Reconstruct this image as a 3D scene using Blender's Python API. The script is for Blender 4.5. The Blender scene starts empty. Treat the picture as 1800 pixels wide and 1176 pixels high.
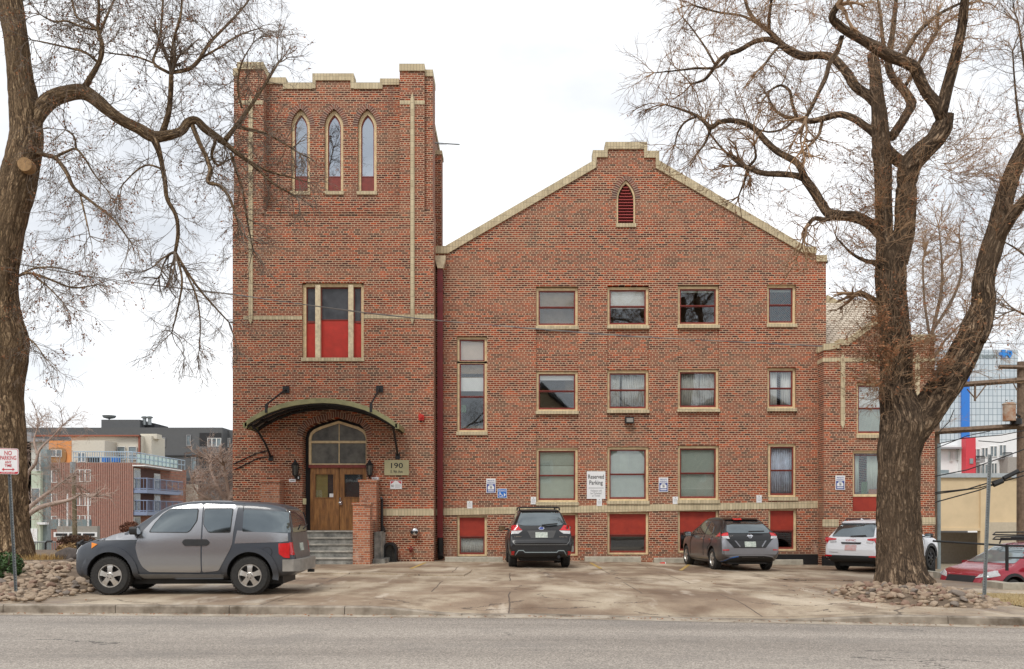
import bpy, bmesh, math, random
from mathutils import Vector, Matrix, noise as mnoise
from mathutils.geometry import tessellate_polygon, delaunay_2d_cdt
from mathutils.bvhtree import BVHTree
R = math.radians
scene = bpy.context.scene
COL = scene.collection
# ------------------------------------------------------------------ camera, sky, sun, exposure
F, CX, HY, H = 1650.0, 900.0, 908.0, 1.46      # focal length and horizon in pixels of the 1800 px photograph, eye height in metres
cd = bpy.data.cameras.new('camera'); cam = bpy.data.objects.new('camera', cd); COL.objects.link(cam)
cam.location = (0, 0, H); cam.rotation_euler = (R(90), 0, 0)
cd.sensor_width = 36; cd.lens = 36*F/1800; cd.shift_y = (HY-588)/1800; cd.clip_end = 6000; cd.clip_start = .1
scene.camera = cam
scene.view_settings.view_transform = 'Standard'; scene.view_settings.look = 'None'
scene.view_settings.exposure = 0.74; scene.view_settings.gamma = 1
SUN_EL, SUN_AZ = R(52), R(205)                 # azimuth clockwise from +Y: behind the camera, a little to the left
world = bpy.data.worlds.new('World'); scene.world = world; world.use_nodes = True
wn, wl = world.node_tree.nodes, world.node_tree.links
wn.clear()
w_out = wn.new('ShaderNodeOutputWorld'); w_bg = wn.new('ShaderNodeBackground')
w_sky = wn.new('ShaderNodeTexSky'); w_sky.sky_type = 'NISHITA'; w_sky.sun_disc = False
w_sky.sun_elevation = SUN_EL; w_sky.sun_rotation = SUN_AZ
w_co = wn.new('ShaderNodeTexCoord'); w_map = wn.new('ShaderNodeMapping'); w_map.inputs['Scale'].default_value = (1.0, 1.0, 2.6)
w_no = wn.new('ShaderNodeTexNoise'); w_no.inputs['Scale'].default_value = 2.3; w_no.inputs['Detail'].default_value = 7; w_no.inputs['Roughness'].default_value = .5
w_rp = wn.new('ShaderNodeValToRGB')
w_rp.color_ramp.elements[0].position = .36; w_rp.color_ramp.elements[0].color = (4.3, 4.5, 4.8, 1)
w_rp.color_ramp.elements[1].position = .63; w_rp.color_ramp.elements[1].color = (7.6, 7.65, 7.7, 1)
w_mx = wn.new('ShaderNodeMix'); w_mx.data_type = 'RGBA'; w_mx.inputs[0].default_value = .93
wl.new(w_co.outputs['Generated'], w_map.inputs[0]); wl.new(w_map.outputs[0], w_no.inputs['Vector'])
wl.new(w_no.outputs['Fac'], w_rp.inputs[0]); wl.new(w_sky.outputs[0], w_mx.inputs[6]); wl.new(w_rp.outputs[0], w_mx.inputs[7])
wl.new(w_mx.outputs[2], w_bg.inputs[0]); w_bg.inputs[1].default_value = .105; wl.new(w_bg.outputs[0], w_out.inputs[0])
sl = bpy.data.lights.new('sun', 'SUN'); sl.energy = 1.2; sl.angle = R(18); sl.color = (1, .96, .9)
so = bpy.data.objects.new('sun', sl); COL.objects.link(so)
so.rotation_euler = (R(90)-SUN_EL, 0, -SUN_AZ+math.pi); so.location = (0, -20, 60)

# ------------------------------------------------------------------ helpers
def W(px, py, Y): return Vector(((px-CX)*Y/F, Y, H+(HY-py)*Y/F))
def F2(px, py, Y): return ((px-CX)*Y/F, H+(HY-py)*Y/F)
def XX(px, Y): return (px-CX)*Y/F
def ZZ(py, Y): return H+(HY-py)*Y/F
def G(px, py, z=0.0):
    Y = F*(H-z)/(py-HY); return Vector(((px-CX)*Y/F, Y, z))
def lerp(a, b, t): return a+(b-a)*t
def wloc(o):
    v = Vector((0, 0, 0))
    while o is not None: v += o.location; o = o.parent
    return v
def tag(o, label=None, cat=None, group=None, kind=None):
    if label: o['label'] = label
    if cat: o['category'] = cat
    if group: o['group'] = group
    if kind: o['kind'] = kind
    return o
def thing(name, label, cat, loc=(0, 0, 0), group=None):
    o = bpy.data.objects.new(name, None); COL.objects.link(o); o.location = loc
    o.empty_display_size = .2
    return tag(o, label, cat, group)
def copy_tree(o, parent=None):
    c = o.copy(); COL.objects.link(c)
    if parent is not None: c.parent = parent
    for ch in list(o.children): copy_tree(ch, c)
    return c

class MB:
    def __init__(s): s.v = []; s.f = []; s.uv = []; s.m = []; s.cm = 0
    def face(s, idx, uv=None): s.f.append(tuple(idx)); s.uv.append(uv); s.m.append(s.cm)
    def poly(s, pts, uv=None):
        n = len(s.v); s.v += [tuple(p) for p in pts]; s.face(range(n, n+len(pts)), uv)
    def box(s, x0, x1, y0, y1, z0, z1):
        if x0 > x1: x0, x1 = x1, x0
        if y0 > y1: y0, y1 = y1, y0
        if z0 > z1: z0, z1 = z1, z0
        n = len(s.v)
        s.v += [(x0,y0,z0),(x1,y0,z0),(x1,y1,z0),(x0,y1,z0),(x0,y0,z1),(x1,y0,z1),(x1,y1,z1),(x0,y1,z1)]
        for q in ((0,3,2,1),(4,5,6,7),(0,1,5,4),(1,2,6,5),(2,3,7,6),(3,0,4,7)): s.face([n+i for i in q])
        return s
    def pbox(s, px0, px1, py0, py1, Y, d0, d1):
        """a box whose front face covers these photo pixels on the plane Y; it reaches from Y+d0 to Y+d1"""
        s.box(XX(px0, Y), XX(px1, Y), Y+d0, Y+d1, ZZ(py1, Y), ZZ(py0, Y)); return s
    def plate(s, outline, holes, y0, y1):
        """a flat slab in the XZ plane with holes"""
        def area(p): return sum(p[i][0]*p[(i+1) % len(p)][1]-p[(i+1) % len(p)][0]*p[i][1] for i in range(len(p)))
        loops = []
        for k, p in enumerate([outline]+list(holes)):
            p = list(p)
            if (area(p) < 0) != (k > 0): p.reverse()
            loops.append(p)
        flat = [q for p in loops for q in p]
        tris = tessellate_polygon([[Vector((q[0], q[1], 0)) for q in p] for p in loops])
        n = len(s.v); m = len(flat)
        s.v += [(q[0], y0, q[1]) for q in flat]+[(q[0], y1, q[1]) for q in flat]
        for t in tris:
            a, b, c = [flat[i] for i in t]
            if (b[0]-a[0])*(c[1]-a[1])-(b[1]-a[1])*(c[0]-a[0]) < 0: t = (t[0], t[2], t[1])
            s.face([n+i for i in t]); s.face([n+m+i for i in reversed(t)])
        k = 0
        for p in loops:
            L = len(p)
            for i in range(L):
                j = (i+1) % L
                s.face([n+k+i, n+m+k+i, n+m+k+j, n+k+j])
            k += L
        return s
    def prism(s, pts, axis, a0, a1):
        """convex polygon extruded; axis 'x' (pts are y,z), 'y' (x,z) or 'z' (x,y)"""
        def mk(p, a): return {'x': (a, p[0], p[1]), 'y': (p[0], a, p[1]), 'z': (p[0], p[1], a)}[axis]
        n = len(s.v); k = len(pts)
        s.v += [mk(p, a0) for p in pts]+[mk(p, a1) for p in pts]
        s.face(range(n, n+k)); s.face(range(n+2*k-1, n+k-1, -1))
        for i in range(k):
            j = (i+1) % k; s.face([n+i, n+k+i, n+k+j, n+j])
        return s
    def tube(s, pts, rad, n=6, caps=True, ridge=None):
        pts = [Vector(p) for p in pts]
        if not hasattr(rad, '__len__'): rad = [rad]*len(pts)
        base = len(s.v); up = None; ln = 0.0; vs = []
        for i, p in enumerate(pts):
            a = pts[max(i-1, 0)]; b = pts[min(i+1, len(pts)-1)]
            d = (b-a)
            d = d.normalized() if d.length > 1e-9 else Vector((0, 0, 1))
            if up is None:
                up = d.cross(Vector((0, 1, .13))); up = up.normalized() if up.length > .05 else d.cross(Vector((1, 0, 0))).normalized()
            else:
                up = (up-d*up.dot(d)); up = up.normalized() if up.length > 1e-6 else d.orthogonal().normalized()
            w = d.cross(up)
            if i: ln += (p-pts[i-1]).length
            vs.append(ln)
            for k in range(n):
                an = 2*math.pi*k/n; r = rad[i]
                if ridge: r = ridge(an, ln, r)
                q = p+up*(math.cos(an)*r)+w*(math.sin(an)*r); s.v.append((q.x, q.y, q.z))
        r0 = max(rad)
        for i in range(len(pts)-1):
            for k in range(n):
                j = (k+1) % n
                u0, u1 = 2*math.pi*r0*k/n, 2*math.pi*r0*(k+1)/n
                s.face([base+i*n+k, base+i*n+j, base+(i+1)*n+j, base+(i+1)*n+k], [(u0, vs[i]), (u1, vs[i]), (u1, vs[i+1]), (u0, vs[i+1])])
        if caps and n > 3:
            s.face([base+k for k in reversed(range(n))]); s.face([base+(len(pts)-1)*n+k for k in range(n)])
        return s
    def lathe(s, prof, c, axis='z', n=24, closed=False):
        """profile of (radius, height) spun about an axis through c"""
        base = len(s.v); c = Vector(c)
        for (r, h) in prof:
            for k in range(n):
                a = 2*math.pi*k/n; x, y = r*math.cos(a), r*math.sin(a)
                q = {'z': (x, y, h), 'y': (x, h, y), 'x': (h, x, y)}[axis]
                s.v.append((c.x+q[0], c.y+q[1], c.z+q[2]))
        m = len(prof)
        for i in range(m if closed else m-1):
            i2 = (i+1) % m
            for k in range(n):
                j = (k+1) % n; s.face([base+i*n+k, base+i*n+j, base+i2*n+j, base+i2*n+k])
        if not closed:
            s.face([base+k for k in range(n)][::-1]); s.face([base+(m-1)*n+k for k in range(n)])
        return s
    def build(s, name, mats, parent=None, smooth=False, fix=True, world=True):
        me = bpy.data.meshes.new(name)
        me.from_pydata(s.v, [], s.f)
        if any(u is not None for u in s.uv):
            ul = me.uv_layers.new(name='UVMap').data; li = 0
            for fc, u in zip(s.f, s.uv):
                for k in range(len(fc)):
                    if u is not None: ul[li].uv = u[k]
                    li += 1
        if not isinstance(mats, (list, tuple)): mats = [mats]
        for m in mats: me.materials.append(m)
        if len(mats) > 1: me.polygons.foreach_set('material_index', s.m)
        if fix:
            b = bmesh.new(); b.from_mesh(me); bmesh.ops.recalc_face_normals(b, faces=b.faces); b.to_mesh(me); b.free()
        if smooth:
            me.polygons.foreach_set('use_smooth', [True]*len(me.polygons))
            if smooth is not True: me.set_sharp_from_angle(angle=R(smooth))
        me.update()
        o = bpy.data.objects.new(name, me); COL.objects.link(o)
        if parent is not None:
            o.parent = parent
            if world: o.location = -wloc(parent)
        return o

def text_into(mb, body, cx, cz, size, y, width=None, bold=0.0, plane='y'):
    """flat raised lettering centred at cx, cz on a plane facing -Y"""
    cu = bpy.data.curves.new('lettering', 'FONT'); cu.body = body; cu.size = size; cu.align_x = 'CENTER'; cu.align_y = 'CENTER'
    cu.offset = bold; cu.resolution_u = 3
    ob = bpy.data.objects.new('lettering', cu); COL.objects.link(ob)
    me = bpy.data.meshes.new_from_object(ob)
    xs = [v.co.x for v in me.vertices]; ys = [v.co.y for v in me.vertices]
    if xs:
        k = 1.0
        if width: k = width/max(1e-6, max(xs)-min(xs))
        mx, my = (max(xs)+min(xs))/2, (max(ys)+min(ys))/2
        n = len(mb.v)
        mb.v += [(cx+(v.co.x-mx)*k, y, cz+(v.co.y-my)) for v in me.vertices]
        for p in me.polygons: mb.face([n+i for i in p.vertices])
    bpy.data.objects.remove(ob); bpy.data.curves.remove(cu); bpy.data.meshes.remove(me)

# ------------------------------------------------------------------ materials
class NT:
    def __init__(s, name):
        s.mat = bpy.data.materials.new(name); s.mat.use_nodes = True
        s.t = s.mat.node_tree; s.n = s.t.nodes; s.l = s.t.links
        s.p = s.n['Principled BSDF']; s.out = s.n['Material Output']
    def new(s, typ, **kw):
        nd = s.n.new('ShaderNode'+typ)
        for k, v in kw.items():
            if k in nd.inputs.keys(): nd.inputs[k].default_value = v
            else: setattr(nd, k, v)
        return nd
    def link(s, a, b): s.l.new(a, b)
    def coord(s, kind='Object'): return s.new('TexCoord').outputs[kind]
    def mapping(s, vec, scale=(1, 1, 1), rot=(0, 0, 0), loc=(0, 0, 0)):
        m = s.new('Mapping'); m.inputs['Scale'].default_value = scale; m.inputs['Rotation'].default_value = rot; m.inputs['Location'].default_value = loc
        s.link(vec, m.inputs[0]); return m.outputs[0]
    def noise(s, vec, scale, detail=4, rough=.55, out='Fac'):
        nd = s.new('TexNoise'); nd.inputs['Scale'].default_value = scale; nd.inputs['Detail'].default_value = detail; nd.inputs['Roughness'].default_value = rough
        s.link(vec, nd.inputs['Vector']); return nd.outputs[out]
    def ramp(s, fac, stops, interp='LINEAR'):
        r = s.new('ValToRGB'); cr = r.color_ramp; cr.interpolation = interp
        while len(cr.elements) < len(stops): cr.elements.new(.5)
        for e, (p, c) in zip(cr.elements, stops):
            e.position = p; e.color = tuple(c)+(1,) if len(c) == 3 else c
        s.link(fac, r.inputs[0]); return r.outputs[0]
    def mix(s, fac, a, b, mode='MIX'):
        m = s.new('Mix', data_type='RGBA', blend_type=mode)
        for sock, val in ((m.inputs[0], fac), (m.inputs[6], a), (m.inputs[7], b)):
            if hasattr(val, 'links'): s.link(val, sock)
            elif isinstance(val, (int, float)): sock.default_value = val
            else: sock.default_value = tuple(val)+(1,) if len(val) == 3 else val
        return m.outputs[2]
    def math(s, op, a, b=0.0, clamp=False):
        m = s.new('Math', operation=op, use_clamp=clamp)
        for sock, val in zip(m.inputs, (a, b)):
            if hasattr(val, 'links'): s.link(val, sock)
            else: sock.default_value = val
        return m.outputs[0]
    def bump(s, h, strength=.4, dist=.02):
        b = s.new('Bump'); b.inputs['Strength'].default_value = strength; b.inputs['Distance'].default_value = dist
        s.link(h, b.inputs['Height']); s.link(b.outputs[0], s.p.inputs['Normal']); return b
    def color(s, c): s.link(c, s.p.inputs['Base Color'])

def plain(name, c, rough=.6, metal=0.0, var=.18, scale=6.0, bump=0.0, coat=0.0, spec=.5, c2=None):
    t = NT(name); co = t.coord()
    c2 = c2 or tuple(x*(1-var) for x in c)
    n = t.noise(co, scale, 6, .6)
    t.color(t.ramp(n, [(.32, c2), (.66, c)]))
    t.p.inputs['Roughness'].default_value = rough; t.p.inputs['Metallic'].default_value = metal
    t.p.inputs['Specular IOR Level'].default_value = spec
    if coat: t.p.inputs['Coat Weight'].default_value = coat; t.p.inputs['Coat Roughness'].default_value = .08
    if bump: t.bump(n, bump, .02)
    return t.mat

def wall_uv(t):
    """brick coordinates that turn with the wall: along x on fronts, along y on sides"""
    co = t.coord(); sp = t.new('SeparateXYZ'); t.link(co, sp.inputs[0])
    ge = t.new('NewGeometry'); sn = t.new('SeparateXYZ'); t.link(ge.outputs['True Normal'], sn.inputs[0])
    side = t.math('GREATER_THAN', t.math('ABSOLUTE', sn.outputs[0]), .6)
    u = t.new('Mix', data_type='FLOAT'); t.link(side, u.inputs[0]); t.link(sp.outputs[0], u.inputs[2]); t.link(sp.outputs[1], u.inputs[3])
    cb = t.new('CombineXYZ'); t.link(u.outputs[0], cb.inputs[0]); t.link(sp.outputs[2], cb.inputs[1])
    return cb.outputs[0], co

def brick_mat(name, palette, mortar, bw=.205, rh=.0685, ms=.0086, tone=1.0, wear=True):
    t = NT(name); uv, co = wall_uv(t)
    def br(offset_uv=0):
        b = t.new('TexBrick'); b.offset = .5; b.offset_frequency = 2; b.squash = .5; b.squash_frequency = 6
        b.inputs['Scale'].default_value = 1; b.inputs['Mortar Size'].default_value = ms; b.inputs['Mortar Smooth'].default_value = .15
        b.inputs['Brick Width'].default_value = bw; b.inputs['Row Height'].default_value = rh; b.inputs['Bias'].default_value = 0
        b.inputs['Color1'].default_value = (0, 0, 0, 1); b.inputs['Color2'].default_value = (1, 1, 1, 1); b.inputs['Mortar'].default_value = (.5, .5, .5, 1)
        t.link(uv, b.inputs['Vector']); return b
    b = br()
    big = t.noise(uv, .35, 3, .5)
    mid = t.noise(t.mapping(uv, (.9, 2.2, 1)), 1.1, 5, .6)
    fac = t.math('ADD', t.math('MULTIPLY', b.outputs['Color'], .9), t.math('MULTIPLY', mid, .1), clamp=True)
    col = t.ramp(fac, palette)
    col = t.mix(t.ramp(big, [(.4, (0, 0, 0)), (.6, (.5, .5, .5))]), col, (1.25, 1.05, .85), 'MULTIPLY')
    pale = t.noise(t.mapping(uv, (.5, .9, 1)), .8, 6, .62)
    col = t.mix(t.ramp(pale, [(.5, (0, 0, 0)), (.7, (.42, .42, .42))]), col, (.27, .165, .1))
    fine = t.noise(uv, 40, 3, .6)
    col = t.mix(.5, col, t.ramp(fine, [(.3, (.62, .62, .62)), (.7, (1.2, 1.2, 1.2))]), 'MULTIPLY')
    mcol = t.mix(mid, tuple(x*.72 for x in mortar), mortar)
    col = t.mix(b.outputs['Fac'], col, mcol)
    if wear:   # sooty streaks with a shape of their own
        st = t.noise(t.mapping(uv, (1.6, .22, 1)), 1.3, 6, .65)
        col = t.mix(t.ramp(st, [(.56, (0, 0, 0)), (.78, (.55, .55, .55))]), col, (.12, .085, .07))
    if wear:   # pale salts low on the wall
        spz = t.new('SeparateXYZ'); t.link(co, spz.inputs[0])
        low = t.math('MULTIPLY', t.math('SUBTRACT', 2.0, spz.outputs[2]), .7, clamp=True)
        sal = t.noise(t.mapping(uv, (2.2, .7, 1), loc=(3, 1, 0)), 1.4, 6, .65)
        col = t.mix(t.math('MULTIPLY', low, t.ramp(sal, [(.58, (0, 0, 0)), (.74, (.7, .7, .7))])), col, (.5, .4, .33))
    t.color(col); t.p.inputs['Roughness'].default_value = .88; t.p.inputs['Specular IOR Level'].default_value = .25
    t.bump(t.math('SUBTRACT', t.math('MULTIPLY', fine, .3), b.outputs['Fac']), .5, .01)
    return t.mat
PAL = [(0, (.045, .024, .021)), (.18, (.1, .04, .029)), (.36, (.23, .06, .032)), (.5, (.14, .06, .043)), (.64, (.28, .072, .034)), (.78, (.2, .088, .056)), (.9, (.36, .088, .036)), (1, (.44, .125, .055))]
PAL = [(p, (c[0]*1.08, c[1]*.9, c[2]*.84)) for p, c in PAL]
M = {}
M['brick'] = brick_mat('weathered red brick', PAL, (.7, .51, .35))
M['brick_orange'] = brick_mat('orange pier brick', [(0, (.22, .08, .05)), (.4, (.36, .12, .065)), (.8, (.46, .17, .09)), (1, (.5, .22, .13))], (.5, .4, .3))
M['brick_far'] = brick_mat('far brick', [(0, (.24, .105, .08)), (.5, (.32, .14, .1)), (1, (.4, .19, .14))], (.3, .2, .16), bw=.55, rh=.3, ms=.045, wear=False)

def buff_mat():
    t = NT('buff soldier brick'); uv, co = wall_uv(t)
    b = t.new('TexBrick'); b.offset = 0; b.squash = 1
    b.inputs['Scale'].default_value = 1; b.inputs['Mortar Size'].default_value = .006; b.inputs['Brick Width'].default_value = .1; b.inputs['Row Height'].default_value = .21
    b.inputs['Color1'].default_value = (.62, .52, .34, 1); b.inputs['Color2'].default_value = (.5, .41, .26, 1); b.inputs['Mortar'].default_value = (.3, .25, .17, 1)
    t.link(uv, b.inputs['Vector'])
    n = t.noise(t.mapping(co, (3, 3, .8)), 1.5, 6, .65)
    col = t.mix(t.ramp(n, [(.52, (0, 0, 0)), (.74, (.6, .6, .6))]), b.outputs['Color'], (.24, .19, .11))
    t.color(col); t.p.inputs['Roughness'].default_value = .85; t.bump(b.outputs['Fac'], -.4, .01)
    return t.mat
M['buff'] = buff_mat()

def vous_mat():
    t = NT('arch brick'); uvn = t.new('UVMap')
    b = t.new('TexBrick'); b.offset = 0
    b.inputs['Scale'].default_value = 1; b.inputs['Mortar Size'].default_value = .008; b.inputs['Brick Width'].default_value = .085; b.inputs['Row Height'].default_value = .45
    b.inputs['Color1'].default_value = (.1, .05, .04, 1); b.inputs['Color2'].default_value = (.26, .09, .055, 1); b.inputs['Mortar'].default_value = (.5, .4, .3, 1)
    t.link(uvn.outputs[0], b.inputs['Vector']); t.color(b.outputs['Color']); t.p.inputs['Roughness'].default_value = .85
    return t.mat
M['vous'] = vous_mat()

def glass_mat(name, tint=(.55, .6, .58), refl=.28, rough=.02):
    t = NT(name); t.n.remove(t.p)
    tr = t.new('BsdfTransparent'); tr.inputs[0].default_value = tint+(1,)
    gl = t.new('BsdfGlossy'); gl.inputs['Roughness'].default_value = rough; gl.inputs['Color'].default_value = (.9, .95, 1, 1)
    co = t.coord(); nz = t.noise(co, 1.4, 2, .5)
    bp = t.new('Bump'); bp.inputs['Strength'].default_value = .05; bp.inputs['Distance'].default_value = .03; t.link(nz, bp.inputs['Height']); t.link(bp.outputs[0], gl.inputs['Normal'])
    lw = t.new('LayerWeight'); lw.inputs['Blend'].default_value = .2
    fac = t.math('ADD', t.math('MULTIPLY', lw.outputs['Fresnel'], .8), refl, clamp=True)
    mx = t.new('MixShader'); t.link(fac, mx.inputs[0]); t.link(tr.outputs[0], mx.inputs[1]); t.link(gl.outputs[0], mx.inputs[2])
    t.link(mx.outputs[0], t.out.inputs['Surface']); return t.mat
M['glass'] = glass_mat('window glass', (.98, .99, .985), .06)
M['glass_sky'] = glass_mat('belfry glass', (.3, .32, .34), .5)
M['glass_dusty'] = plain('dusty transom glass', (.17, .165, .14), .28, 0, .6, 2.6, c2=(.05, .05, .045))
M['glass_screen'] = plain('dark screened glass', (.085, .09, .1), .25, 0, .4, 3.0, c2=(.04, .042, .048))
def car_glass():
    t = NT('tinted car glass'); co = t.coord(); n = t.noise(co, 1.6, 4, .6)
    df = t.p; t.color(t.ramp(n, [(.35, (.012, .014, .015)), (.65, (.05, .058, .06))])); df.inputs['Roughness'].default_value = .05
    gl = t.new('BsdfGlossy'); gl.inputs['Roughness'].default_value = .03; gl.inputs['Color'].default_value = (.8, .93, .98, 1)
    mx = t.new('MixShader'); mx.inputs[0].default_value = .16; t.link(df.outputs[0], mx.inputs[1]); t.link(gl.outputs[0], mx.inputs[2]); t.link(mx.outputs[0], t.out.inputs['Surface']); return t.mat
M['car_glass'] = car_glass()
M['far_glass'] = plain('far window glass', (.2, .25, .27), .1, 0, .6, .8, c2=(.06, .07, .08), spec=.8)
M['tan'] = plain('tan window paint', (.8, .62, .36), .55, 0, .3, 9)
M['cream'] = plain('peeling cream paint', (.78, .66, .44), .6, 0, .45, 7, bump=.3, c2=(.5, .4, .27))
M['redtower'] = plain('bright red board', (.55, .035, .02), .6, 0, .2, 4, c2=(.42, .03, .016))
M['redpaint'] = plain('dull red sash paint', (.25, .04, .026), .5, 0, .35, 8)
M['redpanel'] = plain('red board', (.37, .034, .014), .6, 0, .28, 5, c2=(.27, .022, .01))
M['maroon'] = plain('maroon pipe paint', (.22, .018, .018), .4, 0, .3, 3)
M['redbright'] = plain('bright red enamel', (.6, .03, .02), .35)
M['black'] = plain('black metal', (.012, .012, .013), .5, 0, .3)
M['blackp'] = plain('black plastic', (.016, .016, .017), .55, 0, .3)
M['rubber'] = plain('tyre rubber', (.018, .018, .018), .85, 0, .4, 25, c2=(.035, .033, .03))
M['white'] = plain('white enamel', (.8, .8, .8), .4, 0, .06)
M['whitewood'] = plain('white frame', (.72, .72, .7), .5, 0, .1)
M['olive'] = plain('olive awning paint', (.29, .27, .13), .5, 0, .3, 5)
M['awnpanel'] = plain('awning panel', (.36, .35, .31), .5, 0, .35, 3)
M['bronze'] = plain('brushed bronze plate', (.5, .45, .26), .42, .25, .15, 5)
M['ink'] = plain('black ink', (.015, .015, .017), .6, 0, .1)
M['inkgrey'] = plain('grey ink', (.3, .3, .31), .6, 0, .1)
M['signred'] = plain('sign red', (.55, .025, .04), .45, 0, .1)
M['signblue'] = plain('sign blue', (.02, .16, .55), .45, 0, .1)
M['signnavy'] = plain('sign navy', (.03, .06, .28), .45, 0, .1)
M['chrome'] = plain('chrome', (.7, .7, .72), .16, 1, .1)
M['alloy'] = plain('alloy rim', (.62, .6, .56), .32, .75, .25, 9)
M['darkalloy'] = plain('dark rim', (.03, .03, .032), .35, .4, .2)
M['galv'] = plain('galvanised steel', (.34, .37, .38), .45, .6, .25, 12)
M['greypipe'] = plain('grey conduit', (.26, .31, .32), .6, .1, .2)
M['concrete_step'] = plain('worn step concrete', (.38, .37, .33), .9, 0, .55, 3.5, bump=.3, c2=(.1, .1, .095))
M['concrete'] = plain('pale concrete', (.45, .41, .33), .9, 0, .35, 5, bump=.3)
M['wood_pole'] = plain('weathered pole wood', (.21, .145, .1), .9, 0, .5, 7, bump=.4)
M['rust'] = plain('rusty paint', (.46, .38, .3), .7, 0, .5, 4, c2=(.32, .1, .02))
M['wire'] = plain('cable sheath', (.2, .19, .18), .6)
M['blind'] = plain('window blind', (.85, .85, .82), .8, 0, .06)
M['blind_warm'] = plain('warm blind', (.68, .55, .44), .8, 0, .08)
M['blind_green'] = plain('slatted blind', (.58, .64, .56), .7, 0, .1)
M['curtain'] = plain('grey curtain', (.62, .62, .58), .9, 0, .2)
M['curtain_blue'] = plain('pale blue curtain', (.72, .78, .9), .9, 0, .2)
M['dim'] = plain('dim room wall', (.32, .24, .15), .9, 0, .2)
M['leafgreen'] = plain('pot plant leaf', (.05, .14, .03), .6, 0, .4)
M['terra'] = plain('clay pot', (.4, .16, .08), .8)
M['dead_leaf'] = plain('dead leaf', (.33, .13, .05), .8, 0, .5, 3, c2=(.17, .07, .03))
M['amber'] = plain('amber lens', (.8, .25, .02), .25)
M['lens_red'] = plain('red tail lens', (.6, .012, .018), .12, 0, .2, 14, coat=.6)
M['lens_clear'] = plain('clear lens', (.66, .66, .66), .12, .2, .3, 14, coat=.6)
M['plate'] = plain('number plate', (.6, .64, .58), .5, 0, .35, 18, c2=(.32, .38, .34))

def wood_door():
    t = NT('varnished oak'); co = t.coord()
    n = t.noise(t.mapping(co, (7, 7, .9)), 2.2, 8, .65); n2 = t.noise(t.mapping(co, (1, 1, .6)), 1.6, 4, .6)
    c = t.ramp(n, [(.3, (.12, .045, .012)), (.55, (.32, .14, .036)), (.75, (.48, .24, .075))])
    c = t.mix(t.ramp(n2, [(.55, (0, 0, 0)), (.75, (.6, .6, .6))]), c, (.1, .05, .025))
    t.color(c); t.p.inputs['Roughness'].default_value = .45; t.bump(n, .15, .01); return t.mat
M['oak'] = wood_door()

def paint(name, c, dirt=(.2, .17, .13), metal=.35, dirt_amt=.35, rough=.3, low=.55, base=.12, coat=.5):
    """car paint with road dust settled towards the sills"""
    t = NT(name); co = t.coord(); sp = t.new('SeparateXYZ'); t.link(co, sp.inputs[0])
    n = t.noise(t.mapping(co, (1.5, 1.5, 3)), 2.5, 7, .7)
    hgt = t.math('MULTIPLY', t.math('SUBTRACT', low+.35, sp.outputs[2]), 1.5, clamp=True)
    fac = t.math('MULTIPLY', t.math('ADD', t.math('MULTIPLY', hgt, .8), base), t.math('MULTIPLY', n, dirt_amt*2.2), clamp=True)
    t.color(t.mix(fac, c, dirt))
    t.p.inputs['Metallic'].default_value = metal
    rg = t.math('ADD', t.math('MULTIPLY', fac, .28), rough, clamp=True); t.link(rg, t.p.inputs['Roughness'])
    t.p.inputs['Coat Weight'].default_value = coat; t.p.inputs['Coat Roughness'].default_value = .1
    return t.mat
M['silver'] = paint('silver paint', (.37, .375, .39), (.2, .19, .18), .75, .2, .2)
M['clad'] = paint('blue grey cladding', (.034, .042, .056), (.11, .108, .108), .05, .3, .45)
M['blackpaint'] = paint('black paint', (.008, .008, .009), (.07, .055, .045), 0, .16, .3, .45, .03, .25)
M['greypaint'] = paint('graphite paint', (.13, .13, .14), (.11, .09, .072), .45, .34, .25, .7)
M['silvergrey'] = paint('grey bumper paint', (.25, .255, .28), (.15, .13, .115), .45, .3, .28, .6)
M['whitepaint'] = paint('white paint', (.78, .79, .82), (.3, .28, .25), 0, .2, .28)
M['redpaintcar'] = paint('metallic red paint', (.36, .015, .035), (.25, .18, .15), .35, .15, .22)

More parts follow.
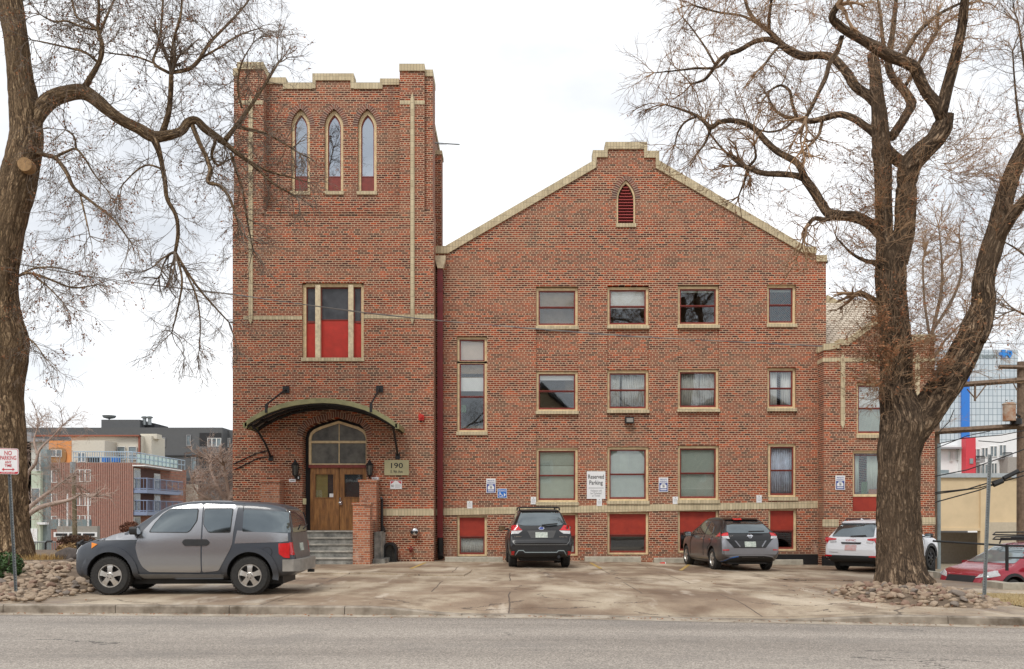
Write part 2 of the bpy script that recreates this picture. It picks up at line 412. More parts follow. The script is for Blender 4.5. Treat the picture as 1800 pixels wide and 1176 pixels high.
def bark_mat(name, dark, mid, light):
    t = NT(name); uvn = t.new('UVMap'); co = t.coord()
    wob = t.noise(co, 2.6, 3, .6, 'Color')
    def furrow(su, sv, w):
        ad = t.new('VectorMath', operation='MULTIPLY_ADD'); t.link(wob, ad.inputs[0]); ad.inputs[1].default_value = (w, w, w); t.link(t.mapping(uvn.outputs[0], (su, sv, 1)), ad.inputs[2])
        n = t.noise(ad.outputs[0], 1, 3, .5)
        return t.math('MULTIPLY', t.math('ABSOLUTE', t.math('SUBTRACT', n, .5)), 5.5, clamp=True)
    a = furrow(7, 1.7, 1.2); b = furrow(15, 5.5, 1.5)
    ad = t.new('VectorMath', operation='MULTIPLY_ADD'); t.link(wob, ad.inputs[0]); ad.inputs[1].default_value = (1.6, 1.6, 1.6); t.link(t.mapping(uvn.outputs[0], (8, 3.2, 1)), ad.inputs[2])
    vo = t.new('TexVoronoi', feature='DISTANCE_TO_EDGE'); vo.inputs['Scale'].default_value = 1; t.link(ad.outputs[0], vo.inputs['Vector'])
    a = t.math('MULTIPLY', a, t.math('ADD', t.math('MULTIPLY', vo.outputs['Distance'], 3.2, clamp=True), .15), clamp=True)
    f = t.noise(t.mapping(uvn.outputs[0], (42, 14, 1)), 1, 6, .7)
    big = t.noise(co, .8, 4, .6)
    h = t.math('ADD', t.math('MULTIPLY', t.math('MULTIPLY', a, t.math('ADD', t.math('MULTIPLY', b, .6), .4)), .85), t.math('MULTIPLY', f, .25), clamp=True)
    c = t.ramp(h, [(.12, dark), (.36, mid), (.85, light)])
    c = t.mix(t.ramp(big, [(.42, (0, 0, 0)), (.68, (.6, .6, .6))]), c, tuple(x*.5 for x in mid))
    c = t.mix(.6, c, t.ramp(f, [(.3, (.55, .55, .55)), (.7, (1.3, 1.3, 1.3))]), 'MULTIPLY')
    t.color(c); t.p.inputs['Roughness'].default_value = .92; t.p.inputs['Specular IOR Level'].default_value = .15
    t.bump(h, 1.0, .09); return t.mat
M['bark'] = bark_mat('furrowed bark', (.05, .032, .02), (.41, .28, .165), (.8, .6, .38))
M['bark_dark'] = bark_mat('dark furrowed bark', (.028, .02, .015), (.28, .195, .128), (.76, .57, .39))
M['twig_grey'] = plain('grey twig', (.22, .17, .13), .9, 0, .4, 2)
M['twig_tan'] = plain('tan twig', (.42, .26, .14), .9, 0, .5, 1.2, c2=(.17, .12, .085))
M['twig_pink'] = plain('pinkish twig', (.46, .35, .29), .9, 0, .3, 1)
M['cutwood'] = plain('cut wood', (.46, .28, .13), .8, 0, .4, 12)
# ------------------------------------------------------------------ ground, lot, road
def yk(X): return 15.0-.058*X
def sm(t): t = max(0.0, min(1.0, t)); return t*t*(3-2*t)
def lz(X, Y):
    z = -.016*max(0.0, X-.5)
    drop = .115*sm((X+2.45)/1.8)*sm((6.4-X)/2.4)
    return z-drop*sm((yk(X)+2.3-Y)/2.3)
def lot_mat():
    t = NT('stained concrete'); co = t.coord()
    big = t.noise(t.mapping(co, (.8, .55, 1), (0, 0, .3)), .55, 6, .58); mid = t.noise(t.mapping(co, (1.0, .55, 1), (0, 0, .5)), 1.1, 7, .66); fine = t.noise(co, 34, 4, .7)
    c = t.ramp(big, [(.35, (.2, .14, .095)), (.46, (.29, .215, .148)), (.53, (.4, .325, .235)), (.65, (.52, .44, .335))])
    c = t.mix(t.ramp(mid, [(.5, (0, 0, 0)), (.64, (.78, .78, .78))]), c, (.17, .115, .075))
    st = t.noise(t.mapping(co, (1.5, .35, 1), (0, 0, .85)), 1.0, 5, .6)
    c = t.mix(t.ramp(st, [(.58, (0, 0, 0)), (.68, (.55, .55, .55))]), c, (.62, .55, .45))
    c = t.mix(.55, c, t.ramp(fine, [(.3, (.6, .6, .6)), (.7, (1.25, 1.25, 1.25))]), 'MULTIPLY')
    warp = t.noise(co, .9, 3, .5, 'Color')
    wv = t.new('VectorMath', operation='MULTIPLY_ADD'); t.link(warp, wv.inputs[0]); wv.inputs[1].default_value = (.10, .10, 0); t.link(co, wv.inputs[2])
    j = t.new('TexBrick'); j.offset = .37; j.inputs['Scale'].default_value = 1; j.inputs['Brick Width'].default_value = 4.1; j.inputs['Row Height'].default_value = 3.05
    j.inputs['Mortar Size'].default_value = .016; j.inputs['Mortar Smooth'].default_value = .3; t.link(wv.outputs[0], j.inputs['Vector'])
    tone = t.new('TexBrick'); tone.offset = .37; tone.inputs['Scale'].default_value = 1; tone.inputs['Brick Width'].default_value = 4.1; tone.inputs['Row Height'].default_value = 3.05
    tone.inputs['Mortar Size'].default_value = 0; tone.inputs['Color1'].default_value = (.86, .84, .82, 1); tone.inputs['Color2'].default_value = (1.1, 1.1, 1.1, 1); t.link(wv.outputs[0], tone.inputs['Vector'])
    c = t.mix(1, c, tone.outputs['Color'], 'MULTIPLY')
    w2 = t.noise(co, 1.3, 5, .7, 'Color')
    wv2 = t.new('VectorMath', operation='MULTIPLY_ADD'); t.link(w2, wv2.inputs[0]); wv2.inputs[1].default_value = (.9, .9, 0); t.link(co, wv2.inputs[2])
    vo = t.new('TexVoronoi', feature='DISTANCE_TO_EDGE'); vo.inputs['Scale'].default_value = .3; t.link(wv2.outputs[0], vo.inputs['Vector'])
    crack = t.math('LESS_THAN', vo.outputs['Distance'], .0055)
    msk = t.math('GREATER_THAN', t.noise(co, .4, 2, .5), .5)
    lines = t.math('MAXIMUM', j.outputs['Fac'], t.math('MULTIPLY', crack, msk))
    c = t.mix(t.math('MULTIPLY', lines, .8), c, (.07, .052, .04))
    t.color(c)
    t.link(t.ramp(mid, [(.45, (.8, .8, .8)), (.68, (.42, .42, .42))]), t.p.inputs['Roughness'])
    t.bump(t.math('SUBTRACT', t.math('MULTIPLY', fine, .25), lines), .35, .015); return t.mat
def road_mat():
    t = NT('worn asphalt'); co = t.coord()
    fine = t.noise(co, 55, 3, .75); band = t.noise(t.mapping(co, (.06, .8, 1), (0, 0, .058)), .9, 6, .65); pat = t.noise(t.mapping(co, (.6, .9, 1)), .9, 8, .7)
    c = t.ramp(band, [(.36, (.27, .236, .202)), (.6, (.37, .326, .28))])
    grit = t.new('TexVoronoi', feature='F1'); grit.inputs['Scale'].default_value = 62; t.link(co, grit.inputs['Vector'])
    c = t.mix(.95, c, t.ramp(grit.outputs['Color'], [(.1, (.5, .5, .5)), (.55, (1, 1, 1)), (.95, (1.5, 1.5, 1.5))]), 'MULTIPLY')
    c = t.mix(.8, c, t.ramp(fine, [(.3, (.6, .6, .6)), (.7, (1.3, 1.3, 1.3))]), 'MULTIPLY')
    c = t.mix(t.ramp(pat, [(.5, (0, 0, 0)), (.68, (.5, .5, .5))]), c, (.17, .155, .14))
    w2 = t.noise(co, 1.1, 5, .7, 'Color'); wv = t.new('VectorMath', operation='MULTIPLY_ADD'); t.link(w2, wv.inputs[0]); wv.inputs[1].default_value = (1.2, 1.2, 0); t.link(t.mapping(co, (.35, 1, 1)), wv.inputs[2])
    vo = t.new('TexVoronoi', feature='DISTANCE_TO_EDGE'); vo.inputs['Scale'].default_value = .42; t.link(wv.outputs[0], vo.inputs['Vector'])
    ck = t.math('MULTIPLY', t.math('LESS_THAN', vo.outputs['Distance'], .006), t.math('GREATER_THAN', t.noise(co, .3, 2, .5), .6))
    c = t.mix(t.math('MULTIPLY', ck, .75), c, (.05, .045, .04))
    spot = t.noise(t.mapping(co, (1.2, 5, 1)), 1.5, 3, .6)
    c = t.mix(t.ramp(spot, [(.72, (0, 0, 0)), (.76, (.8, .8, .8))]), c, (.06, .055, .05))
    t.color(c); t.p.inputs['Roughness'].default_value = .85; t.bump(fine, .6, .01); return t.mat
def soil_mat(name, a, b, s=3):
    t = NT(name); co = t.coord(); n = t.noise(co, s, 8, .75)
    t.color(t.ramp(n, [(.35, a), (.65, b)])); t.p.inputs['Roughness'].default_value = .95; t.bump(n, .8, .05); return t.mat
M['lot'] = lot_mat(); M['road'] = road_mat()
M['soil'] = soil_mat('dry soil', (.09, .06, .04), (.21, .155, .105)); M['far_ground'] = soil_mat('far ground', (.16, .13, .09), (.3, .25, .17), .4)
M['drygrass'] = soil_mat('dry lawn', (.2, .14, .06), (.46, .35, .17), 9)
M['yellow'] = plain('faded yellow line', (.55, .36, .07), .8, 0, .5, 6, c2=(.34, .24, .12))
M['kerb'] = plain('old kerb concrete', (.36, .31, .25), .9, 0, .5, 3, bump=.4, c2=(.11, .085, .06))
M['gutter'] = plain('gutter concrete', (.46, .4, .32), .9, 0, .4, 3, bump=.3, c2=(.24, .19, .14))

def grid(xs, ys, zf, keep=None):
    mb = MB(); idx = {}
    for j, y in enumerate(ys):
        for i, x in enumerate(xs):
            yy = y(x) if callable(y) else y
            idx[i, j] = len(mb.v); mb.v.append((x, yy, zf(x, yy)))
    for j in range(len(ys)-1):
        for i in range(len(xs)-1):
            if keep and not keep((xs[i]+xs[i+1])/2, mb.v[idx[i, j]][1]): continue
            mb.face([idx[i, j], idx[i+1, j], idx[i+1, j+1], idx[i, j+1]])
    return mb
def gz(X, Y):
    if Y < 14: return -.55
    if X > 12.4 and Y > 21.5: return -.85-.7*sm((Y-28)/20)
    if X < -10 and Y > 25: return -.35-1.9*sm((Y-25)/30)
    if Y > 60: return -2.2
    return -.55
xs = [-4000, -600, -150, -90, -60, -45, -35, -28, -22, -16, -12, -9, -5, 0, 5, 9, 12, 12.6, 15, 20, 30, 45, 70, 120, 600, 4000]
ys = [-4000, -400, -60, -20, -5, 10, 14, 16, 20, 21.4, 21.8, 24, 27, 31, 36, 42, 50, 60, 80, 120, 300, 900, 5000]
tag(grid(xs, ys, gz).build('ground', M['far_ground']), kind='structure')
lx = [-16+.5*i for i in range(63)]
lyf = [(lambda x, k=k: yk(x)+.16+k) for k in [0, .25, .5, .8, 1.1, 1.4, 1.7, 2, 2.3, 2.7, 3.2, 4, 5, 6, 6.7]]+[22.5, 24, 26, 28, 30, 32, 34]
def keep_lot(x, y):
    if x > 12.4 and y > 21.3: return False
    if x < -9.6 and y > 17.6: return False
    return True
tag(grid(lx, lyf, lz, keep_lot).build('parking_lot', M['lot']), kind='structure')
def rz(X): return -.13-.0145*max(0.0, X-.5)
rx = [-400, -100, -40, -16, -8, 0, .5, 8, 16, 40]
tag(grid([-60, -30, -16, -8, 0, .5, 8, 16, 30], [-3, 4, 8, lambda x: yk(x)-.34, lambda x: yk(x)+.02], lambda x, y: rz(x)).build('road', M['road']), kind='structure')
tag(grid([-30, -16, -8, 0, .5, 8, 16], [lambda x: yk(x)-.36, lambda x: yk(x)+.02], lambda x, y: rz(x)+.004).build('gutter_pan', M['gutter']), kind='structure')
kb = MB()
step = 1.52
kx = [-16+.19*i for i in range(165)]
for i in range(len(kx)-1):
    a, b = kx[i], kx[i+1]
    if i % 10 == 9: b -= .012
    za, zb = lz(a, yk(a)+.1)+.006, lz(b, yk(b)+.1)+.006
    ya, yb = yk(a), yk(b)
    n = len(kb.v)
    kb.v += [(a, ya, -.6), (b, yb, -.6), (b, yb+.17, -.6), (a, ya+.17, -.6), (a, ya+.018, za-.02), (b, yb+.018, zb-.02), (b, yb+.04, zb), (a, ya+.04, za), (b, yb+.17, zb), (a, ya+.17, za)]
    for q in ((0, 1, 5, 4), (4, 5, 6, 7), (7, 6, 8, 9), (9, 8, 2, 3)): kb.face([n+k for k in q])
    if i % 10 in (0, 9): kb.face([n+1, n+2, n+8, n+6, n+5]); kb.face([n+0, n+4, n+7, n+9, n+3])
tag(kb.build('kerb', M['kerb']), kind='structure')
ym = MB()
for (ax, ay, bx, by, w) in [(722, 1000, 748, 989, .1), (1038, 989, 1056, 1000, .1), (1196, 1003, 1212, 992, .1), (1212, 990, 1222, 986, .1)]:
    a, b = G(ax, ay, lz(XX(ax, 27), 27)), G(bx, by, lz(XX(bx, 30), 30))
    d = (b-a).normalized(); s_ = Vector((-d.y, d.x, 0))*w/2
    ym.poly([Vector((p.x, p.y, lz(p.x, p.y)+.005)) for p in (a-s_, a+s_, b+s_, b-s_)])
tag(ym.build('painted_lines', M['yellow']), kind='structure')
# slab lips: the raised edges of patched concrete
for path, hh in [([(505, 1010), (640, 1009), (740, 1012), (815, 1013)], .035), ([(815, 1013), (826, 1007)], .03), ([(1385, 1021), (1440, 1021), (1500, 1022)], .03)]:
    mb = MB(); P3 = [G(x, y, lz(XX(x, 24), 24)) for x, y in path]
    for a, b in zip(P3[:-1], P3[1:]):
        n = len(mb.v); za, zb = lz(a.x, a.y), lz(b.x, b.y)
        mb.v += [(a.x, a.y, za-.02), (b.x, b.y, zb-.02), (b.x, b.y, zb+hh), (a.x, a.y, za+hh), (b.x, b.y+1.6, zb+.004), (a.x, a.y+1.6, za+.004)]
        mb.face([n, n+1, n+2, n+3]); mb.face([n+3, n+2, n+4, n+5]); mb.face([n, n+3, n+5]); mb.face([n+1, n+4, n+2])
    tag(mb.build('concrete_slab', M['lot']), kind='structure')

# ------------------------------------------------------------------ the brick church building
YT, YB, YH, YA = 30.55, 30.95, 31.5, 30.87
bld = thing('church_building', 'large red brick former church with crenellated corner tower and wide gabled hall', 'building', (XX(600, YT), YT, 0))
def part(mb, name, m, parent=None, smooth=False): return mb.build(name, m, parent or bld, smooth)
def R2(x0, x1, y0, y1, Y): return [F2(x0, y1, Y), F2(x1, y1, Y), F2(x1, y0, Y), F2(x0, y0, Y)]
def gothic(x0, x1, ys, ya, Y, n=9):
    """pointed arch from the left spring to the right spring, pixel values in, metres out"""
    d = (x1-x0)/2; h = ys-ya; r = (d*d+h*h)/(2*d); xm = (x0+x1)/2; a1 = math.atan2(h, r-d)
    left = [(x0+r-r*math.cos(a1*i/n), ys-r*math.sin(a1*i/n)) for i in range(n+1)]
    right = [(2*xm-x, y) for x, y in reversed(left[:-1])]
    return [F2(x, y, Y) for x, y in left+right]
def arch_hole(x0, x1, yb, ys, ya, Y): return [F2(x0, yb, Y)]+gothic(x0, x1, ys, ya, Y)+[F2(x1, yb, Y)]
def ring(inner, outer, y0, y1, name, m, parent=None, uvd=True):
    """an arch band between two outlines of equal length"""
    mb = MB(); u = 0
    for i in range(len(inner)-1):
        a, b, c, d = inner[i], inner[i+1], outer[i+1], outer[i]
        l = math.dist(d, c); w = math.dist(a, d)
        mb.poly([(a[0], y0, a[1]), (b[0], y0, b[1]), (c[0], y0, c[1]), (d[0], y0, d[1])], [(u, .03), (u+l, .03), (u+l, .03+w), (u, .03+w)])
        for p, q in ((a, b), (d, c)):
            mb.poly([(p[0], y0, p[1]), (q[0], y0, q[1]), (q[0], y1, q[1]), (p[0], y1, p[1])], [(u, .03), (u+l, .03), (u+l, .05), (u, .05)])
        u += l
    return part(mb, name, m, parent)

# --- tower: lower shaft with door and three-light window cut through
door_arch = [F2(x, y, YT) for x, y in [(531.5, 768), (534, 758), (541, 750), (553, 744), (592, 733), (630, 744), (637, 750), (642, 758), (644, 768)]]
door_hole = [F2(531.5, 1010, YT)]+door_arch+[F2(644, 1010, YT)]
tw = MB()
tw.plate(R2(409, 762, 372, 1010, YT), [door_hole, R2(531, 639.5, 497, 629, YT)], YT, YT+.5)
xl, xr, xr2 = XX(409, YT), XX(762, YT), XX(746, YT)
tw.box(xl, xl+.4, YT+.5, YT+6.5, -1, ZZ(372, YT)); tw.box(xr2-.4, xr2, YT+.5, YT+6.5, -1, ZZ(372, YT))
tw.box(xr2-.1, xr, YT+.5, YT+.9, -1, ZZ(372, YT))
belf = [(462, 372), (703, 372), (703, 140), (668, 140), (668, 147), (621, 147), (621, 131), (550, 131), (550, 146), (502, 146), (502, 138), (462, 138)]
arches = [(511.6, 544.6), (570.3, 603.4), (628.8, 662)]
tw.plate([F2(x, y, YB) for x, y in belf], [arch_hole(a, b, 337, 222, 191, YB) for a, b in arches], YB, YB+.4)
zt = ZZ(150, YB)
for x0, x1, top in ((419, 463, 122), (702.5, 746, 125)):
    tw.box(XX(x0, YT), XX(x1, YT), YT, YT+.95, ZZ(372, YT), ZZ(top, YT))
tw.box(XX(409, YT), XX(419, YT), YT+.12, YT+1.1, ZZ(372, YT), ZZ(130, YT)); tw.box(XX(746, YT), XX(760, YT), YT+.12, YT+1.1, ZZ(372, YT), ZZ(131, YT))
tw.box(XX(419, YT), XX(419, YT)+.4, YT+.95, YT+6.5, ZZ(372, YT), zt); tw.box(xr2-.4, xr2, YT+.95, YT+6.5, ZZ(372, YT), zt)
tw.box(XX(419, YT)+.4, xr2-.4, YT+6.1, YT+6.5, -1, zt)
tw.box(xr2, xr2+.32, YT+3.1, YT+3.8, -1, ZZ(272, YT+3.1))            # side buttress
tw.box(XX(419, YT)+.4, xr2-.4, YB+.4, YT+6.1, ZZ(200, YT), ZZ(199, YT)+.2)   # tower roof slab
part(tw, 'tower_wall', M['brick'])
lg = MB(); lg.pbox(470, 700, 369, 374, YT, -.035, .1); lg.pbox(468, 703, 374, 378, YT, -.018, .1); part(lg, 'corbel_course', M['brick'])
cp = MB()
for x0, x1, y0, y1 in [(462.5, 503, 137, 148), (503, 549.5, 146, 157), (549.5, 622, 130, 142), (622, 668, 146, 157), (668, 702, 139, 150), (498, 503, 148, 157), (549.5, 555, 142, 156), (616.5, 622, 142, 156), (668, 672.5, 150, 157)]:
    cp.pbox(x0, x1, y0, y1, YB, -.05, .45)
for x0, x1, y0, y1, d in [(417, 463.5, 110, 122.5, -.05), (702, 746.5, 113, 125.5, -.05)]: cp.pbox(x0, x1, y0, y1, YT, d, 1.0)
cp.pbox(408, 417, 117.5, 130.5, YT, .08, 1.14); cp.pbox(746.5, 760.6, 120, 131.5, YT, .08, 1.14)
cp.box(xr2, xr2+.35, YT+3.06, YT+3.84, ZZ(272, YT+3.1), ZZ(265, YT+3.1))
cp.box(xr2-.42, xr2+.03, YT+1.0, YT+6.5, zt, zt+.2); cp.box(XX(419, YT)-.03, XX(419, YT)+.42, YT+1.14, YT+6.5, zt, zt+.2)
part(cp, 'tower_coping', M['buff'])
for cx_, ytop in ((441, 172), (725, 168)):
    sb = MB(); sb.pbox(cx_-3.6, cx_+3.6, ytop+8, 560, YT, -.05, .05)
    for pts in ([(cx_-3.6, ytop+8), (cx_, ytop-4), (cx_+3.6, ytop+8)], [(cx_-3.6, 560), (cx_, 571), (cx_+3.6, 560)]):
        sb.prism([F2(x, y, YT) for x, y in pts], 'y', YT-.05, YT+.05)
    part(sb, 'pilaster_strip', M['buff'])
def band(a, b, y0, y1, Y, d=-.018):
    q = MB(); q.pbox(a, b, y0, y1, Y, d, .05); part(q, 'belt_course', M['buff'])
for a_, b_, y0, y1 in [(428, 437.2, 555.5, 562), (444.8, 531, 555.5, 562), (639.8, 721.2, 553, 560), (728.8, 763, 553, 560)]+[(a, b, 177, 183.5) for a, b in ((703, 721.2), (728.8, 746.4), (419, 437.2), (444.8, 462))]+[(672, 762.3, 894, 906.5), (409, 480, 896, 908)]: band(a_, b_, y0, y1, YT)
# arch brick rings
def offs(path, d):
    out = []
    for i, p in enumerate(path):
        a, b = path[max(i-1, 0)], path[min(i+1, len(path)-1)]
        t = Vector((b[0]-a[0], b[1]-a[1])); t.normalize(); out.append((p[0]-t.y*d, p[1]+t.x*d))
    return out
for a, b in arches:
    g = gothic(a, b, 222, 191, YB); ring(g, offs(g, .16), YB-.012, YB+.02, 'brick_arch', M['vous'])
ring(door_arch, offs(door_arch, .2), YT-.012, YT+.02, 'brick_arch', M['vous'])

def bars(mb, rects, Y, d0, d1):
    for x0, x1, y0, y1 in rects: mb.pbox(x0, x1, y0, y1, Y, d0, d1)
# belfry windows
for a, b in arches:
    o_ = arch_hole(a+.3, b-.3, 336.5, 222, 191.6, YB); i_ = arch_hole(a+5, b-5, 335.5, 224, 199.5, YB)
    fr = MB(); fr.plate(o_, [i_], YB+.1, YB+.24); fw = part(fr, 'window', M['tan'])
    s2 = arch_hole(a+6.8, b-6.8, 307, 225, 203, YB)
    sh = MB(); sh.plate(arch_hole(a+5, b-5, 308.4, 224, 199.7, YB), [s2], YB+.15, YB+.2); part(sh, 'sash', M['redpaint'], fw)
    pn = MB(); pn.plate(s2, [], YB+.17, YB+.18); part(pn, 'pane', M['glass_sky'], fw)
    rp = MB(); rp.pbox(a+5, b-5, 308.4, 335.6, YB, .16, .2); part(rp, 'lower_panel', M['redpaint'], fw)
    bk = MB(); bk.pbox(a-6, b+6, 190, 340, YB, .6, .62); part(bk, 'dark_interior_sheet', M['ink'], fw)  # black sheet behind the pane stands in for the unlit belfry
    sl_ = MB(); sl_.pbox(a-1.5, b+1, 336.5, 342.5, YB, -.05, .24); part(sl_, 'sill', M['buff'], fw)
# three-light window
fr = MB(); bars(fr, [(531, 537, 499, 629), (634.2, 639.5, 499, 629), (537, 634.2, 497, 503)], YT, .1, .3)
fw = part(fr, 'window', M['tan'])
mu = MB(); bars(mu, [(553.6, 562.6, 500, 629), (611.8, 620.6, 500, 629)], YT, .04, .28); part(mu, 'mullion', M['cream'], fw)
for x0, x1, yg, yr in ((537, 553.6, 563, 566), (562.6, 611.8, 560, 561), (620.6, 634.2, 563, 566)):
    sh = MB(); o_ = R2(x0, x1, 503, yr, YT); i_ = R2(x0+1.6, x1-1.6, 505, yg-.5, YT); sh.plate(o_, [i_], YT+.17, YT+.24); part(sh, 'sash', M['redpaint'], fw)
    pn = MB(); pn.plate(i_, [], YT+.2, YT+.21); part(pn, 'pane', M['glass_screen'], fw)
    rp = MB(); rp.pbox(x0, x1, yr, 628, YT, .19, .24); part(rp, 'red_panel', M['redtower'], fw)
sl_ = MB(); sl_.pbox(530, 640.5, 629, 635, YT, -.05, .3); part(sl_, 'sill', M['buff'], fw)
bk = MB(); bk.pbox(525, 645, 490, 640, YT, .52, .55); part(bk, 'dark_interior_sheet', M['ink'], fw)  # black sheet painting the dark room behind the three lights

# --- entrance
YD = YT+.36
fr = MB()
dfi = [F2(x, y, YT) for x, y in [(543.5, 770), (545.5, 762.5), (551, 757.5), (562, 752), (592, 742.5), (625, 753), (634, 758), (638, 763), (640.2, 770)]]
dfo = [F2(x, y, YT) for x, y in [(539, 769), (541.5, 760), (548, 753.5), (560, 748), (592, 738), (627, 748.5), (637, 754), (642, 760.5), (644, 769)]]
n_ = len(dfi)
fr.plate([F2(539, 816, YT)]+dfo+[F2(644, 816, YT)], [[F2(543.5, 813.8, YT)]+dfi+[F2(640.2, 813.8, YT)]], YD-.04, YD+.1)
bars(fr, [(543.5, 640.2, 773.4, 777.6)], YT, .33, .45)
dw = part(fr, 'doorway', M['tan'])
pn = MB(); pn.plate([F2(543.5, 773.4, YT)]+dfi+[F2(640.2, 773.4, YT)], [], YD+.02, YD+.03); part(pn, 'transom_pane', M['glass_dusty'], dw)
pn = MB(); pn.pbox(543.5, 640.2, 777.6, 813.8, YT, .385, .395); part(pn, 'transom_pane', M['glass_dusty'], dw)
mu = MB(); mu.pbox(591.6, 593.4, 777.6, 813.8, YT, .355, .385); mu.pbox(591.8, 593.2, 744, 773.4, YT, .36, .378); part(mu, 'mullion', M['tan'], dw)
ln = MB(); ln.pbox(539, 644, 816, 821.5, YT, .3, .46); part(ln, 'lintel', M['redpaint'], dw)
bk = MB(); bk.pbox(525, 650, 725, 1000, YT, .52, .55); part(bk, 'dark_interior_sheet', M['ink'], dw)  # black sheet painting the dark hallway behind the doors
for (x0, x1, g0, g1, gy0, gy1, lit) in ((541, 592, 550.5, 582.5, 833, 874, True), (593, 642, 602, 634.5, 833, 873, False)):
    dm = MB(); o_ = R2(x0, x1, 821.5, 933, YT); i_ = R2(g0, g1, gy0, gy1, YT)
    dm.plate(o_, [i_], YD+.02, YD+.08); d_ = part(dm, 'door', M['oak'])
    rim = MB(); rim.plate(R2(g0-1.5, g1+1.5, gy0-1.5, gy1+1.5, YT), [i_], YD-.005, YD+.03); part(rim, 'glazing_bead', M['oak'], d_)
    gp = MB(); gp.plate(i_, [], YD+.05, YD+.055); part(gp, 'pane', M['glass'], d_)
    if lit:
        cu = MB(); cu.pbox(g0-1, g0+21, gy0-1, gy1+1, YT, .44, .45); part(cu, 'door_curtain', plain('ochre door curtain', (.3, .24, .08), .9), d_)
        nt = MB(); nt.pbox(575, 582, 867, 873.5, YT, .395, .405); part(nt, 'paper_notice', M['white'], d_)
    else:
        hd = MB(); hd.pbox(593.6, 596.2, 874, 880, YT, .325, .38); hd.pbox(593.2, 598.5, 881, 887.5, YT, .31, .38); hd.tube([W(596, 883.5, YD-.05), W(599.5, 883.5, YD-.08)], .02, 8); part(hd, 'door_handle', M['chrome'], d_)
# --- awning
YF = YT-1.45
fa = [(430, 746), (437, 739.5), (450, 731.5), (470, 721.5), (495, 712.5), (520, 707), (545, 704), (567, 703), (590, 704.3), (615, 708.5), (640, 715.5), (662, 725), (682, 736.5), (698, 748)]
front3 = [W(x, y, YF) for x, y in fa]
aw = MB()
for a, b in zip(front3[:-1], front3[1:]):     # olive fascia along the front edge
    n = len(aw.v)
    for p in (a, b):
        for dy, dz in ((0, -.09), (0, .06), (.09, .06), (.09, -.09)): aw.v.append((p.x, p.y+dy, p.z+dz))
    for i in range(4): j = (i+1) % 4; aw.face([n+i, n+j, n+4+j, n+4+i])
for e in (0, -1):                             # end beams running back to the wall
    p = front3[e]; aw.box(p.x-.06, p.x+.06, p.y, YT-.01, p.z-.1, p.z+.06)
awn = part(aw, 'awning', M['olive'])
pl = MB()
for a, b in zip(front3[:-1], front3[1:]):
    n = len(pl.v)
    for z in (-.02, .01):
        for p, y in ((a, YF+.09), (b, YF+.09), (b, YT), (a, YT)): pl.v.append((p.x, y, p.z+z))
    pl.face([n, n+1, n+2, n+3]); pl.face([n+7, n+6, n+5, n+4])
    for i in range(4): j = (i+1) % 4; pl.face([n+i, n+4+i, n+4+j, n+j])
part(pl, 'roof_panel', M['awnpanel'], awn)
for k in (0, 2, 4, 5.5, 7, 8.5, 10, 12, 13):
    i = int(k); f = k-i; p = front3[i].lerp(front3[min(i+1, 13)], f)
    rb = MB(); rb.box(p.x-.03, p.x+.03, YF+.1, YT, p.z-.1, p.z-.022); part(rb, 'rib', M['black'], awn)
for yy in (YF+.14, YF+.72, YT-.08):
    pr = MB(); pr.tube([(p.x, yy, p.z-.1) for p in front3], .045, 6); part(pr, 'purlin', M['black'], awn)
for (wx, wy, fx, fy) in ((503, 685, 468, 717), (667.5, 684, 652, 716)):
    rd = MB(); a = W(wx, wy, YT); b = W(fx, fy, YF)
    rd.tube([a+Vector((0, -.06, 0)), b+Vector((0, 0, .1))], .032, 8); rd.box(a.x-.11, a.x+.11, YT-.05, YT+.01, a.z-.11, a.z+.11); rd.box(b.x-.04, b.x+.04, YF-.02, YF+.1, b.z-.15, b.z+.12)
    part(rd, 'tie_rod', M['black'], awn)
for pts in ([(442, 747), (455, 761), (466, 779), (472, 793), (476, 803)], [(689, 745), (693, 762), (697, 786), (699, 800)]):
    br_ = MB(); k = len(pts)-1
    q = [W(x, y, lerp(YF+.15, YT-.05, i/k)) for i, (x, y) in enumerate(pts)]
    br_.tube(q, .035, 8); br_.box(q[-1].x-.07, q[-1].x+.07, YT-.06, YT+.01, q[-1].z-.13, q[-1].z+.05); part(br_, 'brace', M['black'], awn)
al = MB(); al.tube([W(410, 816, YT-.03), W(450, 797, YT-.03), W(472, 792, YT-.03)], .018, 6); al.tube([W(412, 826, YT-.03), W(452, 806, YT-.03), W(470, 803, YT-.03)], .018, 6); part(al, 'conduit', M['black'])

# --- hall
def hall_pt(x, y): return F2(x, y, YH)
gable = [(764, 1012), (1452, 1012), (1452, 455), (1434, 455), (1434, 445), (1415, 445), (1158, 292), (1156, 275), (1137, 275), (1137, 262), (1067, 262), (1067, 275), (1046, 275), (1044, 292), (785, 442), (764, 442)]
colx = [(942.5, 1016), (1067.5, 1140.5), (1191.5, 1264)]
rows = {3: [(505, 579), (503.5, 578), (502, 577)], 2: [(652, 728), (650.5, 726), (648.5, 724)], 1: [(787.5, 888.5), (785, 886.5), (783, 885)], 0: [(902, 978), (900, 976), (895.5, 972.5)]}
small = [(1348.5, 1399.5, 500, 575), (1349, 1399.5, 646, 723), (1351, 1401, 780, 880), (1351, 1401, 894, 969.5)]
holes = [R2(a, b, rows[3][i][0]-1.5, rows[1][i][1]-4, YH) for i, (a, b) in enumerate(colx)]
holes += [R2(a, b, rows[0][i][0], rows[0][i][1], YH) for i, (a, b) in enumerate(colx)]
holes += [R2(small[0][0], small[0][1], small[0][2], small[0][3]-5, YH), R2(small[1][0], small[1][1], small[1][2], small[2][3]-4, YH), R2(small[3][0], small[3][1], small[3][2], small[3][3], YH)]
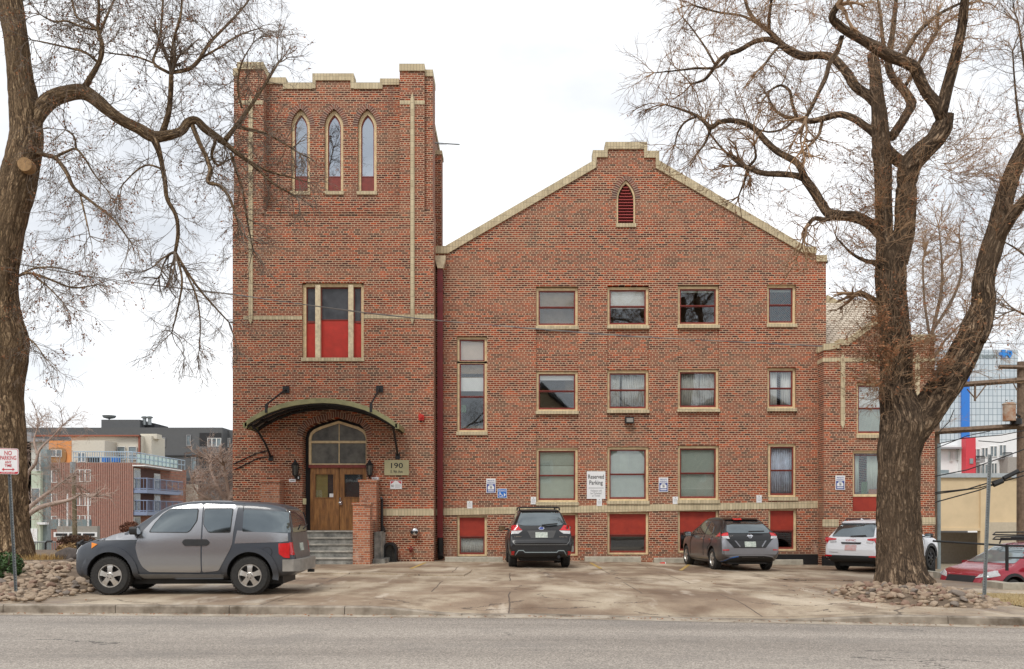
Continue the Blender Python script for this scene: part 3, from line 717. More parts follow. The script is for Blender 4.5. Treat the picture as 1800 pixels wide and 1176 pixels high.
holes += [R2(803, 856, 591, 761, YH), R2(803, 856, 906, 979, YH), arch_hole(1083.5, 1117, 393, 350, 316, YH)]
hw = MB(); hw.plate([hall_pt(*p) for p in gable], holes, YH, YH+.4)
for i, (a, b) in enumerate(colx):
    hw.pbox(a, b, rows[3][i][1]-4, rows[2][i][0], YH, .045, .4); hw.pbox(a, b, rows[2][i][1]-4, rows[1][i][0], YH, .045, .4)
hw.pbox(1349.2, 1400, 719, 780, YH, .045, .4)
hxl, hxr = XX(764, YH), XX(1452, YH)
hw.box(hxl, hxl+.4, YH+.4, YH+18, -1, ZZ(445, YH)); hw.box(hxr-.4, hxr, YH+.4, YH+18, -1, ZZ(455, YH))
apx, apz = XX(1101, YH), ZZ(285, YH)
hw.prism([(hxl, -1), (hxr, -1), (hxr, ZZ(455, YH)), (apx, apz), (hxl, ZZ(455, YH))], 'y', YH+17.6, YH+18)
part(hw, 'hall_wall', M['brick'])
rf = MB(); rf.prism([(hxl-.2, ZZ(452, YH)), (apx, apz), (hxr+.2, ZZ(452, YH)), (hxr+.2, ZZ(456, YH)), (apx, apz-.2), (hxl-.2, ZZ(456, YH))], 'y', YH+.4, YH+18)
part(rf, 'hall_roof', plain('grey shingle roof', (.12, .11, .1), .9, 0, .4, 6))
fl_ = MB(); 
for zf in (ZZ(745, YH), ZZ(600, YH)): fl_.box(hxl+.4, hxr-.4, YH+.75, YH+6, zf-.1, zf)
fl_.box(hxl+.4, hxr-.4, YH+5, YH+5.1, -1, ZZ(445, YH)); part(fl_, 'floor_slab', M['dim'])
cp = MB()
def cop(pts, closed=True): cp.prism([hall_pt(*p) for p in pts], 'y', YH-.06, YH+.46)
cop([(764, 433), (783, 433), (783, 446), (764, 446)]); cop([(783, 433), (1043, 283), (1048, 287), (1048, 295), (787, 446), (783, 446)])
cop([(1042, 265), (1068, 265), (1068, 277), (1042, 277)]); cop([(1042, 277), (1048.5, 277), (1048.5, 287), (1042, 283)])
cop([(1064, 250.5), (1137.5, 250.5), (1137.5, 262.5), (1064, 262.5)]); cop([(1064, 262.5), (1069, 262.5), (1069, 265), (1064, 265)]); cop([(1132, 262.5), (1137.5, 262.5), (1137.5, 266), (1132, 266)])
cop([(1132, 266), (1158.5, 266), (1158.5, 278), (1132, 278)]); cop([(1152.5, 278), (1158.5, 278), (1158.5, 283), (1152.5, 287)])
cop([(1158.5, 283), (1417, 434), (1417, 446), (1413, 446), (1152.5, 296), (1152.5, 287)]); cop([(1417, 434), (1434.5, 434), (1434.5, 446), (1417, 446)]); cop([(1434.5, 449), (1453, 449), (1453, 460), (1434.5, 460)])
part(cp, 'hall_coping', M['buff'])
g = gothic(1083.5, 1117, 350, 316, YH); ring(g, offs(g, .16), YH-.012, YH+.02, 'brick_arch', M['vous'])
# gable louvre
fr = MB(); fr.plate(arch_hole(1083.8, 1116.7, 393, 350, 316.5, YH), [arch_hole(1086.6, 1114, 392, 350.5, 321, YH)], YH+.05, YH+.2); lv = part(fr, 'louvre_vent', M['tan'])
sl_ = MB(); sl_.pbox(1082.5, 1118, 393, 399.5, YH, -.05, .2); part(sl_, 'sill', M['buff'], lv)
la = MB()
for k in range(13):
    y = 390-k*5.3
    w = 13.7 if y > 350 else 13.7*max(.12, ((y-318)/32))**.8
    z = ZZ(y, YH); x0, x1 = XX(1100.3-w, YH), XX(1100.3+w, YH)
    la.prism([(YH+.07, z-.05), (YH+.08, z-.06), (YH+.2, z+.05), (YH+.19, z+.06)], 'x', x0, x1)
part(la, 'slats', plain('louvre red', (.36, .07, .065), .5), lv)
bk = MB(); bk.pbox(1080, 1120, 310, 396, YH, .3, .32); part(bk, 'dark_interior_sheet', M['ink'], lv)  # black sheet painting the darkness behind the slats
# belt course that steps along the slope of the ground, in soldier brick
bb = MB()
def bslope(x): return 893.8+(880.8-893.8)*(x-775)/(1445-775)
for a, b in [(764, 943), (943, 1067), (1067, 1191), (1191, 1350), (1350, 1446)]:
    bb.prism([F2(a, bslope(a)+12, YH), F2(b, bslope(b)+12, YH), F2(b, bslope(b), YH), F2(a, bslope(a), YH)], 'y', YH-.02, YH+.06)
part(bb, 'belt_course', M['buff'])

def curtain(mb, x0, x1, y0, y1, Y, d):
    n = max(8, int((x1-x0)/1.2)); base = len(mb.v)
    for i in range(n+1):
        x = lerp(x0, x1, i/n); dy = d+.035*math.sin(i*1.9)+.02*math.sin(i*.7+x)
        mb.v += [(XX(x, Y), Y+dy, ZZ(y1, Y)), (XX(x, Y), Y+dy, ZZ(y0, Y)), (XX(x, Y), Y+dy+.012, ZZ(y0, Y)), (XX(x, Y), Y+dy+.012, ZZ(y1, Y))]
    for i in range(n):
        for k in range(4): l = (k+1) % 4; mb.face([base+4*i+k, base+4*i+l, base+4*i+4+l, base+4*i+4+k])
def slatted(mb, x0, x1, y0, y1, Y, d, gap=1.75):
    y = y0
    while y < y1:
        z = ZZ(y, Y); mb.prism([(Y+d, z-.012), (Y+d+.004, z-.016), (Y+d+.022, z+.01), (Y+d+.018, z+.014)], 'x', XX(x0, Y), XX(x1, Y)); y += gap
def window(x0, x1, y0, y1, ysill, Y=YH, rail=.5, head=True, fill=None, panel=0, sill=True):
    """sash window in photo pixels: tan box frame, red sashes, two panes, buff soldier sill"""
    fr = MB(); fw_ = 4.2
    o_ = R2(x0+.2, x1-.2, y0+.2, y1, Y); i_ = R2(x0+fw_, x1-fw_, y0+(4.6 if head else 3.4), y1-3.2, Y)
    fr.plate(o_, [i_], Y+.105, Y+.23); fw = part(fr, 'window', M['tan'])
    a, b, c, d = x0+fw_, x1-fw_, y0+(4.6 if head else 3.4), y1-3.2
    if panel:
        m = lerp(c, d, panel)
        rp = MB(); rp.pbox(a, b, c, m, Y, .15, .19); part(rp, 'red_panel', M['redpanel'], fw)
        rl = MB(); rl.pbox(a, b, m, m+2, Y, .13, .2); part(rl, 'rail', M['redpaint'], fw); c2 = m+2
        panes = [(a, b, c2, d)]
    else:
        m = lerp(c, d, rail); panes = [(a, b, c, m), (a, b, m, d)]
    for k, (pa, pb, pc, pd) in enumerate(panes):
        dd = .14 if (k == 0 and len(panes) == 2) else .165
        gi = R2(pa+2.4, pb-2.4, pc+(2.4 if k == 0 else 1.6), pd-(1.4 if (k == 0 and len(panes) == 2) else 3.4), Y)
        sh = MB(); sh.plate(R2(pa, pb, pc, pd, Y), [gi], Y+dd, Y+dd+.045); s_ = part(sh, 'sash', M['redpaint'], fw)
        pn = MB(); pn.plate(gi, [], Y+dd+.02, Y+dd+.025); part(pn, 'pane', M['glass'], fw)
    if sill:
        sl_ = MB(); sl_.pbox(x0-1, x1+1, y1, ysill, Y, -.06, .22); part(sl_, 'sill', M['buff'], fw)
    for f in fill or []:
        kind, fx0, fx1, fy0, fy1, mat = f
        mb = MB(); X0, X1 = lerp(a, b, fx0), lerp(a, b, fx1); Y0, Y1 = lerp(c, d, fy0), lerp(c, d, fy1)
        if kind == 'curtain': curtain(mb, X0, X1, Y0, Y1, Y, .28); part(mb, 'curtain', M[mat], fw, True)
        elif kind == 'slats': slatted(mb, X0, X1, Y0, Y1, Y, .235); part(mb, 'blind', M[mat], fw)
        elif kind == 'blind': mb.pbox(X0, X1, Y0, Y1, Y, .25, .26); mb.pbox(X0, X1, Y1, Y1+1.2, Y, .245, .27); part(mb, 'blind', M[mat], fw)
        elif kind == 'wall': mb.pbox(X0, X1, Y0, Y1, Y, .6, .62); part(mb, 'room_wall', M[mat], fw)
    return fw
W3 = [[('blind', 0, 1, 0, .42, 'dim'), ('wall', -.3, 1.3, -.2, 1.1, 'dim')], [('blind', 0, 1, 0, .5, 'blind')], [('blind', 0, 1, 0, .06, 'blind_green')], [('slats', 0, 1, 0, .1, 'blind_green')]]
W2 = [[('blind', 0, 1, 0, .14, 'blind'), ('wall', .75, 1.1, .1, .5, 'dim')], [('curtain', 0, .3, 0, 1, 'curtain'), ('curtain', .36, 1, 0, 1, 'curtain')], [('curtain', 0, .55, 0, 1, 'curtain'), ('curtain', .58, 1, 0, 1, 'curtain')], [('curtain', 0, .4, 0, 1, 'blind'), ('curtain', .55, 1, 0, 1, 'blind')]]
W1 = [[('slats', 0, 1, 0, .3, 'blind_green'), ('blind', 0, 1, .3, 1, 'blind_green')], [('slats', 0, 1, 0, 1, 'blind_green'), ('curtain', .3, .55, 0, .5, 'blind_green')], [('slats', 0, 1, .04, 1, 'blind_green'), ('blind', 0, 1, .6, .8, 'blind')], [('curtain', 0, 1, 0, .98, 'curtain_blue')]]
wins = {}
for i, (a, b) in enumerate(colx):
    for r, fl in ((3, W3), (2, W2), (1, W1)):
        y0, y1 = rows[r][i]; s_ = 5.6 if r != 1 else 6.2
        wins[r, i] = window(a, b, y0, y1-s_, y1, fill=fl[i], rail=.48 if r > 1 else .5)
    y0, y1 = rows[0][i]; window(a, b, y0, y1-1, y1, panel=.52, sill=False, head=False, fill=[('blind', 0, 1, .8, .97, 'curtain')] if i == 0 else None)
for r, (a, b, y0, y1) in zip((3, 2, 1, 0), small):
    if r: wins[r, 3] = window(a, b, y0, y1-(5.6 if r > 1 else 6.5), y1, fill={3: W3, 2: W2, 1: W1}[r][3], rail=.49)
    else: window(a, b, y0, y1-1, y1, panel=.5, sill=False, head=False)
window(803, 856, 906, 978, 979, panel=.5, sill=False, head=False, fill=[('curtain', 0, 1, .5, 1, 'curtain')])
# tall stair window: a fixed light over a sash
w_ = window(803, 856, 634, 759, 765, rail=.5, head=False, fill=[('blind', 0, 1, 0, .2, 'dim'), ('blind', 0, 1, .15, .4, 'blind'), ('blind', 0, .25, .62, .72, 'leafgreen')])
w2_ = window(803, 856, 591, 638, 638, rail=.98, sill=False, fill=[('blind', 0, 1, 0, 1, 'blind_warm')])
# --- annex with its small gable and tiled roof
ax0, ax1 = 1448, 1643
an = MB()
an.plate([F2(x, y, YA) for x, y in [(ax0, 1012), (ax1, 1012), (ax1, 598), (1603, 598), (1603, 606), (1590, 600), (1541, 566), (1490, 601), (1475, 610), (ax0, 612)]], [R2(1506, 1562, 672, 770, YA), R2(1499, 1560, 792, 900, YA)], YA, YA+.4)
axl, axr = XX(ax0, YA), XX(ax1, YA)
an.box(axl, axl+.4, YA+.4, YH+.02, -1, ZZ(612, YA)); an.box(axr-.4, axr, YA+.4, YA+8, -1, ZZ(598, YA)); an.box(axl+.4, axr-.4, YA+7.6, YA+8, -1, ZZ(606, YA))
part(an, 'annex_wall', M['brick'])
cp = MB()
def acop(pts): cp.prism([F2(x, y, YA) for x, y in pts], 'y', YA-.05, YA+.45)
acop([(1447, 605), (1475, 602), (1475, 613), (1447, 616)]); acop([(1475, 596), (1490, 596), (1490, 607), (1475, 607)]); acop([(1490, 596), (1541, 558), (1541, 570), (1490, 607)]); acop([(1541, 558), (1590, 595), (1590, 606), (1541, 570)])
acop([(1601, 588), (1643.5, 588), (1643.5, 600), (1601, 600)]); acop([(1590, 595), (1601, 595), (1601, 607), (1590, 606)])
cp.box(axl-.04, axl+.42, YA+.45, YH, ZZ(615, YA), ZZ(605, YA))
part(cp, 'annex_coping', M['buff'])
for a_, b_, y0, y1 in [(1446.5, 1477.4, 629, 636), (1484.6, 1643.5, 629, 636), (1446, 1474, 913, 925.5), (1612, 1644, 909, 922)]: band(a_, b_, y0, y1, YA, -.02)
q = MB(); q.box(axl-.02, axl+.02, YA+.05, YH-.02, ZZ(636, YA), ZZ(629, YA)); part(q, 'belt_course', M['buff'])
for cx_, yb_ in ((1481, 746), (1612, 700)):
    sb = MB(); sb.pbox(cx_-3.6, cx_+3.6, 630, yb_, YA, -.05, .05)
    sb.prism([F2(x, y, YA) for x, y in [(cx_-3.6, 630), (cx_, 620), (cx_+3.6, 630)]], 'y', YA-.05, YA+.05); sb.prism([F2(x, y, YA) for x, y in [(cx_-3.6, yb_), (cx_, yb_+8), (cx_+3.6, yb_)]], 'y', YA-.05, YA+.05)
    part(sb, 'pilaster_strip', M['buff'])
window(1506, 1562, 672, 764, 770, Y=YA, rail=.48, fill=[('blind', 0, 1, 0, .5, 'blind'), ('slats', 0, 1, .5, 1, 'blind_green')])
w_ = window(1499, 1560, 792, 900, 900, Y=YA, rail=.02, sill=False, fill=[('curtain', 0, .22, 0, .68, 'blind_green'), ('curtain', .5, 1, 0, .68, 'blind_green'), ('blind', .55, .95, .63, .7, 'terra'), ('blind', .3, .5, .5, .7, 'leafgreen')])
rp = MB(); rp.pbox(1501, 1560, 873, 899, YA, .1, .2); part(rp, 'red_panel', M['redpanel'], w_)
tr = MB(); tr.pbox(1501, 1560, 868.5, 873, YA, .08, .2); part(tr, 'rail', M['tan'], w_)
def tile_mat():
    t = NT('cream roof tile'); co = t.coord(); sp = t.new('SeparateXYZ'); t.link(co, sp.inputs[0])
    cb = t.new('CombineXYZ'); t.link(sp.outputs[0], cb.inputs[0]); t.link(sp.outputs[2], cb.inputs[1])
    b = t.new('TexBrick'); b.offset = .5; b.inputs['Scale'].default_value = 1; b.inputs['Mortar Size'].default_value = .022; b.inputs['Brick Width'].default_value = .22; b.inputs['Row Height'].default_value = .1
    b.inputs['Color1'].default_value = (.66, .58, .47, 1); b.inputs['Color2'].default_value = (.55, .47, .37, 1); b.inputs['Mortar'].default_value = (.22, .17, .12, 1)
    t.link(cb.outputs[0], b.inputs['Vector']); t.color(b.outputs['Color']); t.p.inputs['Roughness'].default_value = .8; t.bump(b.outputs['Fac'], -.8, .04); return t.mat
M['tile'] = tile_mat()
tr = MB(); ya_, yb_ = YA+.46, YA+5.2
pA = W(1447, 612, YA); 
tr.prism([(ya_, pA.z-.1), (yb_, ZZ(527, YA+5.2)), (yb_+.2, ZZ(527, YA+5.2)-.2), (ya_, pA.z-.4)], 'x', hxr, XX(1600, YA+2))
part(tr, 'annex_roof', M['tile'])
cp = MB(); q0, q1 = W(1450, 526, YA+5.2), W(1600, 604, YA+5.2)
cp.prism([(q0.x, q0.z+.1), (q1.x, q1.z+.1), (q1.x, q1.z-.2), (q0.x, q0.z-.2)], 'y', YA+4.9, YA+5.3); part(cp, 'roof_coping', M['buff'])
bs = MB(); bs.box(XX(1330, YH), XX(1447, YH), YH-.05, YH+.05, -1, ZZ(974, YH)); bs.box(axl-.05, axr, YA-.05, YA+.05, -1, ZZ(978, YA)); part(bs, 'plinth_tar', M['black'])
# --- pipes fixed to the wall
ds = MB(); ds.box(XX(769.5, YH), XX(779, YH), YH-.2, YH-.04, ZZ(945, YH), ZZ(470, YH))
for y in (512, 770, 908): ds.pbox(768.5, 780, y, y+2.6, YH, -.22, .01)
dn = part(ds, 'downpipe', M['maroon'])
hd = MB(); hd.prism([F2(x, y, YH) for x, y in [(770, 475), (779.5, 475), (783.5, 462), (784.5, 453), (765.5, 453), (766.5, 462)]], 'y', YH-.27, YH-.01); part(hd, 'hopper_head', M['cream'], dn)
bt = MB(); bt.tube([W(774, 945, YH-.12), W(774.3, 972, YH-.12), W(775, 980, YH-.3)], .1, 10); part(bt, 'pipe_shoe', M['black'], dn)
an_ = MB(); an_.tube([W(746, 250, YT+1.2), W(808, 254, YT+1.2)], .022, 6); an_.tube([W(766, 251, YT+1.2), W(770, 254, YT+1.2), W(785, 255, YT+1.2)], .008, 5); part(an_, 'antenna', M['galv'])
# ------------------------------------------------------------------ entrance stoop
st = thing('entrance_stoop', 'worn concrete steps between orange brick piers leading to the oak double door', 'steps', (-6, 28.7, 0))
M['tread'] = plain('worn tread concrete painted lit', (.5, .47, .41), .9, 0, .4, 4, bump=.3, c2=(.24, .23, .2)); sb = MB(); ztop = ZZ(932.5, YT)  # treads get a lighter concrete than the risers to look lit from above
for k in range(5):
    sb.box(-7.42, -4.85, 28.72+.34*k, YT+.36, ztop/5*k-(.3 if k == 0 else 0), ztop/5*(k+1)-.045)
    tr_ = MB(); tr_.box(-7.42, -4.85, 28.68+.34*k, (28.72+.34*(k+1)) if k < 4 else YT+.36, ztop/5*(k+1)-.045, ztop/5*(k+1)); tr_.build('tread', M['tread'], st)
sb.build('risers', M['concrete_step'], st)
for xa, xb in ((-4.85, -4.33), (-8.0, -7.42)):
    pr = MB(); pr.box(xa, xb, 28.6, 29.1, -.3, 1.82); p_ = pr.build('brick_pier', M['brick_orange'], st)
    cpb = MB(); cpb.box(xa-.03, xb+.03, 28.57, 29.13, 1.82, 1.89); cpb.build('pier_cap', M['brick_orange'], p_)
    pr = MB(); pr.box(xa-.02, xb, 29.95, YT-.01, -.3, 2.56); p_ = pr.build('brick_pier', M['brick_orange'], st)
    cpb = MB(); cpb.box(xa-.06, xb+.03, 29.91, YT-.012, 2.56, 2.64); cpb.build('pier_cap', M['brick_orange'], p_)
    lw = MB(); lw.box(xa+.03, xb-.03, 29.1, 29.95, -.3, 1.35); lw.build('side_wall', M['brick'], st)
ft = MB(); ft.box(-4.33, -4.12, 29.5, YT-.01, -.3, .98); ft.box(-4.33, -3.95, 29.2, YT-.02, -.3, .14); ft.build('footing', M['concrete_step'], st)
hr = MB(); hr.tube([(-4.2, 30.3, .98), (-4.2, 30.3, 2.0), (-4.2, 30.2, 2.06)], .045, 8); hr.tube([(-4.2, 30.3, 1.25), (-4.05, 29.9, .98)], .03, 6); hr.build('handrail', M['black'], st)

# ------------------------------------------------------------------ small fittings on the walls
def at_wall(px, py, Y): return W(px, py, Y)
hatch = MB()
hp = [F2(x, y, 30.3) for x, y in [(674.5, 988), (674.5, 964), (677, 957), (682, 953.5), (690, 953.5), (695, 957), (698, 964), (698, 989)]]
hi = [F2(x, y, 30.3) for x, y in [(678, 986), (678, 965), (680.5, 960), (684, 957.5), (688.5, 957.5), (692, 960), (694.5, 965), (694.5, 986)]]
hatch.plate(hp, [hi], 30.2, YT-.01); ht = hatch.build('wall_hatch', M['black'])
tag(ht, 'black arched iron hatch frame at the foot of the tower beside the stoop', 'hatch')
hb = MB(); hb.plate(hi, [], 30.38, 30.42); hb.build('hatch_door', plain('rusty black hatch', (.03, .028, .026), .6, 0, .6, 5, c2=(.1, .09, .07)), ht)
sp = MB(); c = W(729.5, 934.5, YT)
sp.lathe([(.02, -.2), (.07, -.2), (.12, -.16), (.16, -.05), (.165, 0.0)], (c.x, YT, c.z), 'y', 20); sc_ = sp.build('standpipe_inlet', M['chrome'], None, 40)
tag(sc_, 'round chrome fire standpipe inlet on the tower wall below the buff band', 'standpipe')
for dx in (-.07, .07):
    q = MB(); q.lathe([(.02, -.3), (.05, -.3), (.05, -.2)], (c.x+dx, YT, c.z-.02), 'y', 12); q.build('hose_cap', M['darkalloy'], sc_, 40)
q = MB(); c = W(723, 965, YT); q.lathe([(.03, -.22), (.05, -.2), (.05, -.14), (.075, -.12), (.075, -.08), (.035, -.05), (.035, 0)], (c.x, YT, c.z), 'y', 12); q.tube([c+Vector((0, -.12, .1)), c+Vector((0, -.12, -.12))], .03, 8)
tag(q.build('drain_valve', M['redpaint'], None, 40), 'small red drain valve low on the tower wall', 'valve')
q = MB(); q.pbox(736.5, 745.5, 729.5, 739.5, YT, -.1, 0); q.lathe([(.07, -.2), (.04, -.1)], (XX(740, YT), YT, ZZ(732, YT)), 'y', 12); q.tube([W(745, 733, YT-.03), W(762, 733, YT-.03)], .008, 5)
tag(q.build('fire_alarm', M['redbright']), 'red fire alarm horn on the tower wall near the downpipe', 'alarm')
for px, lb in ((521, 'black lantern on the wall to the left of the doorway under the awning'), (651, 'black lantern on the wall to the right of the doorway above the brick pier')):
    c = W(px, 825, YT); ln = MB()
    ln.lathe([(.02, .3), (.06, .22), (.13, .14), (.12, .12)], (c.x, YT-.17, c.z), 'z', 8); ln.lathe([(.07, -.2), (.03, -.26), (.01, -.32)], (c.x, YT-.17, c.z), 'z', 8)
    for k in range(6):
        a = k*math.pi/3; ln.tube([(c.x+.12*math.cos(a), YT-.17+.12*math.sin(a), c.z+.13), (c.x+.07*math.cos(a), YT-.17+.07*math.sin(a), c.z-.2)], .012, 5)
    ln.tube([(c.x, YT, c.z-.1), (c.x, YT-.1, c.z-.2), (c.x, YT-.17, c.z-.22)], .02, 6); ln.box(c.x-.05, c.x+.05, YT-.02, YT, c.z-.2, c.z+.05)
    lo = tag(ln.build('wall_lantern', M['black']), lb, 'lantern', 'lanterns beside the doorway')
    q = MB(); q.lathe([(.1, .12), (.055, -.19)], (c.x, YT-.17, c.z), 'z', 6); q.build('lantern_glass', M['glass_dusty'], lo)
q = MB(); q.pbox(521.5, 528, 836, 843.5, YT, -.1, 0); ck = tag(q.build('door_intercom', M['black']), 'small black intercom box on the wall left of the doorway', 'intercom')
q = MB(); q.pbox(525, 526.5, 838, 842, YT, -.105, -.09); q.build('intercom_screen', M['white'], ck)
q = MB(); q.pbox(532.5, 538.5, 876, 886.5, YT, -.03, 0); tag(q.build('wall_switch_plate', M['bronze']), 'brass plate on the left jamb of the doorway', 'plate')
q = MB(); q.pbox(1098, 1113, 734, 744.5, YH, -.2, 0); fl = tag(q.build('flood_light', M['black']), 'small dark flood light under the second floor window', 'light')
q = MB(); q.pbox(1100, 1111.5, 736, 743, YH, -.215, -.19); q.build('light_lens', plain('flood lens', (.3, .28, .25), .25), fl)

def sign(name, label, cat, x0, x1, y0, y1, Y, m, group=None, t=.025):
    mb = MB(); mb.pbox(x0, x1, y0, y1, Y, -t, -.001); return tag(mb.build(name, m), label, cat, group)
def letters(par, items, Y, m, t=.025, name='lettering'):
    mb = MB()
    for body, cx_, cy_, hpx, wpx in items: text_into(mb, body, XX(cx_, Y), ZZ(cy_, Y), hpx*Y/F*1.38, Y-t-.003, wpx*Y/F if wpx else None, hpx*Y/F*.016)
    return mb.build(name, m, par, fix=False)
def rects(par, rs, Y, m, name, t=.025, lift=.0015):
    mb = MB()
    for x0, x1, y0, y1 in rs: mb.pbox(x0, x1, y0, y1, Y, -t-lift, -t+.002)
    return mb.build(name, m, par)
def polys(par, ps, Y, m, name, t=.025, lift=.0035):
    mb = MB()
    for p in ps: mb.plate([F2(x, y, Y) for x, y in p], [], Y-t-lift, Y-t+.001)
    return mb.build(name, m, par)
s_ = sign('address_sign', 'bronze address plaque with large black house number under the awning end', 'sign', 676, 719, 808.5, 835.5, YT, M['bronze'], t=.04)
letters(s_, [('190', 698, 818.5, 9.5, 21), ('E. 9th Ave', 697.5, 829, 5.5, 21)], YT, M['ink'], .04)
s_ = sign('warning_sign', 'small white warning notice with red corners below the bronze plaque', 'sign', 686, 706.5, 845, 859.5, YT, M['white'])
polys(s_, [[(687, 846), (694, 846), (687, 851)], [(705.5, 846), (698.5, 846), (705.5, 851)]], YT, M['signred'], 'red_corner'); letters(s_, [('NO', 690.2, 854.3, 4.5, 5)], YT, M['ink']); rects(s_, [(694.5, 705, 852.3, 853), (694.5, 705, 854.4, 855), (694.5, 703, 856.4, 857)], YT, M['inkgrey'], 'small_print')
for (x0, x1, y0, y1, lb) in ((508.5, 520, 842, 847.5, 'small white number plate on the wall left of the doorway below the lantern'), (653.5, 665.5, 838.5, 844.5, 'small white number plate just above the right brick pier')):
    s_ = sign('number_plate', lb, 'plate', x0, x1, y0, y1, YT, M['white'], 'white plates beside the doorway'); rects(s_, [(x0+2, x1-2, (y0+y1)/2-.7, (y0+y1)/2+.7)], YT, M['inkgrey'], 'small_print')
s_ = sign('reserved_sign', 'tall white reserved parking sign between two ground floor windows', 'sign', 1031.5, 1064, 828.5, 877, YH, M['white'])
letters(s_, [('Reserved', 1047.6, 838, 7.6, 27.5), ('Parking', 1047.6, 849.5, 7.6, 23.5)], YH, M['ink']); letters(s_, [('Violators will', 1047.5, 862.5, 3.6, 20), ('be Ticketed', 1047.5, 867, 3.6, 19), ('or Towed', 1047.5, 871.3, 3.6, 14)], YH, M['inkgrey'], name='small_print'); rects(s_, [(1034.5, 1061, 857.4, 858.4)], YH, M['inkgrey'], 'rule')
for (x, y, Y, lb) in ((863, 854, YH, 'blue and white private parking sign next to the blue wheelchair entrance sign'), (1166, 852, YH, 'blue and white private parking sign between the second and third ground floor windows'), (1476.5, 848.5, YA, 'blue and white private parking sign on the annex wall near the big tree')):
    s_ = sign('parking_sign', lb, 'sign', x-8.2, x+8.2, y-12.6, y+12.6, Y, M['white'], 'private parking signs on the wall')
    letters(s_, [('PRIVATE', x, y-9, 2.8, 12), ('PARKING', x, y-5.2, 2.8, 13)], Y, M['signnavy'])
    rects(s_, [(x-7.2, x+7.2, y-3, y+11.6)], Y, M['signnavy'], 'blue_field')
    polys(s_, [[(x-3.5, y-2.2), (x+3.5, y-2.2), (x+2.4, y+.2), (x-2.4, y+.2)], [(x-5.5, y+1.5), (x-3.6, y-.6), (x+3.6, y-.6), (x+5.5, y+1.5), (x+5.5, y+6.5), (x-5.5, y+6.5)], [(x-5.5, y+8), (x+5.5, y+8), (x+5.5, y+9.8), (x-5.5, y+9.8)]], Y, M['white'], 'emblem')
    polys(s_, [[(x-2, y+1), (x+1.5, y+1), (x+2.3, y+4.5), (x-1.2, y+5.3)]], Y, M['inkgrey'], 'emblem_detail', lift=.005)
s_ = sign('entrance_sign', 'bright blue entrance sign with white wheelchair symbol and arrow', 'sign', 874.5, 891, 859, 875.5, YH, M['white'])
rects(s_, [(875.2, 890.3, 859.7, 874.8)], YH, M['signblue'], 'blue_field')
letters(s_, [('ENTRANCE', 882.8, 862.6, 2.9, 13)], YH, M['white'], .028)
wc = MB()
def arc(cx_, cy_, r, a0, a1, n=14): return [W(cx_+r*math.cos(R(lerp(a0, a1, i/n))), cy_+r*math.sin(R(lerp(a0, a1, i/n))), YH-.03) for i in range(n+1)]
wc.tube(arc(880, 870.5, 2.9, -75, -330), .011, 4); wc.tube([W(879, 866.4, YH-.03), W(879.5, 869.6, YH-.03), W(882.2, 869.8, YH-.03), W(883.4, 872.8, YH-.03), W(884.6, 872.4, YH-.03)], .013, 4); wc.tube(arc(878.8, 865.4, .5, 0, 360, 8), .012, 4)
wc.build('wheelchair_symbol', M['white'], s_); polys(s_, [[(885.8, 866.2), (889.2, 869.8), (885.8, 873.4)]], YH, M['white'], 'arrow')
for x, y, Y, lb in ((825.7, 887.3, YH, 'small white stall notice above the first red boarded basement window'), (937.6, 880, YH, 'small white stall notice just above the roof of the black car'), (1053.4, 883, YH, 'small white stall notice hanging right below the tall reserved parking sign'), (1187, 879.5, YH, 'small white stall notice low at the left edge of the third ground floor window'), (1334, 877, YH, 'small white stall notice on the band left of the window with pale blue curtain')):
    s_ = sign('stall_notice', lb, 'sign', x-4.6, x+4.6, y-6.5, y+6.5, Y, M['white'], 'white stall notices on the wall', .03)
    rects(s_, [(x-.8, x+.8, y-5.4, y-3.8), (x-3, x+3, y-2, y-1.4), (x-3, x+3, y+.2, y+.8), (x-2.5, x+2.5, y+2.4, y+3)], Y, M['inkgrey'], 'small_print', .03)
# wheel stops
for x0, x1, yb, lb in ((782, 884, 987.5, 'concrete wheel stop at the wall left of the black car'), (1028, 1127, 986, 'concrete wheel stop between the black car and the grey hatchback'), (1150, 1246, 985, 'concrete wheel stop partly behind the grey hatchback'), (1345, 1412, 983.5, 'concrete wheel stop between the grey hatchback and the white car')):
    p = G(x0, yb, lz(XX(x0, 30.6), 30.6)); Y = min(p.y, YH-.35); z = lz(XX(x0, Y), Y)
    q = MB(); q.prism([(Y, z-.05), (Y+.2, z-.05), (Y+.18, z+.13), (Y+.15, z+.16), (Y+.05, z+.16), (Y+.02, z+.13)], 'x', XX(x0, Y), XX(x1, Y))
    tag(q.build('wheel_stop', M['concrete']), lb, 'wheel stop', 'concrete wheel stops along the wall')
q = MB(); c = G(1160, 992, -.1); q.lathe([(.06, 0), (.075, .16)], c, 'x', 12); lt = tag(q.build('paper_cup', M['redbright'], None, 40), 'crushed red paper cup lying on the lot left of the grey hatchback', 'cup')
q = MB(); q.lathe([(.078, .16), (.078, .18), (.05, .19)], c, 'x', 12); q.build('cup_lid', M['white'], lt, 40)
# cable across the fronts
cb = MB(); Yc = 30.1
pts = [(-200, 420), (30, 463), (145, 484), (280, 503), (410, 518), (540, 536), (640, 549), (765, 563), (960, 580), (1100, 591), (1280, 600), (1446, 608)]
cb.tube([W(x, y, Yc) for x, y in pts], .013, 5); cb.tube([W(x, y+1.5*math.sin(i*1.3), Yc+.03) for i, (x, y) in enumerate(pts)], .009, 4)
tag(cb.build('overhead_cable', M['wire']), 'thin twisted service cable sagging across the tower and hall fronts', 'cable')
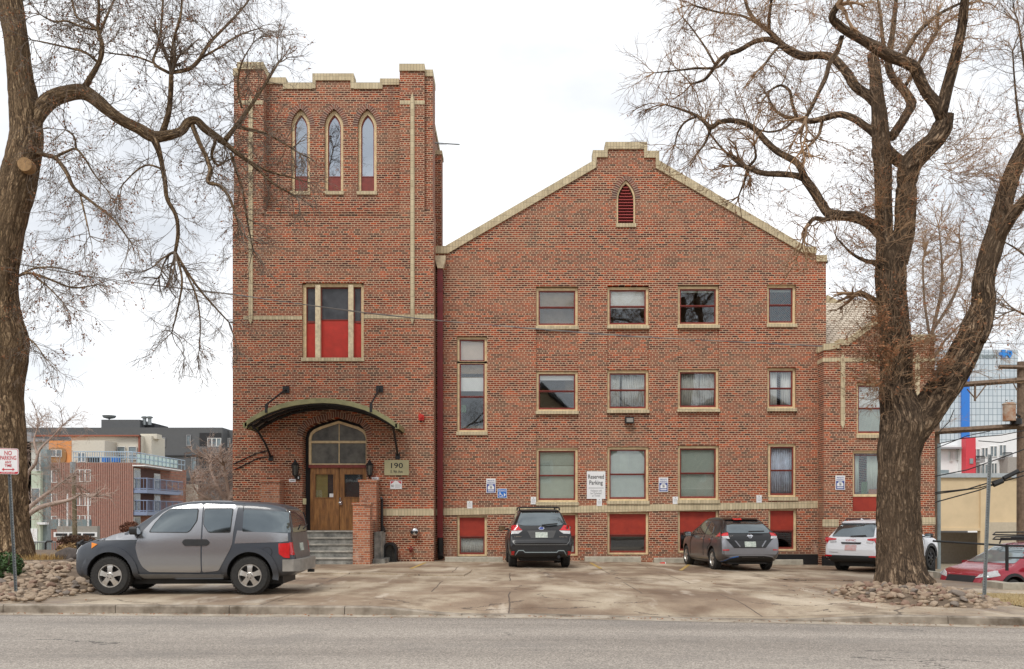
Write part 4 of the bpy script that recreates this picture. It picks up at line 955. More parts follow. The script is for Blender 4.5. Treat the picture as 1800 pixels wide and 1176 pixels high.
# ------------------------------------------------------------------ vehicles: front towards +x, wheels on z = 0
def pl(pts, x):
    if x <= pts[0][0]: return pts[0][1]
    for (a, b), (c, d) in zip(pts[:-1], pts[1:]):
        if x <= c: return b if c == a else lerp(b, d, (x-a)/(c-a))
    return pts[-1][1]
def round_poly(pts, r, n=4):
    out = []
    for i, p in enumerate(pts):
        a, b = Vector(pts[i-1]), Vector(pts[(i+1) % len(pts)]); p = Vector(p)
        da, db = (a-p), (b-p); ra = min(r, da.length*.45); rb = min(r, db.length*.45)
        s, e = p+da.normalized()*ra, p+db.normalized()*rb
        for k in range(n+1):
            t = k/n; out.append(tuple(s*(1-t)**2+p*2*t*(1-t)+e*t*t))
    return out
def ev(o):
    dg = bpy.context.evaluated_depsgraph_get(); return bpy.data.meshes.new_from_object(o.evaluated_get(dg))
class Car:
    def __init__(s, name, label, cat, sp):
        s.sp = sp; s.root = thing(name, label, cat)
        xs = sorted(set(sp['xs'])); mb = MB(); rings = []
        for x in xs:
            zb, zt, w = pl(sp['bot'], x), pl(sp['top'], x), pl(sp['w'], x); be = min(pl(sp['belt'], x), zt-.05); wr = pl(sp['wr'], x)
            k = max(0, min(1, (zt-be-.06)/.3)); wr = lerp(w*.9, wr, k)
            half = [(w*.75, zb), (w*.95, zb+.04), (w, lerp(zb, be, .3)), (w, lerp(zb, be, .72)), (w*.965, be), (lerp(w*.95, wr, .96), lerp(be, zt, .87)), (wr*.9, lerp(be, zt, .985)), (wr*.48, zt)]
            rings.append([(x, 0, zb)]+[(x, y, z) for y, z in half]+[(x, 0, zt+.012)]+[(x, -y, z) for y, z in reversed(half)])
        n = len(rings[0])
        for r in rings: mb.v += r
        for i in range(len(rings)-1):
            for k in range(n): l = (k+1) % n; mb.face([i*n+k, i*n+l, (i+1)*n+l, (i+1)*n+k])
        m = n//2
        for base, fl in ((0, False), ((len(rings)-1)*n, True)):
            for k in range(m):
                a, b = k, k+1; c, d = (n-k-1) % n, (n-k) % n
                q = [base+a, base+b, base+c, base+d]
                q2 = []
                for v in q:
                    if v not in q2: q2.append(v)
                if len(q2) > 2: mb.face(q2)
        tmp = mb.build('tmp', [M['black']]); mo = tmp.modifiers.new('s', 'SUBSURF'); mo.levels = 2; mo.render_levels = 2
        me = ev(tmp); bm = bmesh.new(); bm.from_mesh(me); s.bvh = BVHTree.FromBMesh(bm); bm.free()
        cut = MB(); r = sp['tyre']+sp.get('gap', .055)
        for ax in sp['axles']:
            for sy in (-1, 1): cut.lathe([(r, 0), (r, .75)] if sy > 0 else [(r, -.75), (r, 0)], (ax, sy*(sp['half']-.27), sp['tyre']+.02), 'y', 36)
        co = cut.build('cut', M['black']); b_ = tmp.modifiers.new('b', 'BOOLEAN'); b_.operation = 'DIFFERENCE'; b_.object = co; b_.solver = 'EXACT'
        for p in co.data.polygons: p.material_index = 0
        me2 = ev(tmp); me2.name = 'body'; me2.materials.clear(); me2.materials.append(sp['paint']); me2.materials.append(M['blackp']); me2.materials.append(sp.get('paint2', sp['paint']))
        # what lies inside a wheel well is bare black plastic
        for p in me2.polygons:
            c = p.center; inn = any((c.x-ax)**2+(c.z-sp['tyre']-.02)**2 < (r+.012)**2 for ax in sp['axles']) and abs(c.y) < sp['half']-.03
            p.material_index = 1 if inn else (2 if sp.get('upper') and sp['upper'](c) else 0); p.use_smooth = True
        me2.set_sharp_from_angle(angle=R(38))
        bpy.data.objects.remove(co); bpy.data.objects.remove(tmp)
        s.body = bpy.data.objects.new('body', me2); COL.objects.link(s.body); s.body.parent = s.root
    def patch(s, name, polys, view, m, parent=None, off=.006, t=.012, res=.07, label=None):
        """a panel that follows the body skin: outline seen from 'left' 'right' (x,z), 'rear' 'front' (y,z) or 'top' (x,y)"""
        mb = MB()
        if not isinstance(polys[0][0], (list, tuple)): polys = [polys]
        for poly in polys:
            d = Vector({'left': (0, -1, 0), 'right': (0, 1, 0), 'rear': (1, 0, 0), 'front': (-1, 0, 0), 'top': (0, 0, -1)}[view])
            def mk(a, b): return {'left': Vector((a, 3, b)), 'right': Vector((a, -3, b)), 'rear': Vector((-4, a, b)), 'front': Vector((4, a, b)), 'top': Vector((a, b, 4))}[view]
            bd = []
            for i, p in enumerate(poly):
                q = poly[(i+1) % len(poly)]; k = max(1, int(math.dist(p, q)/res))
                for j in range(k): bd.append(Vector((lerp(p[0], q[0], j/k), lerp(p[1], q[1], j/k))))
            xs, ys = [p.x for p in bd], [p.y for p in bd]
            pts = list(bd)
            def inside(x, y):
                c = False
                for i in range(len(bd)):
                    a, b = bd[i], bd[i-1]
                    if (a.y > y) != (b.y > y) and x < (b.x-a.x)*(y-a.y)/(b.y-a.y)+a.x: c = not c
                return c
            y = min(ys)+res/2
            while y < max(ys):
                x = min(xs)+res/2
                while x < max(xs):
                    if inside(x, y) and min((p-Vector((x, y))).length for p in bd) > res*.4: pts.append(Vector((x, y)))
                    x += res
                y += res
            vo, eo, fo, *_ = delaunay_2d_cdt(pts, [], [list(range(len(bd)))], 1, 1e-6)
            base = len(mb.v); last = None; outer = []
            hits = []
            for v in vo:
                h, nrm, ix, dist = s.bvh.ray_cast(mk(v.x, v.y), d)
                hits.append(None if h is None else (h, nrm))
            good = [h for h in hits if h]
            if not good: continue
            for v, h in zip(vo, hits):
                if h is None:
                    o_ = mk(v.x, v.y); best = min(good, key=lambda g: (g[0]-o_).cross(d).length); p = o_+d*((best[0]-o_).dot(d)); nn = -d
                else: p, nn = h[0], (h[1]-d*.5).normalized()
                outer.append(p+nn*off); 
            inner = [p+d*t for p in outer]
            mb.v += [tuple(p) for p in outer]+[tuple(p) for p in inner]; n = len(outer)
            edge = {}
            for f in fo:
                mb.face([base+i for i in f]); mb.face([base+n+i for i in reversed(f)])
                for i in range(len(f)):
                    e = (f[i], f[(i+1) % len(f)]); edge[e] = 1
            for (a, b) in edge:
                if (b, a) not in edge: mb.face([base+a, base+n+a, base+n+b, base+b])
        o = mb.build(name, m, parent or s.root, 50, world=False)
        if label: o['label'] = label
        return o
    def both(s, name, poly, m, **k):
        return s.patch(name, poly, 'left', m, **k), s.patch(name, poly, 'right', m, **k)
    def line(s, name, path, view, m, w=.012, parent=None, off=.008):
        ps = []
        for a, b in zip(path[:-1], path[1:]):
            a, b = Vector(a), Vector(b); d = (b-a).normalized(); q = Vector((-d.y, d.x))*w/2; e = d*w*.3
            ps.append([tuple(a-q-e), tuple(b-q+e), tuple(b+q+e), tuple(a+q-e)])
        return s.patch(name, ps, view, m, parent, off, .008, .06)
    def wheels(s, spokes, rim_m, style=0, inset=.0, steer=0):
        sp = s.sp; r = sp['tyre']; rr = r*sp.get('rim', .66); tw = sp.get('tw', .22)
        for ax in sp['axles']:
            for sy in (-1, 1):
                y0 = sy*(sp['half']-.03-inset); c = (ax, y0, r); q = -sy
                wt = MB(); prof = [(rr, .01), (rr+.01, -.012), (r*.9, -.012), (r*.975, .015), (r, .05), (r, tw-.05), (r*.975, tw-.02), (r*.9, tw), (rr, tw)]
                wt.lathe([(a, q*b) for a, b in prof], c, 'y', 40, closed=True)
                for k in range(44):      # tread blocks
                    a = 2*math.pi*k/44; ca, sa = math.cos(a), math.sin(a)
                    for b0, b1 in ((.02, .085), (tw-.085, tw-.02)):
                        n = len(wt.v); h = .008
                        for rad in (r-.01, r+h):
                            for da in (-.045, .045):
                                for b in (b0, b1): wt.v.append((ax+rad*math.cos(a+da), y0+q*b, r+rad*math.sin(a+da)))
                        for f in ((4, 5, 7, 6), (0, 1, 5, 4), (2, 3, 7, 6), (0, 2, 6, 4), (1, 3, 7, 5)): wt.face([n+i for i in f])
                wo = wt.build('wheel', M['rubber'], s.root, 35, world=False)
                rm = MB(); rm.lathe([(a, q*b) for a, b in [(rr, 0), (rr*.93, .0), (rr*.88, .03), (rr*.86, .12), (rr*.95, .14), (rr, .1)]], c, 'y', 32, closed=True)
                dsk = MB(); dsk.lathe([(.001, q*.09), (rr*.9, q*.09), (rr*.9, q*.1), (.001, q*.1)], c, 'y', 24)
                for k in range(spokes):
                    a = 2*math.pi*k/spokes+math.pi/2
                    u = Vector((math.cos(a), 0, math.sin(a))); v = Vector((-math.sin(a), 0, math.cos(a))); n = len(rm.v)
                    wi, wo_ = (rr*.2, rr*.26) if style == 0 else ((rr*.13, rr*.1) if style == 1 else (rr*.1, rr*.16))
                    for rad, hw, dp in ((rr*.18, wi, .0), (rr*.6, (wi+wo_)/2*.85, -.004), (rr*.91, wo_, .012)):
                        for sg in (-1, 1):
                            for dd in (dp, dp+.04): p = Vector(c)+u*rad+v*hw*sg+Vector((0, q*dd, 0)); rm.v.append(tuple(p))
                    for j in (0, 4):
                        for f in ((0, 2, 6, 4), (1, 5, 7, 3), (0, 4, 5, 1), (2, 3, 7, 6)): rm.face([n+j+i for i in f])
                rm.lathe([(rr*.3, q*.05), (rr*.3, q*.0), (rr*.24, q*-.008), (.001, q*-.008)], c, 'y', 20)
                ro = rm.build('rim', rim_m, wo, 30, world=False); dsk.build('brake_disc', M['darkalloy'], wo, world=False)
                nb = MB()
                for k in range(5):
                    a = 2*math.pi*k/5+.63; nb.lathe([(rr*.045, q*-.012), (rr*.045, q*.01)], (ax+rr*.2*math.cos(a), y0, r+rr*.2*math.sin(a)), 'y', 8)
                nb.build('wheel_nut', M['darkalloy'], wo, world=False)
    def mirror(s, x, z, m, y=None, glass=True):
        hw = s.sp['half']
        for sy in (-1, 1):
            yy = sy*(y or hw); mb = MB(); pr = round_poly([(yy-sy*.02, z-.07), (yy+sy*.2, z-.075), (yy+sy*.21, z+.07), (yy-.0*sy, z+.075)], .05)
            mb.prism([(p[0], p[1]) for p in pr], 'x', x-.06, x+.07); mb.box(x-.03, x+.05, yy-sy*.12, yy+sy*.02, z-.06, z-.02)
            mo = mb.build('mirror', m, s.root, 40, world=False)
            gl = MB(); cx_ = sum(p[0] for p in pr)/len(pr); cz = z
            gl.prism([(cx_+(p[0]-cx_)*.85, cz+(p[1]-cz)*.85) for p in pr], 'x', x-.065, x-.058); gl.build('mirror_glass', M['mirror'], mo, world=False)
    def under(s):
        sp = s.sp; mb = MB(); x0, x1 = sp['axles'][0], sp['axles'][1]; x0, x1 = min(x0, x1), max(x0, x1)
        mb.box(x0-.55, x1+.5, -.58, .58, .19, .42); mb.box(x0+.42, x1-.42, -sp['half']+.32, sp['half']-.32, .24, .42)  # the wider middle box is added to deepen the shadow under the car
        for ax in sp['axles']: mb.tube([(ax, -sp['half']+.1, sp['tyre']), (ax, sp['half']-.1, sp['tyre'])], .05, 8)
        mb.build('underbody', M['blackp'], s.root, world=False)
    def text(s, body, y, z, x, size, m, width=None, parent=None, name='badge'):
        mb = MB(); text_into(mb, body, 0, 0, size, 0, width); h, nrm, ix, d = s.bvh.ray_cast(Vector((-4, y, z)), Vector((1, 0, 0)))
        xx = (h.x if h else x)-.014
        mb.v = [(xx, y-v[0], z+v[2]) for v in mb.v]; return mb.build(name, m, parent or s.root, fix=False, world=False)
    def place(s, loc, heading, scale=1.0):
        s.root.location = loc; s.root.rotation_euler = (0, 0, heading); s.root.scale = (scale,)*3
M['mirror'] = plain('mirror glass', (.75, .8, .82), .06, 1, .05)
def frange(a, b, d): return [round(a+d*i, 4) for i in range(int(round((b-a)/d))+1)]
def circ(cx_, cz, r, n=20, ry=None): return [(cx_+r*math.cos(2*math.pi*i/n), cz+(ry or r)*math.sin(2*math.pi*i/n)) for i in range(n)]
def archp(ax, z, r0, r1, a0, a1, n=16):
    return [(ax+r1*math.cos(R(lerp(a0, a1, i/n))), z+r1*math.sin(R(lerp(a0, a1, i/n)))) for i in range(n+1)]+[(ax+r0*math.cos(R(lerp(a1, a0, i/n))), z+r0*math.sin(R(lerp(a1, a0, i/n)))) for i in range(n+1)]

# --- boxy silver SUV by the kerb, nose to the left
el = Car('parked_car', 'boxy silver and blue grey sport utility car parked side on near the kerb', 'car', dict(
    xs=[-2.1, -2.095, -2.06, -2.03, -1.99, -1.93, -1.8, -1.5, -1.1, -.6, -.1, .2, .4, .7, .95, 1.1, 1.3, 1.6, 1.8, 1.9, 1.95, 1.99, 2.0],
    top=[(-2.1, .72), (-2.06, .82), (-2.03, 1.15), (-1.99, 1.5), (-1.93, 1.62), (-1.8, 1.68), (-1.5, 1.73), (-.6, 1.77), (-.1, 1.76), (.2, 1.7), (.4, 1.62), (1.02, 1.17), (1.1, 1.12), (1.6, 1.03), (1.82, .96), (1.95, .86), (2.0, .7)],
    bot=[(-2.1, .42), (-2.0, .34), (-1.6, .3), (1.7, .29), (1.9, .3), (2.0, .4)], belt=[(-2.1, 1.13), (1.1, 1.12), (2.1, 1.0)],
    w=[(-2.1, .8), (-2.03, .87), (-1.8, .905), (1.5, .905), (1.8, .87), (1.95, .78), (2.0, .66)], wr=[(-2.1, .76), (-1.8, .77), (.3, .75), (1.1, .72)],
    half=.905, tyre=.36, axles=(1.2875, -1.2875), paint=M['clad'], tw=.23, rim=.6, gap=.06))
def E(px, py): return (1.2875+(191-px)/97.5, (1046-py)/95)
def Ez(pts): return [E(*p) for p in pts]
dr1 = Ez([(240, 949), (243, 940), (264, 916), (284, 899), (302, 890.5), (325, 886.5), (354.5, 885), (354.5, 1006), (262, 1005), (250, 996), (243, 982), (237.5, 962)])
dr2 = Ez([(357, 885), (414, 887), (418, 891), (412, 938), (411, 955), (407, 966), (386, 1003), (357, 1006)])
for poly, wpoly in ((dr1, Ez([(262, 934.5), (270, 920), (283, 904), (296, 895), (346, 894.5), (345, 915), (334, 932), (329, 935)])), (dr2, Ez([(358.5, 897), (361, 894.5), (409, 894), (406, 935), (368, 935), (358.5, 922)]))):
    for v in ('left', 'right'):
        d_ = el.patch('door', round_poly(poly, .04), v, M['silver'], off=.008, t=.02)
        el.patch('window_seal', round_poly([(x+(x-sum(q[0] for q in wpoly)/len(wpoly))*.05, z+(z-1.37)*.06) for x, z in wpoly], .04), v, M['blackp'], d_, off=.012, t=.01)
        el.patch('door_window', round_poly(wpoly, .035), v, M['car_glass'], d_, off=.016)
hp = round_poly(Ez([(321, 953), (325, 947.5), (348, 947.5), (353, 953), (348, 958.5), (326, 959)]), .02); hp2 = [(x-.185, z) for x, z in hp]
el.both('door_handle', hp, M['blackp'], off=.022, t=.03); el.both('door_handle', hp2, M['blackp'], off=.022, t=.03)
el.both('rear_side_window', round_poly(Ez([(428.5, 934), (429, 895), (510, 899), (515, 936)]), .02), M['car_glass'], off=.008)
el.both('pillar_panel', Ez([(415, 955), (419, 932), (510, 937), (511, 951), (500, 952.5)]), M['silver'], off=.007)
el.both('fuel_flap', circ(*E(474, 970), .085), M['clad'], off=.008)
for v in ('left', 'right'): el.line('fuel_flap_gap', circ(*E(474, 970), .09)+[circ(*E(474, 970), .09)[0]], v, M['ink'], .008)
for ax in (1.2875, -1.2875): el.both('wheel_arch', archp(ax, .38, .425, .53, -12, 192), M['clad'], off=.028, t=.03)
el.both('side_sill', Ez([(242, 1008), (396, 1008), (392, 1018), (247, 1018)]), plain('sill strip', (.2, .21, .22), .4), off=.03, t=.03)
el.patch('hood', [(.98, -.66), (1.05, -.7), (1.7, -.62), (1.85, -.45), (1.88, 0), (1.85, .45), (1.7, .62), (1.05, .7), (.98, .66), (.99, 0)], 'top', M['silver'], off=.01)
el.both('hood_side', Ez([(166, 950), (182, 944), (225, 931), (241, 930), (240, 948.5), (205, 949)]), M['silver'], off=.01)
el.patch('windshield', [(-.62, 1.2), (.62, 1.2), (.58, 1.62), (-.58, 1.62)], 'front', M['car_glass'], off=.006)
el.both('side_marker', Ez([(157.5, 953.5), (169, 956), (158.5, 963.5)]), M['amber'], off=.012)
el.patch('front_grille', [(-.5, .78), (.5, .78), (.5, .92), (-.5, .92)], 'front', M['blackp'], off=.01)
for sy in (-1, 1):
    el.patch('headlight', [(sy*.52, .76), (sy*.76, .76), (sy*.74, .92), (sy*.52, .92)], 'front', M['lens_clear'], off=.012)
    el.patch('tail_light', round_poly([(sy*.74, .74), (sy*.86, .74), (sy*.86, .98), (sy*.74, .98)], .02), 'rear', M['lens_red'], off=.012)
el.both('tail_light', round_poly(Ez([(494, 955), (513, 954), (514, 981), (504, 980), (495, 973)]), .015), M['lens_red'], off=.014)
tg = el.patch('tailgate', round_poly([(-.7, .66), (.7, .66), (.74, 1.12), (.7, 1.6), (-.7, 1.6), (-.74, 1.12)], .06), 'rear', plain('tailgate grey', (.17, .165, .16), .4, .3), off=.008)
el.patch('rear_window', round_poly([(-.66, 1.16), (.66, 1.16), (.6, 1.58), (-.6, 1.58)], .06), 'rear', M['car_glass'], tg, off=.016)
el.patch('number_plate', [(-.16, .8), (.16, .8), (.16, .95), (-.16, .95)], 'rear', M['plate'], off=.022)
wp = MB(); wp.tube([(-2.09, -.1, 1.22), (-2.1, -.42, 1.3)], .015, 5); wp.build('wiper', M['blackp'], tg, world=False)
bm_ = MB(); bm_.prism([(-2.1, -.9), (-2.2, -.8), (-2.24, -.4), (-2.24, .4), (-2.2, .8), (-2.1, .9), (-1.9, .915), (-1.9, -.915)], 'z', .44, .66); bm_.build('rear_bumper', plain('bumper top', (.3, .28, .25), .55, 0, .3), el.root, 40, world=False)
tb = MB(); tb.box(-2.32, -2.2, -.05, .05, .38, .44); tb.build('tow_hitch', M['black'], el.root, world=False)
gg = MB()
for z in (.62, .95): gg.tube([(1.95, -.55, z), (2.07, -.4, z), (2.07, .4, z), (1.95, .55, z)], .03, 8)
for y in (-.4, 0, .4): gg.tube([(2.06, y, .4), (2.08, y, .62), (2.07, y, .95), (1.97, y, 1.0)], .03, 8)
gg.build('grille_guard', M['blackp'], el.root, 40, world=False)
el.line('roof_gap', Ez([(428, 884), (428, 897)]), 'left', M['ink'], .01); el.line('roof_gap', Ez([(428, 884), (428, 897)]), 'right', M['ink'], .01)
ex = MB(); ex.tube([(-.4, .62, .26), (-1.0, .66, .24), (-1.15, .8, .24)], .03, 6); ex.build('exhaust_pipe', M['black'], el.root, world=False)
el.mirror(.78, 1.2, M['blackp'], .9); el.wheels(5, M['alloy'], 0); el.under()
xe = XX(191, 17.4)+1.2875
el.place((xe, 17.4+.905, lz(xe, 18)), math.pi+R(1.5), 1.0)

# --- black SUV seen from behind
fo = Car('parked_car', 'black sport utility car with roof rails parked nose to the wall', 'car', dict(
    xs=[-2.31, -2.3, -2.28, -2.24, -2.2, -2.16, -2.08, -1.98, -1.88, -1.75, -1.5, -1, -.4, .1, .45, .7, .95, 1.15, 1.3, 1.7, 2.0, 2.2, 2.28, 2.31],
    top=[(-2.31, .72), (-2.24, .8), (-2.2, 1.0), (-2.16, 1.12), (-2.08, 1.3), (-1.98, 1.48), (-1.88, 1.6), (-1.75, 1.645), (-1.5, 1.66), (-.4, 1.69), (.1, 1.67), (.45, 1.58), (1.15, 1.13), (1.3, 1.08), (2.0, .98), (2.2, .88), (2.31, .66)],
    bot=[(-2.31, .42), (-2.2, .32), (-1.6, .24), (1.9, .24), (2.31, .34)], belt=[(-2.31, 1.04), (1.1, 1.0), (2.2, .9)],
    w=[(-2.31, .84), (-2.22, .885), (-2.0, .905), (1.6, .905), (2.05, .84), (2.31, .6)], wr=[(-2.2, .66), (-1.9, .62), (.4, .62), (1.2, .72)],
    half=.905, tyre=.355, axles=(1.34, -1.33), paint=M['blackpaint'], tw=.225))
def Fz(pts, cx_=703): return [(max(-.83, min(.83, -(x-cx_)/512)), (1085-y)/530) for x, y in pts]
def mir(pts): return [(-a, b) for a, b in pts]
fo.patch('rear_window', round_poly(Fz([(425, 240), (981, 240), (1040, 400), (1025, 430), (940, 446), (466, 446), (381, 430), (366, 400)]), .03), 'rear', M['car_glass'], off=.01)
fo.patch('spoiler', Fz([(405, 212), (1000, 212), (1010, 236), (395, 236)]), 'rear', M['blackp'], off=.03, t=.04)
r_ = Fz([(235, 440), (370, 440), (405, 490), (435, 515), (232, 520)]); w_ = Fz([(232, 525), (438, 519), (378, 565), (236, 570)])
for p in (r_, mir(r_)): fo.patch('tail_light', round_poly(p, .01), 'rear', M['lens_red'], off=.016)
for p in (w_, mir(w_)): fo.patch('reverse_light', round_poly(p, .01), 'rear', M['lens_clear'], off=.014)
fo.patch('plate_recess', Fz([(505, 520), (925, 520), (880, 632), (560, 632)]), 'rear', plain('recess grey', (.07, .07, .07), .4), off=.008)
fo.patch('number_plate', Fz([(624, 545), (800, 545), (800, 626), (624, 626)]), 'rear', M['plate'], off=.02)
fo.patch('emblem', circ(*Fz([(712, 487)])[0], .08, 18, .046), 'rear', M['chrome'], off=.02)
fo.patch('emblem_field', circ(*Fz([(712, 487)])[0], .066, 18, .034), 'rear', M['signnavy'], off=.024)
fo.text('SUBARU', *Fz([(366, 608)])[0], -2.25, .055, M['chrome'], .2); fo.text('FORESTER', *Fz([(1030, 612)])[0], -2.25, .05, M['chrome'], .23)
fo.patch('rear_bumper', round_poly(Fz([(225, 770), (345, 755), (1055, 755), (1170, 770), (1165, 900), (1080, 915), (320, 915), (225, 900)]), .03), 'rear', M['blackp'], off=.02, t=.03)
fo.line('bumper_trim', Fz([(330, 880), (375, 815), (445, 815), (470, 843), (930, 843), (955, 818), (1030, 818), (1070, 880)]), 'rear', M['greypipe'], .025, off=.03)
fo.line('tailgate_sheen', Fz([(262, 610), (285, 680), (330, 730), (1075, 730), (1115, 680), (1140, 610)]), 'rear', plain('painted edge sheen', (.2, .2, .2), .3), .012)  # pale line paints the sheen along the tailgate crease
rf_ = Fz([(222, 825), (318, 825), (318, 880), (228, 880)])
for p in (rf_, mir(rf_)): fo.patch('reflector', p, 'rear', M['lens_red'], off=.03)
wp = MB(); a, b = Fz([(715, 438)])[0], Fz([(945, 415)])[0]; wp.tube([(-2.2, a[0], a[1]), (-2.17, b[0], b[1])], .02, 6); wp.build('wiper', M['blackp'], fo.root, world=False)
for sy in (-1, 1):
    rl = MB(); rl.tube([(.2, sy*.58, 1.66), (.1, sy*.58, 1.73), (-1.4, sy*.58, 1.73), (-1.6, sy*.58, 1.66)], .022, 6); rl.build('roof_rail', M['blackp'], fo.root, 40, world=False)
    cbm = MB()
for x in (-.1, -1.2):
    q = MB(); q.tube([(x, -.58, 1.74), (x, .58, 1.74)], .018, 6); q.build('cross_bar', M['blackp'], fo.root, world=False)
side_w = [(-1.72, 1.08), (-1.6, 1.52), (-1.2, 1.57), (-.2, 1.58), (.3, 1.5), (.88, 1.08)]
for v in ('left', 'right'):
    fo.patch('side_window', round_poly(side_w, .04), v, M['car_glass'], off=.006); fo.line('door_gap', [(-.15, 1.6), (-.15, .4)], v, M['ink'], .012); fo.line('door_gap', [(-1.0, 1.07), (-1.02, .75), (-.85, .5)], v, M['ink'], .012)
    for ax in (1.34, -1.33): fo.patch('wheel_arch', archp(ax, .37, .42, .475, 0, 180), v, M['blackp'], off=.016, t=.02)
for sy in (-1, 1):
    q = MB(); q.tube([(-2.1, sy*.5, .3), (-2.33, sy*.5, .33)], .045, 10); 
    if sy < 0: q.build('exhaust_pipe', M['darkalloy'], fo.root, world=False)
fo.mirror(.75, 1.1, M['blackp'], .93); fo.wheels(5, M['darkalloy'], 1); fo.under()
hd_ = R(92); fo.place((XX(951, 26.6)+2.31*math.cos(hd_), 26.5+2.31*math.sin(hd_), lz(.85, 27)), hd_, 1.0)
fo.both('tail_light', [(-2.12, .99), (-2.12, 1.07), (-1.93, 1.06), (-1.97, 1.01)], M['lens_red'], off=.012)

# --- grey hatchback seen from behind
le = Car('parked_car', 'grey electric hatchback with black roof parked nose to the wall', 'car', dict(
    xs=[-2.24, -2.23, -2.2, -2.15, -2.08, -2.0, -1.88, -1.7, -1.5, -1.4, -1.1, -.5, 0, .4, .7, 1.0, 1.25, 1.5, 1.9, 2.1, 2.2, 2.24],
    top=[(-2.24, .7), (-2.2, .84), (-2.15, .98), (-2.08, 1.06), (-2.0, 1.12), (-1.88, 1.22), (-1.7, 1.36), (-1.5, 1.46), (-1.4, 1.485), (-1.1, 1.525), (-.5, 1.55), (0, 1.54), (.4, 1.46), (1.25, 1.05), (1.5, 1.0), (1.9, .9), (2.1, .8), (2.24, .56)],
    bot=[(-2.24, .4), (-2.1, .3), (-1.6, .2), (1.8, .2), (2.24, .3)], belt=[(-2.24, 1.0), (-1.4, 1.0), (1.1, .94), (2.1, .8)],
    w=[(-2.24, .78), (-2.15, .85), (-1.9, .89), (1.4, .89), (1.9, .83), (2.24, .55)], wr=[(-2.2, .68), (-1.6, .6), (.3, .58), (1.2, .68)],
    half=.89, tyre=.318, axles=(1.34, -1.36), paint=M['greypaint'], paint2=M['blackpaint'], upper=lambda c: c.z > 1.005 and c.x < .95, tw=.205))
def Lz(pts): return [(max(-.82, min(.82, -(x-1228)/465)), (925-y)/512) for x, y in pts]      # pixels of an 8.18x enlargement of the photograph
tg = le.patch('tailgate', round_poly([(-.53, 1.44), (.53, 1.44), (.7, 1.1), (.76, 1.02), (.7, .92), (.5, .67), (-.5, .67), (-.7, .92), (-.76, 1.02), (-.7, 1.1)], .03), 'rear', M['blackpaint'], off=.007)
le.patch('rear_window', round_poly([(-.5, 1.42), (.5, 1.42), (.64, 1.13), (.58, 1.08), (-.58, 1.08), (-.64, 1.13)], .03), 'rear', M['car_glass'], tg, off=.014)
le.patch('spoiler', [(-.5, 1.45), (.5, 1.45), (.5, 1.49), (-.5, 1.49)], 'rear', M['blackpaint'], off=.04, t=.05)
le.patch('brake_light', Lz([(1085, 172), (1208, 172), (1200, 196), (1094, 196)]), 'rear', M['lens_red'], off=.06, t=.05)
a_ = Lz([(905, 470), (1015, 470), (1075, 560), (1070, 585), (995, 585)])
tl = mir(Lz([(1512, 362), (1575, 372), (1600, 395), (1602, 412), (1520, 410)]))
for p in (tl, mir(tl)): le.patch('tail_light', round_poly(p, .01), 'rear', M['lens_red'], off=.018)
tl2 = mir(Lz([(1520, 412), (1602, 414), (1590, 445), (1508, 452)]))
for p in (tl2, mir(tl2)): le.patch('reverse_light', p, 'rear', M['lens_clear'], off=.016)
sd = [(-1.66, .97), (-2.0, .99), (-1.96, 1.06), (-1.85, 1.1)]
le.both('tail_light', sd, M['lens_red'], off=.014)
bp = [Lz(q) for q in ([(735, 440), (895, 445), (905, 470), (995, 587), (1425, 587), (1520, 470), (1560, 445), (1720, 440), (1720, 660), (1560, 680), (900, 680), (735, 670)],)]
le.patch('rear_bumper', round_poly(bp[0], .02), 'rear', M['silvergrey'], off=.012, t=.02)
le.patch('plate_recess', Lz([(1020, 482), (1435, 482), (1385, 577), (1080, 577)]), 'rear', plain('recess black', (.03, .03, .032), .35), off=.014)
for p in (Lz([(1010, 478), (1030, 480), (1085, 560), (1075, 575)]), mir(Lz([(1010, 478), (1030, 480), (1085, 560), (1075, 575)]))): le.patch('recess_edge', p, 'rear', M['silvergrey'], off=.018)
le.patch('number_plate', Lz([(1143, 493), (1295, 493), (1295, 568), (1143, 568)]), 'rear', M['plate'], off=.024)
le.patch('emblem', circ(*Lz([(1228, 413)])[0], .062, 20), 'rear', M['chrome'], off=.022); le.patch('emblem_field', circ(*Lz([(1228, 413)])[0], .044, 20), 'rear', M['darkalloy'], off=.026); le.patch('emblem_bar', Lz([(1190, 405), (1266, 405), (1266, 421), (1190, 421)]), 'rear', M['chrome'], off=.03)
le.text('LEAF', *Lz([(958, 410)])[0], -2.1, .055, M['chrome'], .18); rr_ = mir(Lz([(1525, 604), (1605, 606), (1603, 620), (1527, 618)]))
for p in (rr_, mir(rr_)): le.patch('reflector', p, 'rear', M['lens_red'], off=.022)
le.patch('diffuser', round_poly(Lz([(870, 770), (945, 718), (1060, 702), (1400, 702), (1515, 718), (1590, 770), (1560, 800), (900, 800)]), .02), 'rear', M['blackp'], off=.022)
le.line('diffuser_trim', Lz([(855, 768), (945, 708), (1060, 692), (1400, 692), (1515, 708), (1600, 768)]), 'rear', M['silvergrey'], .03, off=.03)
le.line('blue_trim', Lz([(870, 772), (950, 720), (1050, 707)]), 'rear', M['signblue'], .015, off=.034)
wp = MB(); a, b = Lz([(1215, 345)])[0], Lz([(1425, 335)])[0]; wp.tube([(-2.12, a[0], a[1]), (-2.12, b[0], b[1]-.01)], .02, 6); wp.build('wiper', M['blackp'], le.root, world=False)
